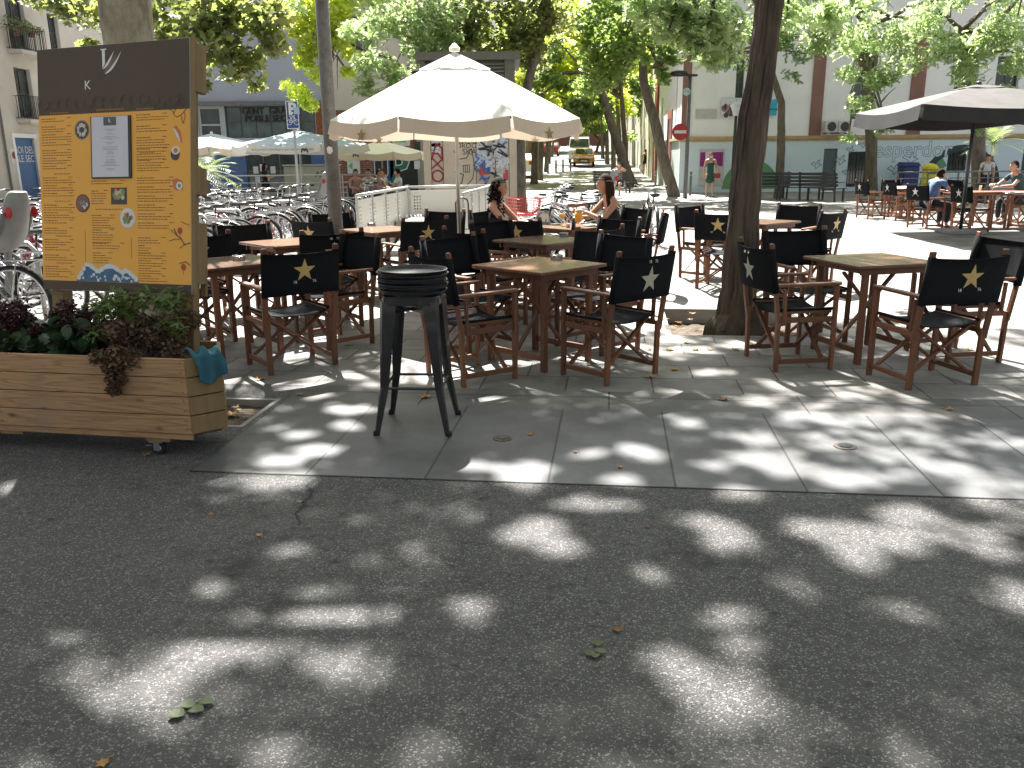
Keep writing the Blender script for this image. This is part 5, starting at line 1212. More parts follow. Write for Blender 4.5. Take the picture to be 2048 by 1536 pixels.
# ---- menu board
BW,BH=1.086,1.378; bx,by,bz,byaw,blean,broll=-2.283,4.85,.826,-.346,.157,-.011
bd=thing('menu_board','tall orange and dark brown restaurant menu board on timber posts standing in the planter','menu board',(bx,by,bz)); bd.rotation_mode='XYZ'; bd.rotation_euler=(Matrix.Rotation(byaw,3,'Z')@Matrix.Rotation(-blean,3,'X')@Matrix.Rotation(-broll*-1,3,'Y')).to_euler()
hw=BW/2
mb=MB(); mb.box(-hw,0,0,hw,.012,BH); mb.build('panel',M('panel_edge',(.45,.44,.42),.5),bd)
orange=M('menu_orange',(.84,.42,.08),.6,(.80,.395,.073),1.2,spec=.3); brownp=M('menu_brown',(.105,.083,.062),.75,(.095,.075,.056),1.5,spec=.2)
zo0,zo1=.055,BH*.73
mb=MB(); mb.box(-hw+.002,-.002,zo0,hw-.004,-.0002,zo1); po=mb.build('menu_sheet',orange,bd)
mb=MB(); mb.box(-hw+.002,-.0022,.002,hw-.004,-.0002,zo0-.0002); mb.build('footer_sheet',brownp,bd); mb=MB(); mb.box(-hw+.002,-.0022,zo1+.0002,hw-.004,-.0002,BH-.002); ph=mb.build('header_sheet',brownp,bd)
pat=M('menu_pattern',(.13,.102,.075),.75,spec=.2); mb=MB(); rg=random.Random(2)
for k in range(16):
    cx_=-hw+.05+k*.066
    for j in range(3):
        t0=rg.uniform(0,3); mb.ribbon([(cx_+(.022+.008*j)*math.cos(t0+i*.5),zo1+.055+(.022+.008*j)*math.sin(t0+i*.5)) for i in range(7)],.0018,-.0026-.0001*j,-.0023)
mb.build('printed_pattern',pat,ph)
ink=M('menu_ink',(.13,.06,.02),.6); faint=M('menu_faint_ink',(.42,.17,.03),.6); wht=M('menu_white',(.75,.74,.72),.5)
def bp_(u,v):   # u 0..1 across, v 0..1 down the whole board
    return -hw+u*BW,(1-v)*BH
# logo: initial with two sweeping strokes
lx,lz=bp_(.455,.055)
mb=MB(); mb.wpoly([(lx-.022,lz+.052),(lx+.022,lz+.052),(lx+.022,lz+.047),(lx+.010,lz+.044),(lx+.010,lz-.03),(lx-.008,lz-.055),(lx-.010,lz+.044),(lx-.022,lz+.047)],-.004,-.0023)
def sweep(x0,z0,x1,z1,w,b=.03):
    n=10; L=[];Rr=[]
    for i in range(n+1):
        t=i/n; x=x0+(x1-x0)*t; z=z0+(z1-z0)*t-b*math.sin(math.pi*t)*(1 if t<1 else 1); ww=w*math.sin(math.pi*min(1,t*.9+.08)); L.append((x-ww*.3,z+ww/2)); Rr.append((x+ww*.3,z-ww/2))
    return L,Rr
for (q) in ((lx-.004,lz-.058,lx+.075,lz+.035,.012,.010),(lx+.012,lz-.085,lx+.125,lz+.03,.012,.018)):
    L,Rr=sweep(*q)
    for i in range(10): mb.wpoly([L[i],Rr[i],Rr[i+1],L[i+1]],-.004,-.0023)
mb.build('logo',wht,ph)
mb=MB(); L,Rr=sweep(lx+.0,lz-.08,lx+.10,lz+.03,.026,.014)
for i in range(10): mb.wpoly([L[i],Rr[i],Rr[i+1],L[i+1]],-.0035,-.0023)
mb.build('logo_swirl',M('logo_brown',(.19,.10,.07),.5),ph)
x,z=bp_(.345,.158); text('K',.072,wht,ph,(x,-.0035,z),extrude=.0006)
# menu columns of small print
rg=random.Random(12)
def line(mb,x,z,w_,h=.0040):
    xx=x
    while xx<x+w_:
        ww=rg.uniform(.008,.026); ww=min(ww,x+w_-xx); mb.wpoly([(xx,z-h/2*rg.uniform(.7,1)),(xx+ww,z-h/2),(xx+ww,z+h/2*rg.uniform(.8,1)),(xx,z+h/2)],-.0026,-.0021); xx+=ww+.005
mb=MB(); mf=MB()
def block(u,v,w_,nl,price=True,pw=.0):
    x,z=bp_(u,v); line(mb,x,z,w_*.45,.0045)
    if price: line(mb,x+w_*.82,z+.003,.03,.004)
    for i in range(nl): line(mb,x,z-.014*(i+1),w_*rg.uniform(.7,1.05))
v=.285
for k in range(21):
    if k in (7,10,14,17): x,z=bp_(.10,v); line(mf,x,z,.12,.006); v+=.016
    block(.02,v,.235,2 if k%3 else 1); v+=.0325
for k in range(5): block(.66,.285+k*.045,.22,2 if k<2 else 4); 
for k in range(6): block(.66,.535+k*.036,.27,2)
for k in range(6): block(.66,.775+k*.031,.20 if k!=1 else .1,2 if k!=1 else 3,k!=1)
for k,(v_,n_,w_) in enumerate(((.545,1,.26),(.585,5,.11),(.685,5,.16),(.745,5,.16),(.80,2,.25),(.84,4,.14))): block(.355,v_,w_,n_)
mb.build('small_print',ink,po)
for u,v_,w_ in ((.08,.262,.14),(.40,.258,.2),(.66,.262,.12),(.36,.53,.24),(.68,.435,.1),(.38,.66,.2)): x,z=bp_(u,v_); line(mf,x,z,w_,.006)
mf.build('small_print',faint,po)
mb=MB(); 
for u,v0,v1 in ((.305,.745,.885),(.615,.775,.86)): x,z0=bp_(u,v1); _,z1=bp_(u,v0); mb.wpoly([(x,z0),(x+.002,z0),(x+.002,z1),(x,z1)],-.0027,-.0021)
mb.build('divider_line',ink,po)
# clipped white menu sheet
x0,z0=bp_(.365,.535); x1,z1=bp_(.628,.285)
mb=MB(); mb.box(x0,-.010,z0,x1,-.0022,z1); cbd=mb.build('clip_frame',M('clip_dark',(.03,.028,.028),.5),bd)
mb=MB(); mb.box(x0+.010,-.0125,z0+.008,x1-.016,-.0102,z1-.002); sh_=mb.build('white_menu',M('menu_paper',(.62,.60,.66),.5,(.55,.53,.58),2),cbd)
mb=MB(); xm=(x0+x1)/2; mb.box(xm-.045,-.0135,z1-.052,xm+.045,-.0127,z1-.006); hd=mb.build('menu_header',M('menu_header_grey',(.09,.085,.085),.5),cbd)
text('k',.036,wht,cbd,(xm,-.0140,z1-.026),extrude=.0004)
mb=MB(); z=z1-.075
while z>z0+.03:
    ww=rg.uniform(.03,.13); 
    xx=xm-ww/2
    while xx<xm+ww/2: w2=min(rg.uniform(.006,.016),xm+ww/2-xx); mb.wpoly([(xx,z),(xx+w2,z),(xx+w2,z+.0026),(xx,z+.0026)],-.0131,-.0126); xx+=w2+.003
    z-=rg.choice((.008,.008,.016))
mb.build('small_print',M('grey_ink',(.30,.29,.33),.6),cbd)
# pictures
def dish(u,v,r,rim,base,bits,seed):
    x,z=bp_(u,v); mb=MB(); mb.disc(x,z,r,-.0030,-.0021,26); o=mb.build('food_picture',rim,bd); mb=MB(); mb.disc(x,z,r*.88,-.0036,-.0031,24); mb.build('plate_print',base,o)
    rr=random.Random(seed)
    for j,mt in enumerate(bits):
        mb=MB()
        for k in range(9 if len(bits)<3 else 4):
            a=2*math.pi*k/9+rr.uniform(-.2,.2) if len(bits)<3 else rr.uniform(0,6.3); d=r*(.5 if len(bits)<3 else rr.uniform(.1,.6)); mb.disc(x+d*math.cos(a),z+d*math.sin(a),r*.17,-.0042-.0005*j-.00005*k,-.0037,9,rz=r*.24)
        mb.build('food_print',mt,o)
fd=dict(dark=M('food_dark',(.05,.045,.04),.5),pale=M('food_pale',(.62,.55,.42),.5,(.45,.36,.25),30),brn=M('food_brown',(.22,.10,.06),.5),org=M('food_orange',(.60,.16,.06),.5),grn=M('food_green',(.10,.22,.05),.5,(.3,.38,.12),30),wh=M('food_white',(.72,.70,.68),.5),gry=M('food_grey',(.25,.24,.22),.5))
dish(.30,.335,.055,fd['gry'],fd['dark'],(fd['pale'],),1)
dish(.295,.635,.052,fd['dark'],fd['brn'],(fd['wh'],fd['brn'],fd['gry']),2)
x,z=bp_(.60,.695); dish(.595,.695,.055,fd['wh'],fd['wh'],(fd['org'],fd['brn'],fd['grn']),3)
x0,z0=bp_(.487,.640); x1,z1=bp_(.592,.572); mb=MB(); mb.box(x0,-.0030,z0,x1,-.0021,z1); o=mb.build('food_picture',fd['dark'],bd)
rr=random.Random(4)
for j,mt in enumerate((fd['grn'],fd['org'],fd['pale'],fd['grn'])):
    mb=MB()
    for k in range(5): mb.disc(rr.uniform(x0+.02,x1-.02),rr.uniform(z0+.035,z1-.015),.014,-.0036-.0004*j-.00005*k,-.0031,8)
    mb.build('food_print',mt,o)
x,z=bp_(.925,.365); mb=MB(); mb.wpoly([(x-.03,z+.04),(x-.012,z+.045),(x+.015,z+.01),(x+.028,z-.045),(x+.018,z-.05),(x-.015,z-.005)],-.003,-.0021); o=mb.build('food_picture',fd['org'],bd); mb=MB(); mb.wpoly([(x-.032,z+.03),(x-.022,z+.03),(x+.0,z),(x+.018,z-.048),(x-.012,z-.012)],-.0036,-.0031); mb.build('food_print',fd['wh'],o)
x,z=bp_(.905,.435); mb=MB(); mb.disc(x,z-.012,.031,-.003,-.0021,16,rz=.034); o=mb.build('food_picture',fd['dark'],bd); mb=MB(); mb.disc(x+.004,z+.008,.028,-.0036,-.0031,16,rz=.022); mb.build('food_print',fd['wh'],o); mb=MB(); mb.disc(x+.004,z+.008,.015,-.0042,-.0037,12); mb.build('food_print',fd['org'],o)
x,z=bp_(.92,.563); mb=MB(); mb.wpoly([(x-.035,z+.02),(x-.01,z+.035),(x+.03,z+.02),(x+.035,z-.025),(x-.01,z-.032),(x-.03,z-.02)],-.003,-.0021); o=mb.build('food_picture',fd['org'],bd); mb=MB(); mb.disc(x+.010,z-.006,.022,-.0036,-.0031,12); mb.build('food_print',fd['wh'],o); mb=MB(); mb.disc(x+.010,z-.006,.011,-.0042,-.0037,10); mb.build('food_print',fd['grn'],o)
# line-drawn fish in the corner
x,z=bp_(.925,.275); mb=MB()
mb.ribbon([(x+.06,z+.045),(x+.02,z+.045),(x-.01,z+.02),(x-.03,z-.02),(x-.01,z-.035),(x+.02,z-.025),(x+.06,z+.01)],.003,-.0026,-.0021); mb.ribbon([(x-.02,z+.02),(x-.055,z+.022),(x-.065,z+.01),(x-.035,z+.0),(x-.028,z-.012)],.0025,-.0045,-.004); mb.ribbon([(x+.02,z-.025),(x+.035,z-.07),(x+.05,z-.04),(x+.045,z-.01)],.0025,-.006,-.0055)
mb.ribbon([(x+.0,z+.03),(x+.012,z+.065),(x+.05,z+.06)],.0025,-.0075,-.007); mb.build('fish_drawing',M('fish_ink',(.10,.05,.03),.6),bd)
# twigs and lanterns
mb=MB(); x,z=bp_(.985,.80); mb.ribbon([(x+.01,z+.01),(x-.03,z),(x-.05,z+.03),(x-.08,z+.05),(x-.10,z+.085)],.006,-.0026,-.0021); mb.ribbon([(x-.05,z+.03),(x-.095,z+.03),(x-.13,z+.02)],.003,-.0050,-.0045); mb.ribbon([(x-.08,z+.05),(x-.12,z+.08)],.003,-.0060,-.0055); mb.ribbon([(x-.03,z),(x-.06,z-.02)],.003,-.0065,-.0061)
x2,z2=bp_(.985,.715); mb.ribbon([(x2+.01,z2-.01),(x2-.03,z2),(x2-.05,z2+.01)],.003,-.0075,-.0071); x3,z3=bp_(.985,.875); mb.ribbon([(x3+.01,z3-.01),(x3-.02,z3+.01),(x3-.06,z3)],.004,-.0085,-.0081); mb.build('twig_print',fd['dark'],bd)
for u,v_ in ((.93,.745),(.95,.89)):
    x,z=bp_(u,v_); mb=MB(); mb.disc(x,z,.017,-.003,-.0021,14,rz=.019); mb.wpoly([(x-.0015,z-.04),(x+.0015,z-.04),(x+.0015,z-.019),(x-.0015,z-.019)],-.003,-.0021); mb.build('lantern_print',M('lantern_red',(.42,.075,.03),.6) if 'lantern_red' not in MATS else MATS['lantern_red'],bd)
# plain stylised water along the bottom (generic stand-in)
wb=M('wave_blue',(.035,.10,.20),.55,(.06,.16,.28),14); ww_=M('wave_white',(.68,.70,.70),.5)
mb=MB(); base=zo0+.001; wx0=bp_(.24,0)[0]; wx1=bp_(.66,0)[0]; prof=[]
for i in range(25):
    t=i/24; h=.05+.045*abs(math.sin(t*math.pi*2.6+.2))*(1-.35*t); prof.append((wx0+(wx1-wx0)*t,base+h*(min(1,t*6) if t<.2 else 1)*(min(1,(1-t)*5))+.004))
mb.wpoly([(wx0,base)]+[(wx1,base)]+prof[::-1],-.0028,-.0021); wo2=mb.build('water_print',wb,bd)
mb=MB()
rr=random.Random(6)
for i,(x,z) in enumerate(prof):
    if z-base>.02: mb.disc(x,z,.011+.006*rr.random(),-.0034-.0001*(i%3),-.0029,9)
for k in range(22): mb.disc(rr.uniform(wx0+.04,wx1-.05),base+rr.uniform(.006,.04),rr.uniform(.005,.011),-.0034-.0001*(k%5),-.0029,8)
mb.build('foam_print',ww_,wo2)
# timber frame behind and posts down into the planter
mb=MB(); mb.box(hw+.002,.0,0,hw+.020,.022,BH+.003); mb.build('frame_edge',frontp,bd)
for u in (-.45,.04,.497):
    mb=MB(); mb.box(u-.045,.0125,-.42,u+.045,.065 if u>.4 else .085,BH-.01); mb.build('post',frontp,bd,bevel=.003)
mb=MB(); mb.box(hw-.01,.023,.06,hw+.022,.105,.40); mb.box(hw-.01,.023,.55,hw+.022,.105,.70); mb.box(hw-.01,.023,1.10,hw+.022,.105,BH-.02); mb.box(hw-.02,.09,-.01,hw+.021,.106,.059); mb.build('side_batten',frontp,bd,bevel=.003)
mb=MB()
for v_ in (.1,.62,1.25): mb.box(-hw+.02,.086,v_,hw-.012,.105,v_+.09)
mb.build('rail',frontp,bd,bevel=.002)
# ---- plants in the planter
def plocal(u,v,z=.5): c,s=math.cos(yaw),math.sin(yaw); return Vector((pc.x+u*c-v*s,pc.y+u*s+v*c,z))
rng2=np.random.default_rng(5)
OVAL=np.array([(0,-.5),(.2,-.42),(.36,-.15),(.36,.12),(.2,.38),(0,.5),(-.2,.38),(-.36,.12),(-.36,-.15),(-.2,-.42)])
def plant(name,label,cat,base,parts,stems,stemmat):
    t=thing(name,label,cat,base)
    mb=MB()
    for (x,y,z) in stems: mb.tube([(x*.2,y*.2,-.05),(x*.6,y*.6,z*.55),(x,y,z)],[.006,.005,.003],5)
    mb.build('stem',stemmat,t)
    for (nm,cl,tm,sz,mt,dr) in parts:
        me=leaves_mesh(cl,tm,sz,rng2,dr,.5); me.materials.append(mt); o=D.objects.new(nm,me); COL.objects.link(o); o.parent=t
    return t
hl=M('hydrangea_leaf',(.022,.05,.022),.5,(.035,.07,.025),30,island=.3); hf=M('burgundy_flower',(.085,.018,.028),.7,(.045,.012,.02),40,island=.4)
for bx_,seed,lab in ((-.98,1,'dark leaved plant with faded burgundy flower heads at the left of the planter'),):
    r=random.Random(seed); base=plocal(bx_,.27,.50)
    st_=[(r.uniform(-.36,.34),r.uniform(-.13,.14),r.uniform(.10,.25)) for _ in range(26)]
    plant('flowering_plant',lab,'plant',base,[('leaves',[(x*.9,y,z*.45,.11,20) for x,y,z in st_]+[(x,y-.05,z*.7,.08,12) for x,y,z in st_],OVAL,.085,hl,.5),('flower_heads',[(x,y,z+.02,.062,150) for x,y,z in st_],SIMPLE,.022,hf,.1)],st_,bark2)
base=plocal(-.40,.2,.50); r=random.Random(3)
st_=[(r.uniform(-.20,.30),r.uniform(-.10,.14),r.uniform(.06,.25)) for _ in range(18)]
dryb=M('dry_heather',(.17,.10,.055),.8,(.11,.065,.035),40,island=.45); fern=M('fern_green',(.07,.13,.02),.6,(.11,.17,.03),30,island=.3)
plant('heather_plant','half dried brown heather with green tips spilling over the planter edge','plant',base,[('dry_sprigs',[(x,y,z*.8,.085,190) for x,y,z in st_]+[(-.02,-.17,.06,.08,240),(-.04,-.21,.0,.07,240),(-.03,-.23,-.06,.06,200),(-.05,-.235,-.12,.045,100),(.06,-.20,.03,.07,170),(-.12,-.18,.05,.07,150)],SIMPLE,.026,dryb,.3),('green_sprigs',[(x,y+.03,z+.10,.085,36) for x,y,z in st_[:14]]+[(-.24,.03,.12,.07,40),(-.2,.05,.28,.08,50)],FROND,.06,fern,0)],st_,bark2)
# towel on the corner
mb=MB(); NX,NY=22,26; vs=[]; cd_=Vector((.666,.746)); cn=Vector((.746,-.666))
for i in range(NX+1):
    for j in range(NY+1):
        a=i/NX; b2=j/NY; al=.02+.15*a+.02*math.sin(b2*3); L=.24*b2
        if L<.09: off=-.085+L; z=.562+.010*math.sin(a*11+b2*9)+.022*math.sin(math.pi*min(1,L/.09))*math.sin(a*7+1)**2+.006
        else: h=L-.09; off=.012+.012*math.sin(a*13+h*20)*min(1,h*12)+.10*h; z=.562-h*(.9+.15*math.sin(a*5)); al+=.25*h
        vs.append((cd_.x*al+cn.x*off,cd_.y*al+cn.y*off,z))
mb.add(vs,[(i*(NY+1)+j,(i+1)*(NY+1)+j,(i+1)*(NY+1)+j+1,i*(NY+1)+j+1) for i in range(NX) for j in range(NY)])
tw=mb.build('cleaning_cloth',M('blue_cloth',(.03,.13,.18),.9,(.02,.085,.12),14,bump=.3,bscale=90),None,smooth=True,loc=pc,rot=(0,0,yaw)); so=tw.modifiers.new('s','SOLIDIFY'); so.thickness=.006; so.offset=0
tag(tw,'crumpled teal blue cleaning cloth hanging over the right corner of the planter','cloth')
# ================================================================= GROUND LITTER
dryleaf=[M('dry_leaf_a',(.42,.22,.07),.7,(.30,.14,.045),30),M('dry_leaf_b',(.50,.33,.12),.7,(.36,.2,.07),30),M('dry_leaf_c',(.24,.12,.05),.7,(.16,.08,.03),30),M('fresh_leaf',(.085,.105,.04),.6,(.055,.075,.03),20)]
def leaf_obj(x,y,s,mt,rot,label,group,z=.004,curl=.5,tmpl=PLANE):
    mb=MB(); vs=[(0,0,s*.03)]+[(a*s,b_*s,s*curl*(a*a+b_*b_)*(1+.6*math.sin(i*2.1))) for i,(a,b_) in enumerate(tmpl)]
    n=len(tmpl); mb.add(vs,[(0,1+k,1+(k+1)%n) for k in range(n)]); mb.tube([(0,-.45*s,.01),(.05*s,-.8*s,.02*s),(.12*s,-.95*s,.1*s)],.0015+s*.008,4)
    o=mb.build('fallen_leaf',mt,None,smooth=False,loc=(x,y,z),rot=(0,0,rot)); return tag(o,label,'leaf',group)
r=random.Random(17)
px_list=[(1385,628),(1352,655),(1392,700),(1373,686),(1555,725),(1445,800),(1330,640),(1340,700),(1380,640),(1420,700),(1300,755),(765,800),(850,795),(1350,740),(1180,730),(600,790),(1230,645),(1560,480),(1600,470),(1405,565),(1480,545),(1295,402),(1440,640),(960,560),(1630,585),(880,630),(1700,640),(1900,820),(1940,700),(1300,700),(520,760),(700,690),(1470,700)]
for k,(px,py) in enumerate(px_list):
    g=G(px,py); leaf_obj(g.x,g.y,r.uniform(.05,.09),dryleaf[k%3],r.uniform(0,6.3),'small dry curled leaf lying on the paving','dry leaves on the paving')
for k in range(26):
    a,b_,c,d=pit_right; u,v=r.uniform(a+.1,c-.1),r.uniform(b_+.1,d-.1); x,y=uv2w(u,v)
    if math.hypot(x-bB.x,y-bB.y)<.32: continue
    leaf_obj(x,y,r.uniform(.05,.09),dryleaf[k%2],r.uniform(0,6.3),'dry orange leaf on the soil of the pit round the leaning tree','leaves in the pit of the leaning tree',z=-.125)
for k in range(22):
    a,b_,c,d=pit_left; u,v=r.uniform(a+.3,c-.08),r.uniform(b_+.08,d-.1); x,y=uv2w(u,v); leaf_obj(x,y,r.uniform(.04,.09),dryleaf[k%3],r.uniform(0,6.3),'dry leaf on the soil of the pit behind the planter','leaves in the pit behind the planter',z=-.03)
for k,(px,py,s) in enumerate(((422,1030,.02),(518,1072,.025),(1236,1262,.03),(205,1530,.03),(600,1005,.02),(1296,1055,.02),(1150,905,.025),(1240,935,.025),(290,912,.05),(1060,870,.03))):
    g=G(px,py); leaf_obj(g.x,g.y,s*1.3,dryleaf[k%3],r.uniform(0,6),'tiny leaf scrap on the asphalt or slabs in front','leaf scraps in front')
for (px,py,labs) in ((380,1424,'sprig of green leaflets fallen on the asphalt at the lower left'),(1194,1302,'small green sprig fallen on the asphalt near the middle')):
    g=G(px,py); t=thing('fallen_sprig',labs,'sprig',(g.x,g.y,0))
    mb=MB(); mb.tube([(-.03,-.05,.004),(0,0,.008),(.02,.06,.006)],.0014,5); mb.build('stem',dryleaf[3],t)
    for k in range(5 if px<500 else 4):
        a=r.uniform(-1,1)+ (0,2.2,3.6,1.1,4.8)[k]; s=.048 if px<500 else .038; mb=MB(); T=[(x*s*1.1,y*s+s*.45) for x,y in OVAL]
        vs=[(0,s*.45,.004)]+[(x,y,.004+.25*abs(x)+.10*y) for x,y in T]; mb.add(vs,[(0,1+q,1+(q+1)%10) for q in range(10)])
        mb.build('leaflet',dryleaf[3],t,loc=(.0+(k-2)*.008,(k-2)*.02,.004),rot=(0,0,a))
g=G(975,997); mb=MB(); mb.tube([(-.045,-.01,.006),(-.01,.0,.010),(.02,.012,.008),(.045,.03,.012)],[.003,.0035,.003,.002],6); mb.tube([(-.01,0,.01),(-.03,.02,.012)],.002,5); tag(mb.build('twig',bark2,None,loc=(g.x,g.y,0)),'short brown twig lying on the asphalt just below the slabs','twig')
for (px,py,s,lab) in ((1005,877,.055,'small round worn metal cap set in the slab in front of the front table'),(1690,893,.062,'small dark round metal cap set in the slab at the right')):
    g=G(px,py); t=thing('ground_cap',lab,'ground cap',(g.x,g.y,0)); mb=MB(); mb.lathe([(s,.0005),(s,.004),(s*.86,.006),(0,.006)],26); mb.build('rim',M('rusty_cap_%d'%px,(.14,.10,.07),.7,(.05,.04,.035),40),t); mb=MB(); mb.lathe([(s*.6,.0062),(s*.6,.009),(0,.009)],20); mb.build('lid',darkmetal,t)
#@@PROPS_END
# ================================================================= BICYCLES
def bikepaint(n,c,metal=0): return MATS.get(n) or M(n,c,.3,tuple(x*.8 for x in c),10,metal=metal,coat=.3)
chrome=M('bicycle_aluminium',(.62,.62,.62),.25,(.45,.45,.45),20,metal=.9)
saddlemat=M('saddle_black',(.02,.02,.022),.35); saddlebrown=M('saddle_brown',(.17,.06,.03),.35)
def make_bike(fc,saddle=None,fender=None,rack=True,basket=None,child=False,stepthru=True,bar='city'):
    t=thing('bicycle','','bicycle'); Rw=.34
    saddle=saddle or saddlemat
    for x in (-.52,.54):
        mb=MB(); mb.tube([(x+Rw*math.cos(a),0,Rw+.0+Rw*.97*math.sin(a)) for a in [2*math.pi*k/36 for k in range(36)]],.019,7,closed=True); w_=mb.build('wheel',rubber,t,smooth=True)
        mb=MB(); mb.tube([(x+(Rw-.026)*math.cos(a),0,Rw+(Rw-.030)*math.sin(a)) for a in [2*math.pi*k/32 for k in range(32)]],.010,6,closed=True)
        mb.tube([(x,-.04,Rw),(x,.04,Rw)],.022,8)
        for k in range(18):
            a=2*math.pi*k/18; mb.tube([(x+.02*math.cos(a+1),.025*(-1)**k,Rw+.02*math.sin(a+1)),(x+(Rw-.03)*math.cos(a),0,Rw+(Rw-.03)*math.sin(a))],.0018,3)
        mb.build('rim',chrome,w_,smooth=True)
    mb=MB(); BB=(-.06,0,.29); ST=(-.20,0,.72); HT=(.36,0,.82); HB=(.40,0,.66); RA=(-.52,0,.34)
    mb.tube([BB,ST],.017,8); mb.tube([HT,HB],.020,8)
    if stepthru: mb.tube([HB,(.16,0,.40),BB],.021,8); mb.tube([(.37,0,.76),(.13,0,.50),(-.12,0,.47)],.014,8)
    else: mb.tube([HB,BB],.019,8); mb.tube([HT,(-.195,0,.70)],.017,8)
    for s in (-.05,.05): mb.tube([BB,(-.3,s*.9,.32),(RA[0],s,.34)],.010,6); mb.tube([ST,(-.3,s*.8,.62),(RA[0],s,.34)],.009,6); mb.tube([HB,(.42,s,.60),(.50,s*1.1,.42),(.54,s*1.1,.34)],.012,6)
    mb.build('frame',fc,t,smooth=True)
    mb=MB(); mb.tube([(.36,0,.82),(.345,0,.96)],.013,8)
    if bar=='city': mb.tube([(.16,-.29,1.02),(.27,-.28,1.03),(.37,-.14,1.0),(.35,0,.96),(.37,.14,1.0),(.27,.28,1.03),(.16,.29,1.02)],.012,7)
    else: mb.tube([(.33,-.29,1.0),(.36,-.1,.98),(.35,0,.97),(.36,.1,.98),(.33,.29,1.0)],.013,7)
    hb=mb.build('handlebar',chrome,t,smooth=True)
    mb=MB(); xx=.15 if bar=='city' else .33
    for s in (-1,1):
        zz=1.02 if bar=='city' else 1.0
        mb.tube([(xx-.01,s*.29,zz),(xx+.09,s*.285,zz+.008)] if bar=='city' else [(xx,s*.30,zz),(xx+.01,s*.20,zz-.004)],.018,8)
    mb.build('grip',rubber,hb)
    mb=MB(); mb.tube([ST,(-.225,0,.86)],.012,8); vs=[]; 
    prof=[(-.36,.085,.0),(-.34,.10,.012),(-.27,.085,.006),(-.20,.045,-.004),(-.12,.022,.0),(-.08,.014,-.008)]
    for x,w2,dz in prof:
        for a in range(8):
            t_=math.pi*2*a/8; vs.append((x,w2*math.cos(t_),.885+dz+.024*math.sin(t_)*(1 if math.sin(t_)>0 else 1.6)))
    fs=[(i*8+k,i*8+(k+1)%8,(i+1)*8+(k+1)%8,(i+1)*8+k) for i in range(len(prof)-1) for k in range(8)]+[tuple(range(8))[::-1],tuple(40+k for k in range(8))]
    mb.add(vs,fs); mb.build('saddle',saddle,t,smooth=True)
    if fender:
        for x,a0,a1 in ((-.52,.25,2.9),(.54,.9,3.3)):
            mb=MB(); n=14; vs=[]
            for k in range(n+1):
                a=a0+(a1-a0)*k/n if x<0 else math.pi-(a1-(a1-a0)*k/n)+.0
                a=a if x<0 else (a0-.55)+(a1-a0)*k/n
                for s,rr in ((-.026,.365),(0,.376),(.026,.365)): vs.append((x+rr*math.cos(a),s,Rw+rr*math.sin(a)))
            mb.add(vs,[(k*3+j,k*3+j+1,k*3+j+4,k*3+j+3) for k in range(n) for j in range(2)]); mb.build('mudguard',fender,t,smooth=True)
    if rack:
        mb=MB(); mb.tube([(-.24,-.05,.72),(-.80,-.055,.74),(-.82,0,.74),(-.80,.055,.74),(-.24,.05,.72)],.007,6)
        for y in (-.02,.02): mb.tube([(-.28,y,.722),(-.80,y,.74)],.005,5)
        for s in (-.06,.06): mb.tube([(-.52,s,.34),(-.62,s,.735)],.006,5)
        mb.build('rear_rack',chrome if rack is True else rack,t)
    mb=MB(); mb.lathe([(.0,-.004),(.09,-.004),(.09,.004),(0,.004)],20); 
    cr=mb.build('chainring',chrome,t,loc=(-.06,-.055,.29),rot=(math.pi/2,0,0))
    mb=MB(); mb.beam((-.06,-.07,.29),(.06,-.08,.17),.012,.022,up=(0,1,0)); mb.box(.01,-.17,.16,.11,-.085,.18); mb.beam((-.06,.06,.29),(-.18,.08,.41),.012,.022,up=(0,1,0)); mb.box(-.23,.085,.40,-.13,.17,.42); mb.build('pedal_crank',darkmetal,t)
    if basket:
        mb=MB(); x0,x1,y0,y1,z0,z1=.42,.74,-.19,.19,.76,1.0
        for i in range(6):
            z=z0+(z1-z0)*i/5; e=.04*(i/5); q=[(x0-e,y0-e,z),(x1+e,y0-e,z),(x1+e,y1+e,z),(x0-e,y1+e,z)]
            mb.tube(q,.0075 if i in(0,5) else .0045,5,closed=True)
        for k in range(7):
            u=k/6
            for (a,b_,c,d) in ((x0+(x1-x0)*u,y0,1,0),(x0+(x1-x0)*u,y1,1,0),(x0,y0+(y1-y0)*u,0,1),(x1,y0+(y1-y0)*u,0,1)):
                ox=(a-(x0+x1)/2)/(x1-x0)*.08; oy=(b_)/(y1-y0)*.08; mb.tube([(a,b_,z0),(a+ox,b_+oy,z1)],.0045,4)
            mb.tube([(x0,y0+(y1-y0)*u,z0),(x1,y0+(y1-y0)*u,z0)],.0045,4)
        mb.build('basket',basket,t)
    if child:
        cm=MATS.get('child_seat_grey') or M('child_seat_grey',(.30,.30,.29),.45,(.24,.24,.23),5)
        mb=MB(); vs=[]; secs=[(-.36,.80,.13),(-.48,.79,.15),(-.60,.82,.16),(-.68,.92,.17),(-.72,1.08,.18),(-.75,1.22,.16),(-.76,1.32,.10)]
        for (x,z,w2) in secs:
            for u in range(9):
                v=-1+2*u/8; fx=.10*(abs(v)**2.2)*(1 if z>.85 else .4); fz=.12*(abs(v)**2.2)*(1 if z<=.85 else .1); vs.append((x+fx,v*w2,z+fz))
        mb.add(vs,[(i*9+k,(i+1)*9+k,(i+1)*9+k+1,i*9+k+1) for i in range(6) for k in range(8)]); o=mb.build('child_seat',cm,t,smooth=True); q=o.modifiers.new('s','SOLIDIFY'); q.thickness=.025; sb_=o.modifiers.new('b','SUBSURF'); sb_.levels=1; sb_.render_levels=1
        mb=MB(); 
        for s in (-1,1): mb.tube([(-.40,s*.15,.84),(-.37,s*.17,.62),(-.36,s*.16,.45)],[.035,.03,.04],8)
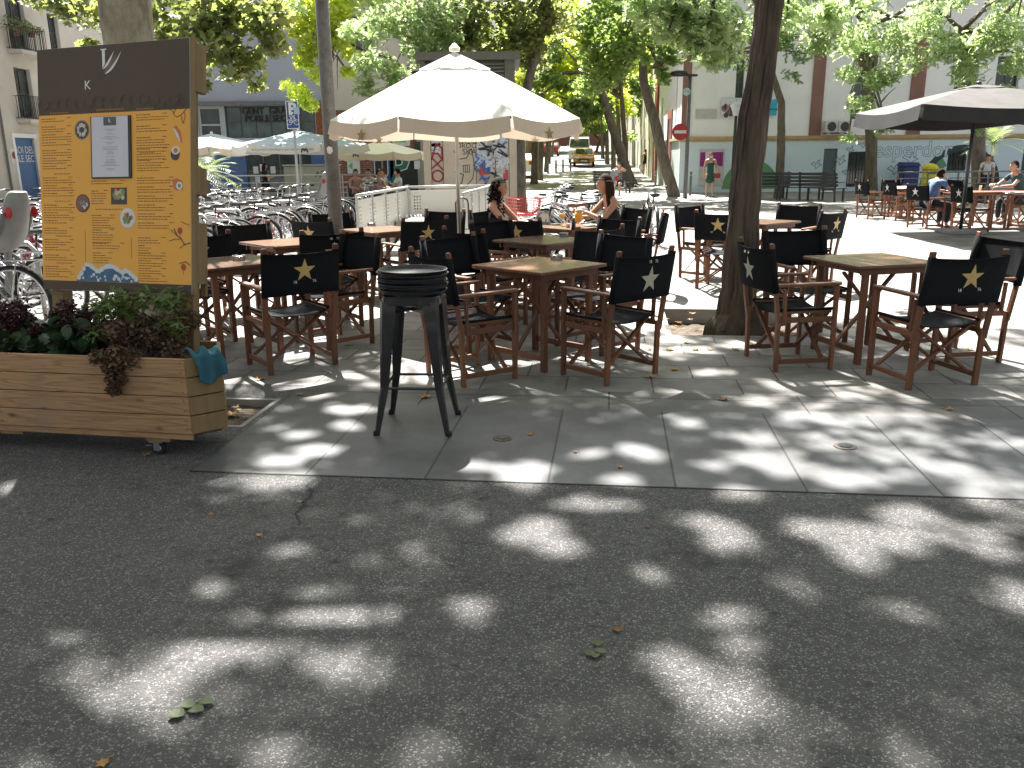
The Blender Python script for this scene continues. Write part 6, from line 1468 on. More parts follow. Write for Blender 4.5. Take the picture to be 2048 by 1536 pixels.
        mb.build('leg_guard',cm,o); mb=MB(); [mb.tube([(-.40,q*.172,.84),(-.50,q*.178,.88),(-.60,q*.182,.99),(-.655,q*.185,1.14)],.016,7) for q in (-1,1)]; mb.build('side_trim',greymetal,o); mb=MB(); mb.ball((-.69,-.165,1.14),(.035,.012,.05),10,8); mb.ball((-.69,.165,1.14),(.035,.012,.05),10,8); mb.build('reflector',M('reflector_red',(.5,.02,.03),.3) if 'reflector_red' not in MATS else MATS['reflector_red'],o)
    return t
bp_silver=make_bike(chrome,fender=chrome); bp_black=make_bike(bikepaint('bike_black',(.02,.02,.022)),fender=bikepaint('bike_black',(.02,.02,.022)),stepthru=False)
bp_red=make_bike(bikepaint('bike_red',(.42,.02,.03)),fender=chrome,rack=True,stepthru=True); bp_white=make_bike(bikepaint('bike_white',(.6,.6,.58)),rack=False,stepthru=False,bar='flat')
bp_blue=make_bike(bikepaint('bike_blue',(.03,.06,.24)),rack=False,stepthru=False,bar='flat'); bp_basket=make_bike(bikepaint('bike_cream',(.55,.53,.47)),saddle=saddlebrown,fender=chrome,basket=bikepaint('basket_red',(.55,.03,.03)))
bp_child=make_bike(bikepaint('bike_silver_grey',(.28,.29,.30)),child=True,fender=bikepaint('bike_black',(.02,.02,.022)),stepthru=False,bar='flat')
bp_wire=make_bike(bikepaint('bike_purple',(.22,.03,.16)),fender=chrome,basket=chrome)
PB={'silver':bp_silver,'black':bp_black,'red':bp_red,'white':bp_white,'blue':bp_blue,'basket':bp_basket,'child':bp_child,'purple':bp_wire}
DESC={'silver':'silver step through bicycle','black':'black bicycle with black mudguards','red':'red framed bicycle','white':'white bicycle without rack','blue':'dark blue bicycle without rack','basket':'cream bicycle with red front basket','child':'grey bicycle with a tall child seat','purple':'purple bicycle with wire basket'}
ORD=['first','second','third','fourth','fifth','sixth','seventh','eighth','ninth','tenth','eleventh','twelfth','13th','14th','15th','16th','17th','18th','19th','20th','21st','22nd','23rd','24th']
used=set()
def put_bike(kind,x,y,deg,label,group):
    root=PB[kind]; 
    if kind in used: o=dup(root,(x,y,0),math.radians(deg),label,group)
    else: used.add(kind); o=root; o.location=(x,y,0); o.rotation_euler=(0,0,math.radians(deg)); tag(o,label,None,group)
    o.rotation_euler[0]=random.Random(x*7+y).uniform(-.07,.07)
r=random.Random(33)
seq=['child','black','silver','red','black','blue','purple','black','black','silver','white','black','red','silver','black','purple','silver','child','black','black','silver','white']
for k in range(22):
    y=7.55+k*.58; x=-4.62+.065*(y-7.6)-.42
    if k==0: q_=P(52,440,7.35); x,y=q_.x-.74,q_.y+.08
    put_bike(seq[k],x+(r.uniform(-.12,.12) if k else 0),y,180+r.uniform(-9,6)-(6 if k==0 else 0),DESC[seq[k]]+', '+ORD[k]+' from the front, near rack row','bicycles in the rack row nearest the terrace')
seq2=['black','silver','white','silver','red','black','silver','blue','silver','purple','silver','black','silver','red','silver','white','child','silver']
for k in range(18):
    y=9.4+k*.68; x=-7.2+.05*(y-9); put_bike(seq2[k],x+r.uniform(-.12,.12),y,r.choice((0,180))+r.uniform(-9,9),DESC[seq2[k]]+', '+ORD[k]+' from the front, middle rack row','bicycles in the second rack row')
seq3=['silver','black','silver','red','silver','white','black','silver','silver','blue','silver']
for k in range(11):
    y=15.5+k*.8; x=-9.9; put_bike(seq3[k],x+r.uniform(-.15,.15),y,r.choice((0,180))+r.uniform(-9,9),DESC[seq3[k]]+', '+ORD[k]+' from the front, farthest rack row','bicycles in the farthest rack row')
seq4=['basket','black','silver','white','red','silver','black','child','silver']
for k in range(9):
    y=12.5+k*.62; x=.92+.06*k; put_bike(seq4[k],x+(0 if k else -.1)+r.uniform(-.08,.08),y,180+r.uniform(-12,10)+(12 if k==0 else 0),DESC[seq4[k]]+', '+ORD[k]+' from the front, behind the women','bicycles behind the two women')
put_bike('black',2.55,15.8,90,'black bicycle seen end on right of the group behind the two women','bicycles behind the two women')
put_bike('silver',-3.0,19.9,170,'silver step through bicycle by the foot of the parking sign','bicycles in the rack row nearest the terrace')
# racks
rk=None
for k in range(9):
    x,y=-4.35+.065*k*1.3-.9,8.2+k*1.35
    if rk is None:
        mb=MB(); mb.tube([(0,0,0),(0,0,.72),(.06,0,.80),(.62,0,.80),(.68,0,.72),(.68,0,0)],.024,10); rk=mb.build('bicycle_rack',galv,None,smooth=True); o=rk
    else: o=rk.copy(); COL.objects.link(o)
    o.location=(x,y,0); tag(o,'steel hoop rack, '+ORD[k]+' from the front between the bicycles of the nearest row','bicycle rack','steel hoop racks')
# ================================================================= RAILINGS
perf=None
m,nt,b,tc=newmat('perforated_panel'); br=nt.nodes.new('ShaderNodeTexBrick'); br.offset=0; br.inputs['Scale'].default_value=1; br.inputs['Brick Width'].default_value=.08; br.inputs['Row Height'].default_value=.085; br.inputs['Mortar Size'].default_value=.016
sx_=nt.nodes.new('ShaderNodeSeparateXYZ'); nt.links.new(tc.outputs['Object'],sx_.inputs[0]); c2=nt.nodes.new('ShaderNodeCombineXYZ'); nt.links.new(sx_.outputs[0],c2.inputs[0]); nt.links.new(sx_.outputs[2],c2.inputs[1]); nt.links.new(c2.outputs[0],br.inputs['Vector'])
b.inputs['Base Color'].default_value=(.62,.60,.55,1); b.inputs['Roughness'].default_value=.45; b.inputs['Metallic'].default_value=.2
perfm=m
def rail_section(name,label,a,b_,H=1.0,panels=3,group=None,holes=True,kind='panel',mat=None):
    a=Vector(a);b_=Vector(b_); L=(b_-a).length; t=thing(name,label,'railing',a,math.atan2(b_.y-a.y,b_.x-a.x),group); mat=mat or galv
    mb=MB(); mb.tube([(0,0,H),(L,0,H)],.026,10); mb.build('handrail',mat,t,smooth=True)
    for i in range(panels+1):
        x=.02+(L-.04)*i/panels; mb=MB(); mb.box(x-.02,-.02,0,x+.02,.02,H-.026); mb.build('post',mat,t)
    for i in range(panels):
        x0=.05+(L-.04)*i/panels; x1=-.01+(L-.04)*(i+1)/panels
        mb=MB()
        if kind=='panel':
            z0,z1=.10,H-.10; mb.box(x0,-.012,z1,x1,.012,z1+.03); mb.box(x0,-.012,z0-.03,x1,.012,z0)
            # sheet with real square holes in two fields near the edges
            nx=max(3,int((x1-x0)/.055)); nz=13; 
            for ix in range(nx):
                for iz in range(nz):
                    xa=x0+(x1-x0)*ix/nx; xb=x0+(x1-x0)*(ix+1)/nx; za=z0+(z1-z0)*iz/nz; zb2=z0+(z1-z0)*(iz+1)/nz
                    hole=(ix%2==1 or True) and 1<=iz<nz-1 and (ix<min(4,nx) and ix>0 or ix>nx-4 and ix<nx-1 or nx<14)
                    if hole:
                        m_=.013; mb.box(xa,-.002,za,xb,.002,za+m_); mb.box(xa,-.002,zb2-m_,xb,.002,zb2); mb.box(xa,-.002,za+m_,xa+m_,.002,zb2-m_); mb.box(xb-m_,-.002,za+m_,xb,.002,zb2-m_)
                    else: mb.box(xa,-.002,za,xb,.002,zb2)
            mb.build('perforated_panel',perfm,t)
        else:
            for k in range(5): mb.box(x0,-.012,.12+k*.17,x1,.012,.15+k*.17)
            mb.build('rails',mat,t)
    return t
A=Vector((-2.42,13.6,0));B=Vector((-2.08,17.6,0));Cc=Vector((-.40,18.0,0));Dd=Vector((-.76,13.9,0))
rg_='steel railings round the station stairs'
rail_section('stair_railing','left perforated steel railing of the station stairs, running away from the terrace',A,B,1.0,4,rg_)
rail_section('stair_railing','far perforated steel railing of the station stairs, in front of the kiosk',B,Cc,1.0,1,rg_)
rail_section('stair_railing','right perforated steel railing of the station stairs, beside the curly haired woman',Dd,Cc,1.0,4,rg_)
t=thing('gate_loop','black rounded gate loop at the near end of the right stair railing','gate loop',(Dd.x-.03,Dd.y-.12,0)); mb=MB(); mb.tube([(-.08,0,.45),(-.08,0,.86),(-.05,0,.93),(.03,0,.95),(.10,0,.92),(.12,0,.86),(.12,0,.45)],.014,8,closed=True); mb.build('loop',darkmetal,t,smooth=True); mb=MB(); mb.tube([(.02,0,0),(.02,0,.5)],.02,8); mb.build('post',galv,t)
# stair well: dark opening lined with pale stone
mb=MB(); 
for i in range(8): mb.box(-2.25+.09*i*.0,14.2+i*.42,-.0+.005,-.72,14.2+i*.42+.40,.006)
stp=thing('stair_landing','pale stone landing with raised edge inside the stair railings','stair landing',(-1.45,15.9,0)); mb=MB(); mb.box(-.75,-1.9,0,.78,1.9,.10); mb.build('landing',concrete,stp,bevel=.01); mb=MB(); mb.box(-.72,.3,.101,.76,1.88,.42); mb.build('raised_block',concrete,stp,bevel=.01)
rail_section('far_railing','long white steel railing behind the bicycles before the civic building',(-13,29.5,0),(-4.2,29.5,0),1.05,6,None,kind='rails',mat=M('white_rail',(.6,.6,.6),.4))
rail_section('square_railing','grey steel railing behind the black parasol, in front of the mural',(P(1795,345,27).x,27,0),(P(2100,345,27).x,27.0,0),1.0,5,None,kind='rails',mat=greymetal)
# container, post box, benches, cabinet, palms
a=G(1812,383); t=thing('blue_container','dark blue recycling container before the mural','container',a,math.radians(4)); mb=MB(); mb.box(-.34,-.3,.05,.34,.3,1.05); mb.build('body',M('container_blue',(.015,.03,.15),.4),t,bevel=.03); mb=MB(); mb.add([(-.37,-.33,1.051),(.37,-.33,1.051),(.37,.33,1.051),(-.37,.33,1.051),(-.3,-.25,1.2),(.3,-.25,1.2),(.3,.3,1.22),(-.3,.3,1.22)],[(0,3,2,1),(4,5,6,7),(0,1,5,4),(1,2,6,5),(2,3,7,6),(3,0,4,7)]); mb.build('lid',MATS['container_blue'],t)
a=G(1855,390); a=Vector((P(1855,380,31).x,31,0)); t=thing('post_box','yellow cylindrical post box with domed cap before the mural','post box',a); yl_=M('post_yellow',(.60,.50,.02),.4); mb=MB(); mb.lathe([(.20,.0),(.24,.05),(.24,1.02)],24); mb.build('body',yl_,t,smooth=True); mb=MB(); mb.lathe([(.28,1.02),(.28,1.07),(.22,1.16),(.1,1.22),(0,1.23)],24); smooth_by_angle(mb.build('cap',yl_,t)); mb=MB(); mb.box(-.12,-.247,.86,.12,-.235,.89); mb.build('slot',darkmetal,t)
def bench(px,py,deg,lab,group='dark slatted benches before the mural wall',Y=None):
    a=G(px,py) if Y is None else Vector((P(px,py,Y).x,Y,zst(Y))); t=thing('park_bench',lab,'bench',a,math.radians(deg),group); dk=darkmetal
    mb=MB(); 
    for k in range(4): mb.box(-.85,-.22+k*.12,.43,.85,-.13+k*.12,.46)
    mb.build('seat',dk,t)
    mb=MB()
    for k in range(4): mb.beam((-.85,.24+.02*k,.55+k*.12),(.85,.24+.02*k,.55+k*.12),.02,.09)
    mb.build('backrest',dk,t)
    for x in (-.75,.75):
        mb=MB(); mb.box(x-.03,-.22,0,x+.03,-.16,.43); mb.build('leg',dk,t); mb=MB(); mb.beam((x,.22,0),(x,.31,.98),.05,.05); mb.build('leg',dk,t); mb=MB(); mb.box(x-.03,-.2,.62,x+.03,.2,.65); mb.build('armrest',dk,t)
bench(1528,398,180,'dark bench just right of the leaning trunk, left of the slim tree'); bench(1598,400,178,'dark bench in the middle between slim tree and grey door'); bench(1642,402,120,'dark bench at the right end of the row, turned side on')
bench(1225,385,150,'dark bench on which the man with raised arms sits, beside the street trees',group='benches by the street')
a=Vector((P(627,380,31).x,31,0)); t=thing('utility_cabinet','pale grey utility cabinet with a black scribble, before the blue tiled wall','cabinet',a); mb=MB(); mb.box(-.95,-.25,.0,.95,.25,1.35); mb.build('body',M('cabinet_grey',(.42,.42,.36),.5),t,bevel=.02); text('ATG',.3,blk,t,(.45,-.254,1.05),extrude=.001,name='graffiti',scale=(1,1,1)); mb=MB(); mb.box(-.99,-.29,1.351,.99,.29,1.40); mb.build('lid',MATS['cabinet_grey'],t)
def palm(x,y,zc,lab,n,L,name='palm_plant'):
    t=thing(name,lab,'palm',(x,y,0)); mb=MB(); mb.tube([(0,0,0),(0,0,zc)],[.09,.06],8); mb.build('trunk',bark2,t); mb=MB(); rr=random.Random(n)
    for k in range(n):
        a=2*math.pi*k/n+rr.uniform(-.2,.2); el=rr.uniform(-.2,1.1); 
        pts=[Vector((math.cos(a)*L*s*math.cos(el),math.sin(a)*L*s*math.cos(el),zc+L*s*math.sin(el)-.35*L*s*s)) for s in (0,.3,.6,.85,1)]
        side=Vector((-math.sin(a),math.cos(a),0))
        for i in range(1,5):
            for s in (-1,1):
                for q in range(3):
                    p=pts[i-1].lerp(pts[i],q/3); tip=p+side*s*L*.22+(pts[i]-pts[i-1])*.9-Vector((0,0,.03)); mb.add([p,p+(pts[i]-pts[i-1])*.16,tip],[(0,1,2)])
    mb.build('fronds',lf_palm,t); return t
lf_palm=leafmat('palm_leaves',(.10,.13,.06),(.14,.18,.08),.3); palm(P(412,345,20).x,20,1.35,'small palm with pale fronds beside the left far parasol',26,.8); palm(P(1985,300,30).x,30,1.9,'tuft leaved plant behind the black parasol',24,1.0)
# ================================================================= CARS
def make_car(name,label,paint,x,y,heading,L=4.1,W=1.74,Hh=1.48,van=False):
    t=thing(name,label,'van' if van else 'car',(x,y,zst(y)),heading)
    # side profile (along x, front +x)
    if van: prof=[(-L/2,.35),(-L/2,1.9),(-L/2+.1,2.25),(L*.20,2.3),(L*.32,2.15),(L*.42,1.35),(L*.48,1.15),(L/2,.8),(L/2,.35)]
    else: prof=[(-L/2,.35),(-L/2-.0,.8),(-L/2+.08,1.0),(-L*.40,1.32),(-L*.30,Hh),(L*.02,Hh),(L*.12,Hh-.06),(L*.27,1.0),(L*.42,.90),(L/2-.05,.72),(L/2,.35)]
    secs=[(-1,.0),(-.94,1),(.94,1),(1,0)]; top=max(z for _,z in prof); mb=MB(); vs=[]; n=len(prof)
    for s,_k in ((-1,0),(-.97,1),(.97,1),(1,0)):
        for (px,pz) in prof:
            tum=1-.20*max(0,(pz-.9)/(top-.9))*(0.6 if van else 1); e=.03 if abs(s)==1 else 0
            vs.append((px*(1-e*.3),s*W/2*tum,pz-(e if pz>.5 else -e)))
    fs=[]
    for j in range(3):
        for k in range(n): fs.append((j*n+k,(j+1)*n+k,(j+1)*n+(k+1)%n,j*n+(k+1)%n))
    fs+= [tuple(range(n))[::-1],tuple(3*n+k for k in range(n))]
    mb.add(vs,fs); smooth_by_angle(mb.build('body',paint,t),35)
    gl=paneglass; yy=W/2
    mb=MB()
    if van: mb.beam((L*.375,0,1.72),(L*.372,0,1.72),.01,.01); mb.add([(L*.322,-yy*.80,2.1),(L*.322,yy*.80,2.1),(L*.424,yy*.88,1.42),(L*.424,-yy*.88,1.42)],[(0,1,2,3)])
    else: mb.add([(L*.128,-yy*.72,Hh-.08),(L*.128,yy*.72,Hh-.08),(L*.275,yy*.86,1.03),(L*.275,-yy*.86,1.03)],[(0,1,2,3)])
    wmn=mb.build('windscreen',gl,t); wmn.location=(.02,0,.02)
    mb=MB()
    if not van: mb.add([(-L*.315,-yy*.70,Hh-.10),(-L*.315,yy*.70,Hh-.10),(-L*.425,yy*.82,1.12),(-L*.425,-yy*.82,1.12)],[(0,3,2,1)])
    else: mb.add([(-L/2-.01,-yy*.7,2.0),(-L/2-.01,yy*.7,2.0),(-L/2-.01,yy*.7,1.3),(-L/2-.01,-yy*.7,1.3)],[(0,3,2,1)])
    o=mb.build('rear_window',gl,t); o.location=(-.02,0,.02)
    for s in (-1,1):
        mb=MB(); z0,z1=(1.0,Hh-.12) if not van else (1.4,2.0); x0,x1=(-L*.30,L*.10) if not van else (L*.15,L*.33)
        tw=lambda z: yy*(1-.20*max(0,(z-.9)/(top-.9))*(.6 if van else 1))+.012
        mb.add([(x0-.1,s*tw(z0),z0),(x1+.3,s*tw(z0),z0),(x1,s*tw(z1),z1),(x0,s*tw(z1),z1)],[(0,1,2,3)]); mb.build('side_window',gl,t)
        for x in (-L*.31,L*.31):
            mb=MB(); mb.lathe([(0,-.09),(.27,-.09),(.31,-.07),(.31,.07),(.27,.09),(0,.09)],20); w_=mb.build('wheel',rubber,t,loc=(x,s*(yy-.08),.31),rot=(math.pi/2,0,0)); mb=MB(); mb.lathe([(0,-.095),(.19,-.095),(.19,.095),(0,.095)],14); mb.build('hubcap',steel,w_)
        mb=MB(); mb.box(L/2-.07,s*yy*.62-.16,.66,L/2+.01,s*yy*.62+.16,.80); mb.build('headlight',MATS['lantern_glass'],t)
        mb=MB(); mb.box(-L/2-.015,s*yy*.80-.09,.80,-L/2+.03,s*yy*.80+.09,1.02); mb.build('tail_light',MATS['reflector_red'],t)
        mb=MB(); mb.ball((L*.22,s*(yy+.09),1.05 if not van else 1.5),(.06,.09,.07)); mb.build('mirror',paint,t)
    mb=MB(); mb.box(L/2-.04,-.45,.45,L/2+.012,.45,.62); mb.build('grille',darkmetal,t)
    for sgn in (1,-1): mb=MB(); mb.box(sgn*(L/2+.014)-.006,-.26,.40 if sgn>0 else .66,sgn*(L/2+.014)+.006,.26,.50 if sgn>0 else .77); mb.build('number_plate',whiteprint,t)
    return t
SU=math.pi/2-math.atan(.085)
def onst(px,Y): return P(px,300,Y).x
make_car('parked_car','orange brown car with bouquets reflected on its bonnet, facing down the street',M('orange_car_paint',(.45,.17,.05),.25,coat=.6),onst(1168,74),74,SU+math.pi)
make_car('parked_van','white van parked behind the orange brown car, facing down the street',M('white_car_paint',(.7,.7,.7),.3,coat=.5),onst(1159,82),82,SU+math.pi,L=5.2,W=1.95,van=True)
make_car('parked_car','dark red hatchback seen from behind farther up the street',M('red_car_paint',(.26,.012,.022),.25,coat=.6),onst(1103,104),104,SU)
make_car('parked_car','silvery white car ahead of the dark red hatchback up the street',MATS['white_car_paint'],onst(1106,114),114,SU)
make_car('parked_car','white car half hidden behind the kiosk at the left kerb',MATS['white_car_paint'],onst(1043,58),58,SU)
# ================================================================= PEOPLE
skinA=M('skin_tan',(.42,.22,.14),.5,(.38,.19,.12),6); skinB=M('skin_light',(.52,.31,.22),.5,(.47,.27,.19),6)
hair_dark=M('hair_dark',(.010,.007,.006),.8,(.018,.012,.010),60,bump=.5,spec=.12); hair_brown=M('hair_brown',(.025,.014,.010),.8,(.04,.022,.014),60,bump=.4,spec=.12); hair_red=M('hair_reddish',(.12,.025,.02),.8,spec=.15)
def skin_mesh(nodes,edges,name,mat,parent,root=0,sub=1):
    """one continuous surface grown round a skeleton of joints: nodes [(x,y,z,r)], edges [(i,j)]"""
    me=D.meshes.new(name); me.from_pydata([n[:3] for n in nodes],edges,[])
    bm=bmesh.new(); bm.from_mesh(me); ly=bm.verts.layers.skin.verify(); bm.verts.ensure_lookup_table()
    for i,n in enumerate(nodes):
        r_=n[3]; bm.verts[i][ly].radius=r_ if isinstance(r_,tuple) else (r_,r_); bm.verts[i][ly].use_root=(i==root)
    bm.to_mesh(me); bm.free()
    o=D.objects.new(name,me); COL.objects.link(o); s=o.modifiers.new('s','SKIN'); s.use_smooth_shade=True; s.branch_smoothing=.4
    q=o.modifiers.new('b','SUBSURF'); q.levels=sub; q.render_levels=sub
    bpy.context.view_layer.update(); em=D.meshes.new_from_object(o.evaluated_get(bpy.context.evaluated_depsgraph_get())); D.objects.remove(o)
    em.materials.clear(); em.materials.append(mat)
    for p in em.polygons: p.use_smooth=True
    o=D.objects.new(name,em); COL.objects.link(o); o.parent=parent; return o
def head_geo(mb,c,R,s=1.0):
    "skull, jaw, nose, ears"
    k=len(mb.v); mb.M=Matrix.Translation(c)@R@Matrix.Scale(s,4)
    n,m_=20,16; vs=[]
    for i in range(m_+1):
        a=math.pi*i/m_; zz=math.cos(a)
        for j in range(n):
            t=2*math.pi*j/n; x=math.sin(a)*math.cos(t); y=math.sin(a)*math.sin(t); w_=.076; d_=.094; h_=.118
            jaw=max(0,-zz); w2=w_*(1-.30*jaw); yy=y*d_*(1-.12*jaw)+(.012*jaw if y>0 else .0)
            if y>.55 and abs(x)<.30:
                if -.28<zz<.16: yy+=.020*(1-abs(x)/.30)*(1-abs(zz+.12)/.28 if abs(zz+.12)<.28 else 0)
                if -.62<zz<-.40: yy+=.006
            if y>.45 and .10<abs(x)<.55 and .0<zz<.2: yy-=.006
            vs.append((x*w2,yy,zz*h_))
    mb.add(vs,[(i*n+j,(i+1)*n+j,(i+1)*n+(j+1)%n,i*n+(j+1)%n) for i in range(m_) for j in range(n)])
    for sgn in (-1,1): mb.ball((sgn*.077,-.004,-.005),(.010,.020,.030),8,6)
    mb.M=None
def person(label,loc,rz,J,skin,clothes,hair,hairstyle='short',headturn=(0,0),s=1.0,group=None,mask=False,extra=None):
    """J: joints in local metres, facing +Y"""
    t=thing('person',label,'person',loc,rz,group); t.scale=(s,s,s)
    def v(k): return Vector(J[k])
    nodes=[];edges=[];ix={}
    def add(k,p,r_,prev=None):
        nodes.append((*p,r_)); ix[k]=len(nodes)-1
        if prev is not None: edges.append((ix[prev],ix[k]))
    add('pelvis',v('pelvis'),(.135,.105)); add('waist',v('pelvis').lerp(v('chest'),.45),(.115,.09),'pelvis'); add('chest',v('chest'),(.14,.10),'waist'); add('neck0',v('neck'),(.062,.058),'chest'); add('neck1',v('neck').lerp(v('head'),.45),.050,'neck0'); add('hd',v('neck').lerp(v('head'),.8),.052,'neck1')
    for S in 'LR':
        add('sh'+S,v('sh'+S),.055,'neck0'); e=v('el'+S); w_=v('wr'+S); add('ua'+S,v('sh'+S).lerp(e,.5),.044,'sh'+S); add('el'+S,e,.036,'ua'+S); add('fa'+S,e.lerp(w_,.4),.036,'el'+S); add('wr'+S,w_,.025,'fa'+S)
        add('hp'+S,v('hp'+S),.092,'pelvis'); k_=v('kn'+S); a_=v('an'+S); add('th'+S,v('hp'+S).lerp(k_,.5),.078,'hp'+S); add('kn'+S,k_,.056,'th'+S); add('cf'+S,k_.lerp(a_,.35),.056,'kn'+S); add('an'+S,a_,.036,'cf'+S); add('to'+S,a_+Vector(J.get('foot',(0,.15,-.05))),(.04,.026),'an'+S)
    body=skin_mesh(nodes,edges,'body',skin,t)
    mb=MB(); R=Matrix.Rotation(headturn[0],4,'Z')@Matrix.Rotation(headturn[1],4,'X'); hc=v('head'); head_geo(mb,hc,R)
    # hands: palm and five bent fingers
    for S in 'LR':
        w_=v('wr'+S); d=(w_-v('el'+S)).normalized(); up=Vector(J.get('palm'+S,(0,0,1))); side=d.cross(up).normalized(); up=side.cross(d).normalized(); sg=1 if S=='L' else -1
        pc_=w_+d*.05; mb.M=Matrix(((side.x,d.x,up.x,pc_.x),(side.y,d.y,up.y,pc_.y),(side.z,d.z,up.z,pc_.z),(0,0,0,1))); mb.ball((0,0,0),(.040,.052,.016),10,8)
        for f,(fx,fl) in enumerate(((-.028,.062),(-.010,.074),(.009,.070),(.027,.056))):
            cu=J.get('curl',.5); mb.tube([(fx,.036,0),(fx*1.1,.036+fl*.45,-.006-.01*cu),(fx*1.12,.036+fl*.8,-.02-.045*cu),(fx*1.12,.036+fl*(1-.25*cu),-.034-.06*cu)],[.0095,.009,.008,.006],7)
        mb.tube([(sg*.03,-.02,-.004),(sg*.055,.012,-.014),(sg*.058,.042,-.028)],[.012,.010,.007],7)
        mb.M=None
    me=D.meshes.new('b2'); me.from_pydata(mb.v,[],mb.f); bm=bmesh.new(); bm.from_mesh(body.data); bm.from_mesh(me); 
    for f in bm.faces: f.smooth=True
    bm.to_mesh(body.data); bm.free(); D.meshes.remove(me)
    # face features
    mb=MB(); mb.M=Matrix.Translation(hc)@R
    for sgn in (-1,1): mb.ball((sgn*.030,.082,.008),(.012,.008,.006),8,6); mb.tube([(sgn*.045,.080,.026),(sgn*.030,.090,.031),(sgn*.016,.090,.027)],.003,4)
    mb.build('eyes',hair_dark,t)
    if not mask: mb=MB(); mb.M=Matrix.Translation(hc)@R; mb.ball((0,.085,-.058),(.022,.008,.006),8,6); mb.build('mouth',M('lips',(.32,.09,.08),.5) if 'lips' not in MATS else MATS['lips'],t)
    else: mb=MB(); mb.M=Matrix.Translation(hc)@R; mb.ball((0,.052,-.048),(.066,.056,.045),12,10); mb.build('face_mask',whiteprint,t)
    # hair
    mb=MB(); mb.M=Matrix.Translation(hc)@R; rr=random.Random(len(label))
    if hairstyle in('short','long','curly','bun'):
        n,m_=18,9; vs=[]
        for i in range(m_+1):
            a=math.pi*.60*i/m_
            for j in range(n):
                tt=2*math.pi*j/n; x=math.sin(a)*math.cos(tt); y=math.sin(a)*math.sin(tt); z=math.cos(a)
                if y>.3 and z<.55: z=.55+(z-.55)*.1; y*=.93
                g_=1+.05*math.sin(7*tt+5*a)*(1 if hairstyle!='short' else .4); vs.append((x*.086*g_,y*.102*g_-.006,z*.128*g_))
        mb.add(vs,[(i*n+j,(i+1)*n+j,(i+1)*n+(j+1)%n,i*n+(j+1)%n) for i in range(m_) for j in range(n)])
    if hairstyle=='buzz':
        mb.ball((0,-.012,.016),(.080,.098,.112),16,10)
    if hairstyle=='long':
        for k in range(34):
            a=math.pi*(.05+1.9*k/33)+math.pi/2+.0; a=math.pi+ (k/33)*math.pi; x=.078*math.cos(a); y=.088*math.sin(a)-.006; L_=rr.uniform(.30,.44)
            mb.tube([(x*.9,y*.9,.05),(x*1.12,y*1.1,-.06),(x*1.15+rr.uniform(-.01,.01),y*1.05-.015,-.06-L_*.4),(x*.95+rr.uniform(-.02,.02),y*.9-.04,-.06-L_*.75),(x*.7,y*.8-.05,-.06-L_)],[.02,.022,.02,.015,.004],6)
    if hairstyle=='curly':
        for k in range(150):
            a=rr.uniform(math.pi*.85,math.pi*2.15); d_=rr.uniform(.07,.125); z=rr.uniform(-.30,.11); q=(d_*math.cos(a),d_*math.sin(a)-.01,z); r0=rr.uniform(.014,.026); mb.tube([(q[0]+r0*math.cos(i*1.3),q[1]+r0*math.sin(i*1.3),q[2]-.010*i) for i in range(7)],.007,5)
    if hairstyle=='bun': mb.ball((0,-.09,.07),(.045,.045,.045),10,8)
    if hair: mb.build('hair',hair,t,smooth=True)
    # clothing shells
    for (kind,mat) in clothes:
        nodes=[];edges=[];ix={}
        if kind in('tee','tank','dress'):
            pz=v('pelvis'); add('pelvis',pz,(.150,.12)); add('waist',pz.lerp(v('chest'),.45),(.130,.105),'pelvis'); add('chest',v('chest'),(.152,.113),'waist')
            if kind=='tee':
                add('n',v('chest').lerp(v('neck'),.82),(.09,.07),'chest')
                for S in 'LR': add('sh'+S,v('sh'+S),.068,'n'); add('ua'+S,v('sh'+S).lerp(v('el'+S),.55),.060,'sh'+S)
            else:
                add('n',v('chest').lerp(v('neck'),.42),(.125,.095),'chest')
            if kind=='dress': add('skirt',pz+Vector((0,.01,-.22)),(.19,.15),'pelvis'); add('hem',pz+Vector((0,.02,-.44)),(.22,.17),'skirt')
            skin_mesh(nodes,edges,'shirt' if kind!='dress' else 'dress',mat,t)
            if kind!='tee':
                mb=MB()
                for sgn in (-1,1): c0=v('chest').lerp(v('neck'),.45); n_=v('neck'); mb.tube([c0+Vector((sgn*.085,.075,0)),n_+Vector((sgn*.085,.03,.0)),n_+Vector((sgn*.085,-.045,-.01)),c0+Vector((sgn*.08,-.09,0))],.008,6)
                mb.build('strap',mat,t)
        if kind in('trousers','shorts'):
            add('pelvis',v('pelvis'),(.150,.118))
            for S in 'LR':
                k_=v('kn'+S); add('hp'+S,v('hp'+S),.105,'pelvis'); add('th'+S,v('hp'+S).lerp(k_,.55),.094,'hp'+S)
                if kind=='trousers': add('kn'+S,k_,.072,'th'+S); add('an'+S,k_.lerp(v('an'+S),.92),.055,'kn'+S)
            skin_mesh(nodes,edges,kind,mat,t)
    shoe=MB()
    for S in 'LR': a_=v('an'+S)+Vector(J.get('foot',(0,.15,-.05)))*.45+Vector((0,0,-.03)); shoe.ball(a_,(.045,.125,.038),12,8)
    shoe.build('shoes',darkmetal,t,smooth=True)
    return t
def sitJ(**k):
    J=dict(pelvis=(0,-.02,.54),chest=(0,.02,.90),neck=(0,.04,1.08),head=(0,.07,1.24),shL=(-.17,.03,1.04),shR=(.17,.03,1.04),elL=(-.24,.16,.82),elR=(.24,.16,.82),wrL=(-.14,.36,.80),wrR=(.14,.36,.80),
      hpL=(-.09,.02,.52),hpR=(.09,.02,.52),knL=(-.11,.42,.52),knR=(.11,.42,.52),anL=(-.11,.40,.08),anR=(.11,.40,.08)); J.update(k); return J
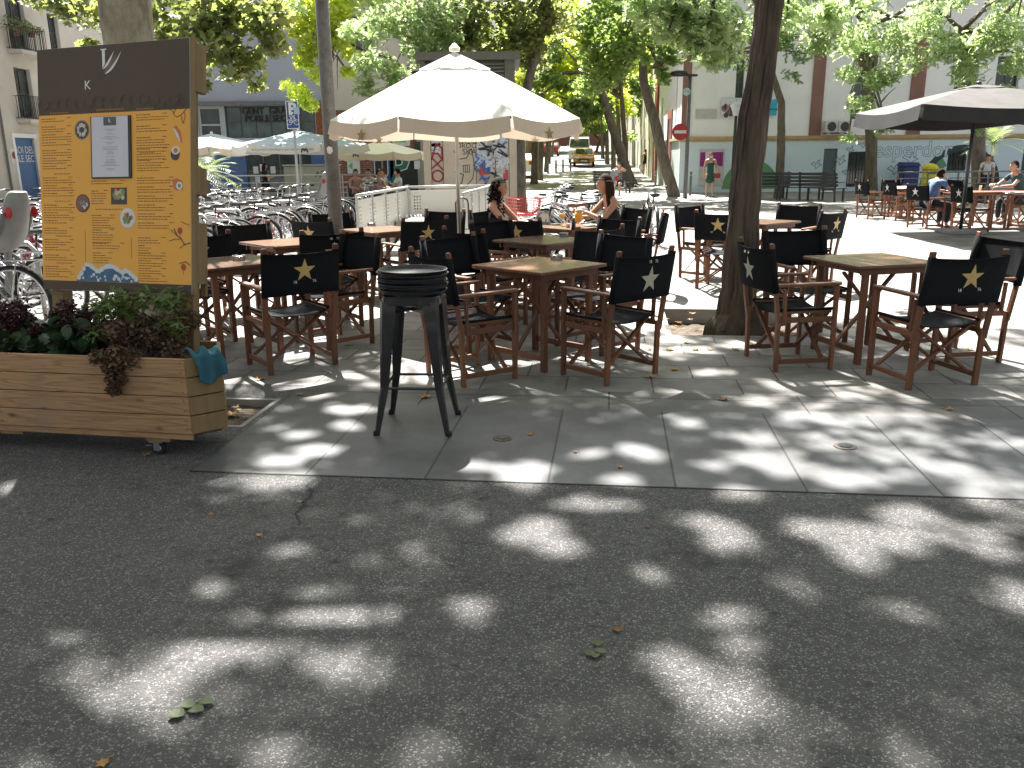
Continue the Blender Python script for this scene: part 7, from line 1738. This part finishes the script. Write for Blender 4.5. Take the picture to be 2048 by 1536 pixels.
def standJ(**k):
    J=dict(pelvis=(0,0,.93),chest=(0,.0,1.25),neck=(0,0,1.43),head=(0,.02,1.57),shL=(-.18,0,1.38),shR=(.18,0,1.38),elL=(-.23,-.03,1.10),elR=(.23,-.03,1.10),wrL=(-.22,.05,.87),wrR=(.22,.05,.87),
      hpL=(-.09,0,.90),hpR=(.09,0,.90),knL=(-.10,.06,.50),knR=(.10,-.02,.50),anL=(-.10,.10,.08),anR=(.10,-.12,.09)); J.update(k); return J
blackcl=M('black_top',(.012,.012,.014),.85); bluetee=M('light_blue_shirt',(.14,.22,.42),.85,(.11,.18,.36),8,bump=.2); greent=M('dark_green_shirt',(.045,.08,.08),.85); navy=M('dark_trousers',(.02,.022,.03),.85)
rad=math.radians
def face(deg): return rad(deg-90)
person('curly haired woman in a black strap top seated at the left of the drinks table',(-.08,10.62,-.02),face(-22),sitJ(pelvis=(0,-.06,.52),chest=(.0,-.10,.86),neck=(0,-.09,1.05),head=(.01,-.05,1.22),shL=(-.17,-.11,1.0),shR=(.17,-.09,1.0),elL=(-.22,.10,.80),elR=(.26,.12,.82),wrL=(-.10,.30,.79),wrR=(.22,.36,.80)),skinA,[('tank',blackcl),('trousers',navy)],hair_dark,'curly',(rad(12),0))
person('woman with long straight dark hair and black top, right of the drinks table',(1.30,10.90,-.02),face(-162),sitJ(pelvis=(0,-.04,.52),chest=(0,.02,.88),neck=(0,.06,1.08),head=(0,.12,1.24),shL=(-.17,.04,1.02),shR=(.17,.04,1.02),elL=(-.24,.26,.82),elR=(.24,.24,.82),wrL=(-.05,.42,.92),wrR=(.06,.42,.84),curl=.9),skinA,[('tank',blackcl),('trousers',navy)],hair_brown,'long',(rad(-10),0))
person('man with shaved head in a light blue shirt under the black parasol',(9.05,18.62,-.03),face(15),sitJ(chest=(0,.08,.88),neck=(0,.15,1.03),head=(0,.23,1.15),shL=(-.18,.13,1.0),shR=(.18,.13,1.0),elR=(.26,.30,.80),wrR=(.12,.50,.80),elL=(-.25,.30,.80),wrL=(-.12,.50,.80)),skinB,[('tee',bluetee),('trousers',navy)],hair_brown,'buzz')
person('dark haired man in a dark green shirt leaning on the table at the right edge',(11.35,19.2,.02),face(185),sitJ(chest=(0,.10,.92),neck=(0,.18,1.10),head=(0,.25,1.25),shL=(-.19,.16,1.05),shR=(.19,.16,1.05),elL=(-.26,.40,.84),wrL=(-.12,.60,.82),elR=(.26,.40,.84),wrR=(.12,.60,.86)),skinB,[('tee',greent),('trousers',navy)],hair_dark,'short')
a=Vector((P(1977,318,27.6).x,27.6,.02)); person('woman in a white top behind the railing, framed by the mural arch',a,face(-110),standJ(),skinB,[('tee',M('white_top',(.6,.6,.62),.8)),('trousers',navy)],hair_brown,'bun',s=.88)
a=G(1418,394); person('woman in a green dress and white mask walking towards the camera',a,face(-92),standJ(),skinB,[('dress',M('green_dress',(.02,.09,.07),.85))],hair_red,'bun',mask=True)
t=thing('handbag','dark red shoulder bag worn across by the woman in the green dress','bag',(a.x+.24,a.y-.12,.72)); mb=MB(); mb.box(-.13,-.05,0,.13,.05,.2); mb.build('bag_body',redpaint,t,bevel=.02); mb=MB(); mb.tube([(.1,0,.19),(.0,.02,.45),(-.3,.06,.74)],.008,6); mb.build('strap',redpaint,t)
a=G(1290,361); a.z=zst(a.y); pw_=person('woman in black shorts walking away up the street with shopping bags',a,face(88),standJ(wrL=(-.26,.02,.86),wrR=(.26,.02,.86)),skinA,[('tank',blackcl),('shorts',navy)],hair_brown,'bun')
bagm=M('pale_plastic_bag',(.6,.6,.66),.4)
for s_,lab in ((-1,'pale plastic shopping bag in the left hand of the walking woman'),(1,'pale plastic shopping bag in the right hand of the walking woman')):
    t=thing('shopping_bag',lab,'bag',(a.x+s_*.30,a.y,a.z+.38)); mb=MB(); vs=[]
    for i,(rr_,z) in enumerate(((.08,0),(.15,.06),(.16,.2),(.11,.34),(.03,.42))):
        for k in range(10): t_=2*math.pi*k/10; q=1+.12*math.sin(3*t_+i*1.7); vs.append((rr_*q*math.cos(t_),rr_*.6*q*math.sin(t_),z))
    mb.add(vs,[(i*10+k,i*10+(k+1)%10,(i+1)*10+(k+1)%10,(i+1)*10+k) for i in range(4) for k in range(10)]+[tuple(range(10))[::-1]]); mb.build('bag',bagm,t,smooth=True); mb=MB(); mb.tube([(-.02,0,.41),(-.015,0,.48),(.015,0,.48),(.02,0,.41)],.006,5); mb.build('handle',bagm,t)
a=G(1237,390); person('man seated on the bench by the street, arms raised to his face',(a.x,a.y-.12,-.03),face(-110),sitJ(elL=(-.30,.12,1.02),wrL=(-.06,.16,1.20),elR=(.32,.12,.98),wrR=(.08,.18,1.16)),skinB,[('tank',M('striped_vest',(.05,.05,.06),.8,(.4,.4,.4),30,lo=.52,hi=.56)),('shorts',navy)],hair_dark,'short')
a=Vector((P(512,380,29.0).x,30.2,0)); person('person in a black hooded top standing at the civic building door',a,face(20),standJ(wrL=(-.1,.30,1.15),wrR=(.1,.30,1.15),elL=(-.22,.12,1.08),elR=(.22,.12,1.08)),skinB,[('tee',blackcl),('shorts',navy)],hair_dark,'long',s=.86)
ppl=[(710,26,-60,'seated person with short fair hair at the far terrace, leftmost',skinB,M('pink_top',(.45,.25,.22),.8),hair_brown,'short'),(738,26.6,-100,'seated person in a pale top, second from the left at the far terrace',skinB,MATS['white_top'],hair_dark,'short'),(754,25.2,-20,'seated person in a flowered shirt at the far terrace',skinA,M('flowered_shirt',(.12,.09,.10),.8,(.4,.3,.28),30),hair_dark,'short'),(771,26.2,200,'seated person with reddish hair and a white shirt at the far terrace',skinB,MATS['white_top'],hair_red,'short'),(799,26.0,170,'seated person with dark hair and white shirt, rightmost at the far terrace',skinB,MATS['white_top'],hair_dark,'short')]
def simple_chair(x,y,deg,lab):
    t=thing('terrace_chair',lab,'chair',(x,y,0),face(deg),'metal chairs of the far terrace'); mb=MB(); mb.box(-.2,-.2,.43,.2,.2,.455); mb.build('seat',greymetal,t,bevel=.005)
    mb=MB(); mb.box(-.2,-.225,.55,.2,-.205,.82); mb.build('backrest',greymetal,t,bevel=.005)
    for a in (-1,1):
        mb=MB(); mb.tube([(a*.19,.19,0),(a*.18,.18,.43)],.011,6); mb.build('leg',steel,t); mb=MB(); mb.tube([(a*.19,-.21,0),(a*.19,-.2,.43),(a*.19,-.215,.80)],.011,6); mb.build('leg',steel,t)
for i,(px,Y,d,lab,sk,cl,hr,hs) in enumerate(ppl):
    x=P(px,350,Y).x; person(lab,(x,Y,-.04),face(d),sitJ(),sk,[('tee',cl),('trousers',navy)],hr,hs,s=.97,group=None); simple_chair(x,Y,d,('first','second','third','fourth','fifth')[i]+' metal chair from the left at the far terrace, under its sitter')
t=thing('terrace_table','small square metal table among the far seated group','table',(P(752,350,25.9).x,25.75,0)); mb=MB(); mb.box(-.35,-.35,.71,.35,.35,.74); mb.build('tabletop',greymetal,t); mb=MB(); mb.tube([(0,0,0),(0,0,.71)],.03,8); mb.build('pedestal',steel,t); mb=MB(); mb.lathe([(.22,0),(.22,.02),(.04,.04)],16); mb.build('foot',steel,t)
# ================================================================= THINGS ON THE TABLES
m,nt,b,tc=newmat('drinking_glass'); b.inputs['Base Color'].default_value=(.95,.97,.96,1); b.inputs['Roughness'].default_value=.03; b.inputs['Transmission Weight'].default_value=1; b.inputs['IOR'].default_value=1.2; b.inputs['Alpha'].default_value=.35; glassm=m
beer=M('beer',(.85,.40,.04),.15,(.7,.28,.02),8); foam=M('beer_foam',(.8,.76,.66),.8); wine=M('white_wine',(.55,.55,.18),.15)
def on(px,py,z=.76): g=G(px,py,z); return (g.x,g.y,z)
t=thing('wine_glass','stemmed glass of pale white wine on the table between the two women','glass',on(1124,452)); mb=MB(); mb.lathe([(.034,0),(.034,.003),(.004,.008),(.004,.075),(.025,.095),(.038,.13),(.036,.175),(.031,.20)],20); mb.build('glass',glassm,t,smooth=True); mb=MB(); mb.lathe([(0,.080),(.010,.081),(.0265,.0955),(.0388,.13),(.0385,.142),(0,.142)],18); mb.build('wine',wine,t,smooth=True)
t=thing('beer_glass','stemmed glass of amber beer with foam before the long haired woman','glass',on(1157,455)); mb=MB(); mb.lathe([(.036,0),(.036,.004),(.006,.012),(.006,.05),(.03,.075),(.042,.12),(.043,.175),(.039,.205)],20); mb.build('glass',glassm,t,smooth=True); mb=MB(); mb.lathe([(0,.0605),(.007,.061),(.0315,.0755),(.0435,.12),(.0442,.18),(0,.18)],18); mb.build('beer',beer,t,smooth=True); mb=MB(); mb.lathe([(.040,.1805),(.039,.204),(0,.207)],18); mb.build('foam',foam,t,smooth=True)
t=thing('bottle','small dark sauce bottle with green cap on the table between the two women','bottle',on(1147,460)); mb=MB(); mb.lathe([(.026,0),(.028,.01),(.022,.06),(.026,.075),(.014,.10),(.012,.115)],16); mb.build('bottle',M('dark_bottle',(.02,.015,.02),.2),t,smooth=True); mb=MB(); mb.lathe([(.016,.116),(.016,.135),(0,.136)],12); mb.build('cap',M('green_cap',(.12,.18,.04),.5),t)
t=thing('condiment_tin','small steel condiment pot between wine glass and dark bottle','pot',on(1136,455)); mb=MB(); mb.lathe([(.024,0),(.024,.045),(.020,.045),(.02,.01),(0,.01)],16); mb.build('pot',steel,t,smooth=True)
for (px,py,r_,lab) in ((1183,452,.10,'pale green oval plate with food in front of the long haired woman'),(1168,447,.045,'small white saucer bowl beside the beer glass'),(1112,450,.075,'black plate beside the wine glass stem')):
    t=thing('plate',lab,'plate',on(px,py)); mb=MB(); mb.lathe([(r_*.5,0),(r_*.55,.003),(r_,.014),(r_*.97,.016),(r_*.5,.006),(0,.005)],24); mb.build('dish',M('plate_%d'%px,(.02,.02,.02) if px==1112 else (.45,.55,.5),.3),t,smooth=True)
    if px==1183: mb=MB(); mb.ball((0,0,.014),(.05,.03,.012)); mb.build('food',M('food_on_plate',(.5,.35,.2),.6,(.25,.3,.1),60),t)
t=thing('menu_card','folded patterned menu card standing at the left corner of the drinks table','menu card',on(1085,449),rad(-20)); m_c=M('menu_card_print',(.62,.60,.56),.5,(.12,.16,.2),16,lo=.52,hi=.58)
mb=MB(); mb.add([(-.10,-.04,0),(.10,-.04,0),(.07,0,.16),(-.07,0,.16),(-.10,-.042,0),(.10,-.042,0),(.07,-.002,.161),(-.07,-.002,.161)],[(0,3,2,1),(4,5,6,7),(0,1,5,4),(1,2,6,5),(2,3,7,6),(3,0,4,7)]); mb.build('front_leaf',m_c,t); mb=MB(); mb.add([(-.10,.04,0),(.10,.04,0),(.07,.001,.16),(-.07,.001,.16)],[(0,1,2,3)]); mb.build('rear_leaf',m_c,t)
# glasses on the far paper covered tables
for k,(x,y,lab) in enumerate(((10.65,17.7,'left glass on the right paper covered table'),(10.9,17.9,'right glass on the right paper covered table'),(10.05,18.5,'glass of water before the man in the light blue shirt'))):
    t=thing('water_glass',lab,'glass',(x,y,.77)); mb=MB(); mb.lathe([(.025,0),(.032,.12),(.030,.12),(.024,.008),(0,.008)],16); mb.build('glass',glassm,t,smooth=True)
# ivy and flower pots on the balconies, far left
for (px,py,X_,s_,lab) in ((30,55,-20.7,.55,'leafy potted plants crowding the upper balcony at the far left'),(62,60,-20.7,.35,'darker potted plant at the right end of the upper balcony')):
    v=PX(px,py,X_); t=thing('balcony_plant',lab,'plant',(v.x,v.y,v.z-.3)); mb=MB(); mb.lathe([(.12,0),(.16,.25)],12); mb.build('pot',brick,t); me=leaves_mesh([(0,-.3,.4,s_,130),(0,.35,.35,s_,130)],SIMPLE,.09,rng2,.2,.4); me.materials.append(lf_plane_dark); o=D.objects.new('foliage',me); COL.objects.link(o); o.parent=t
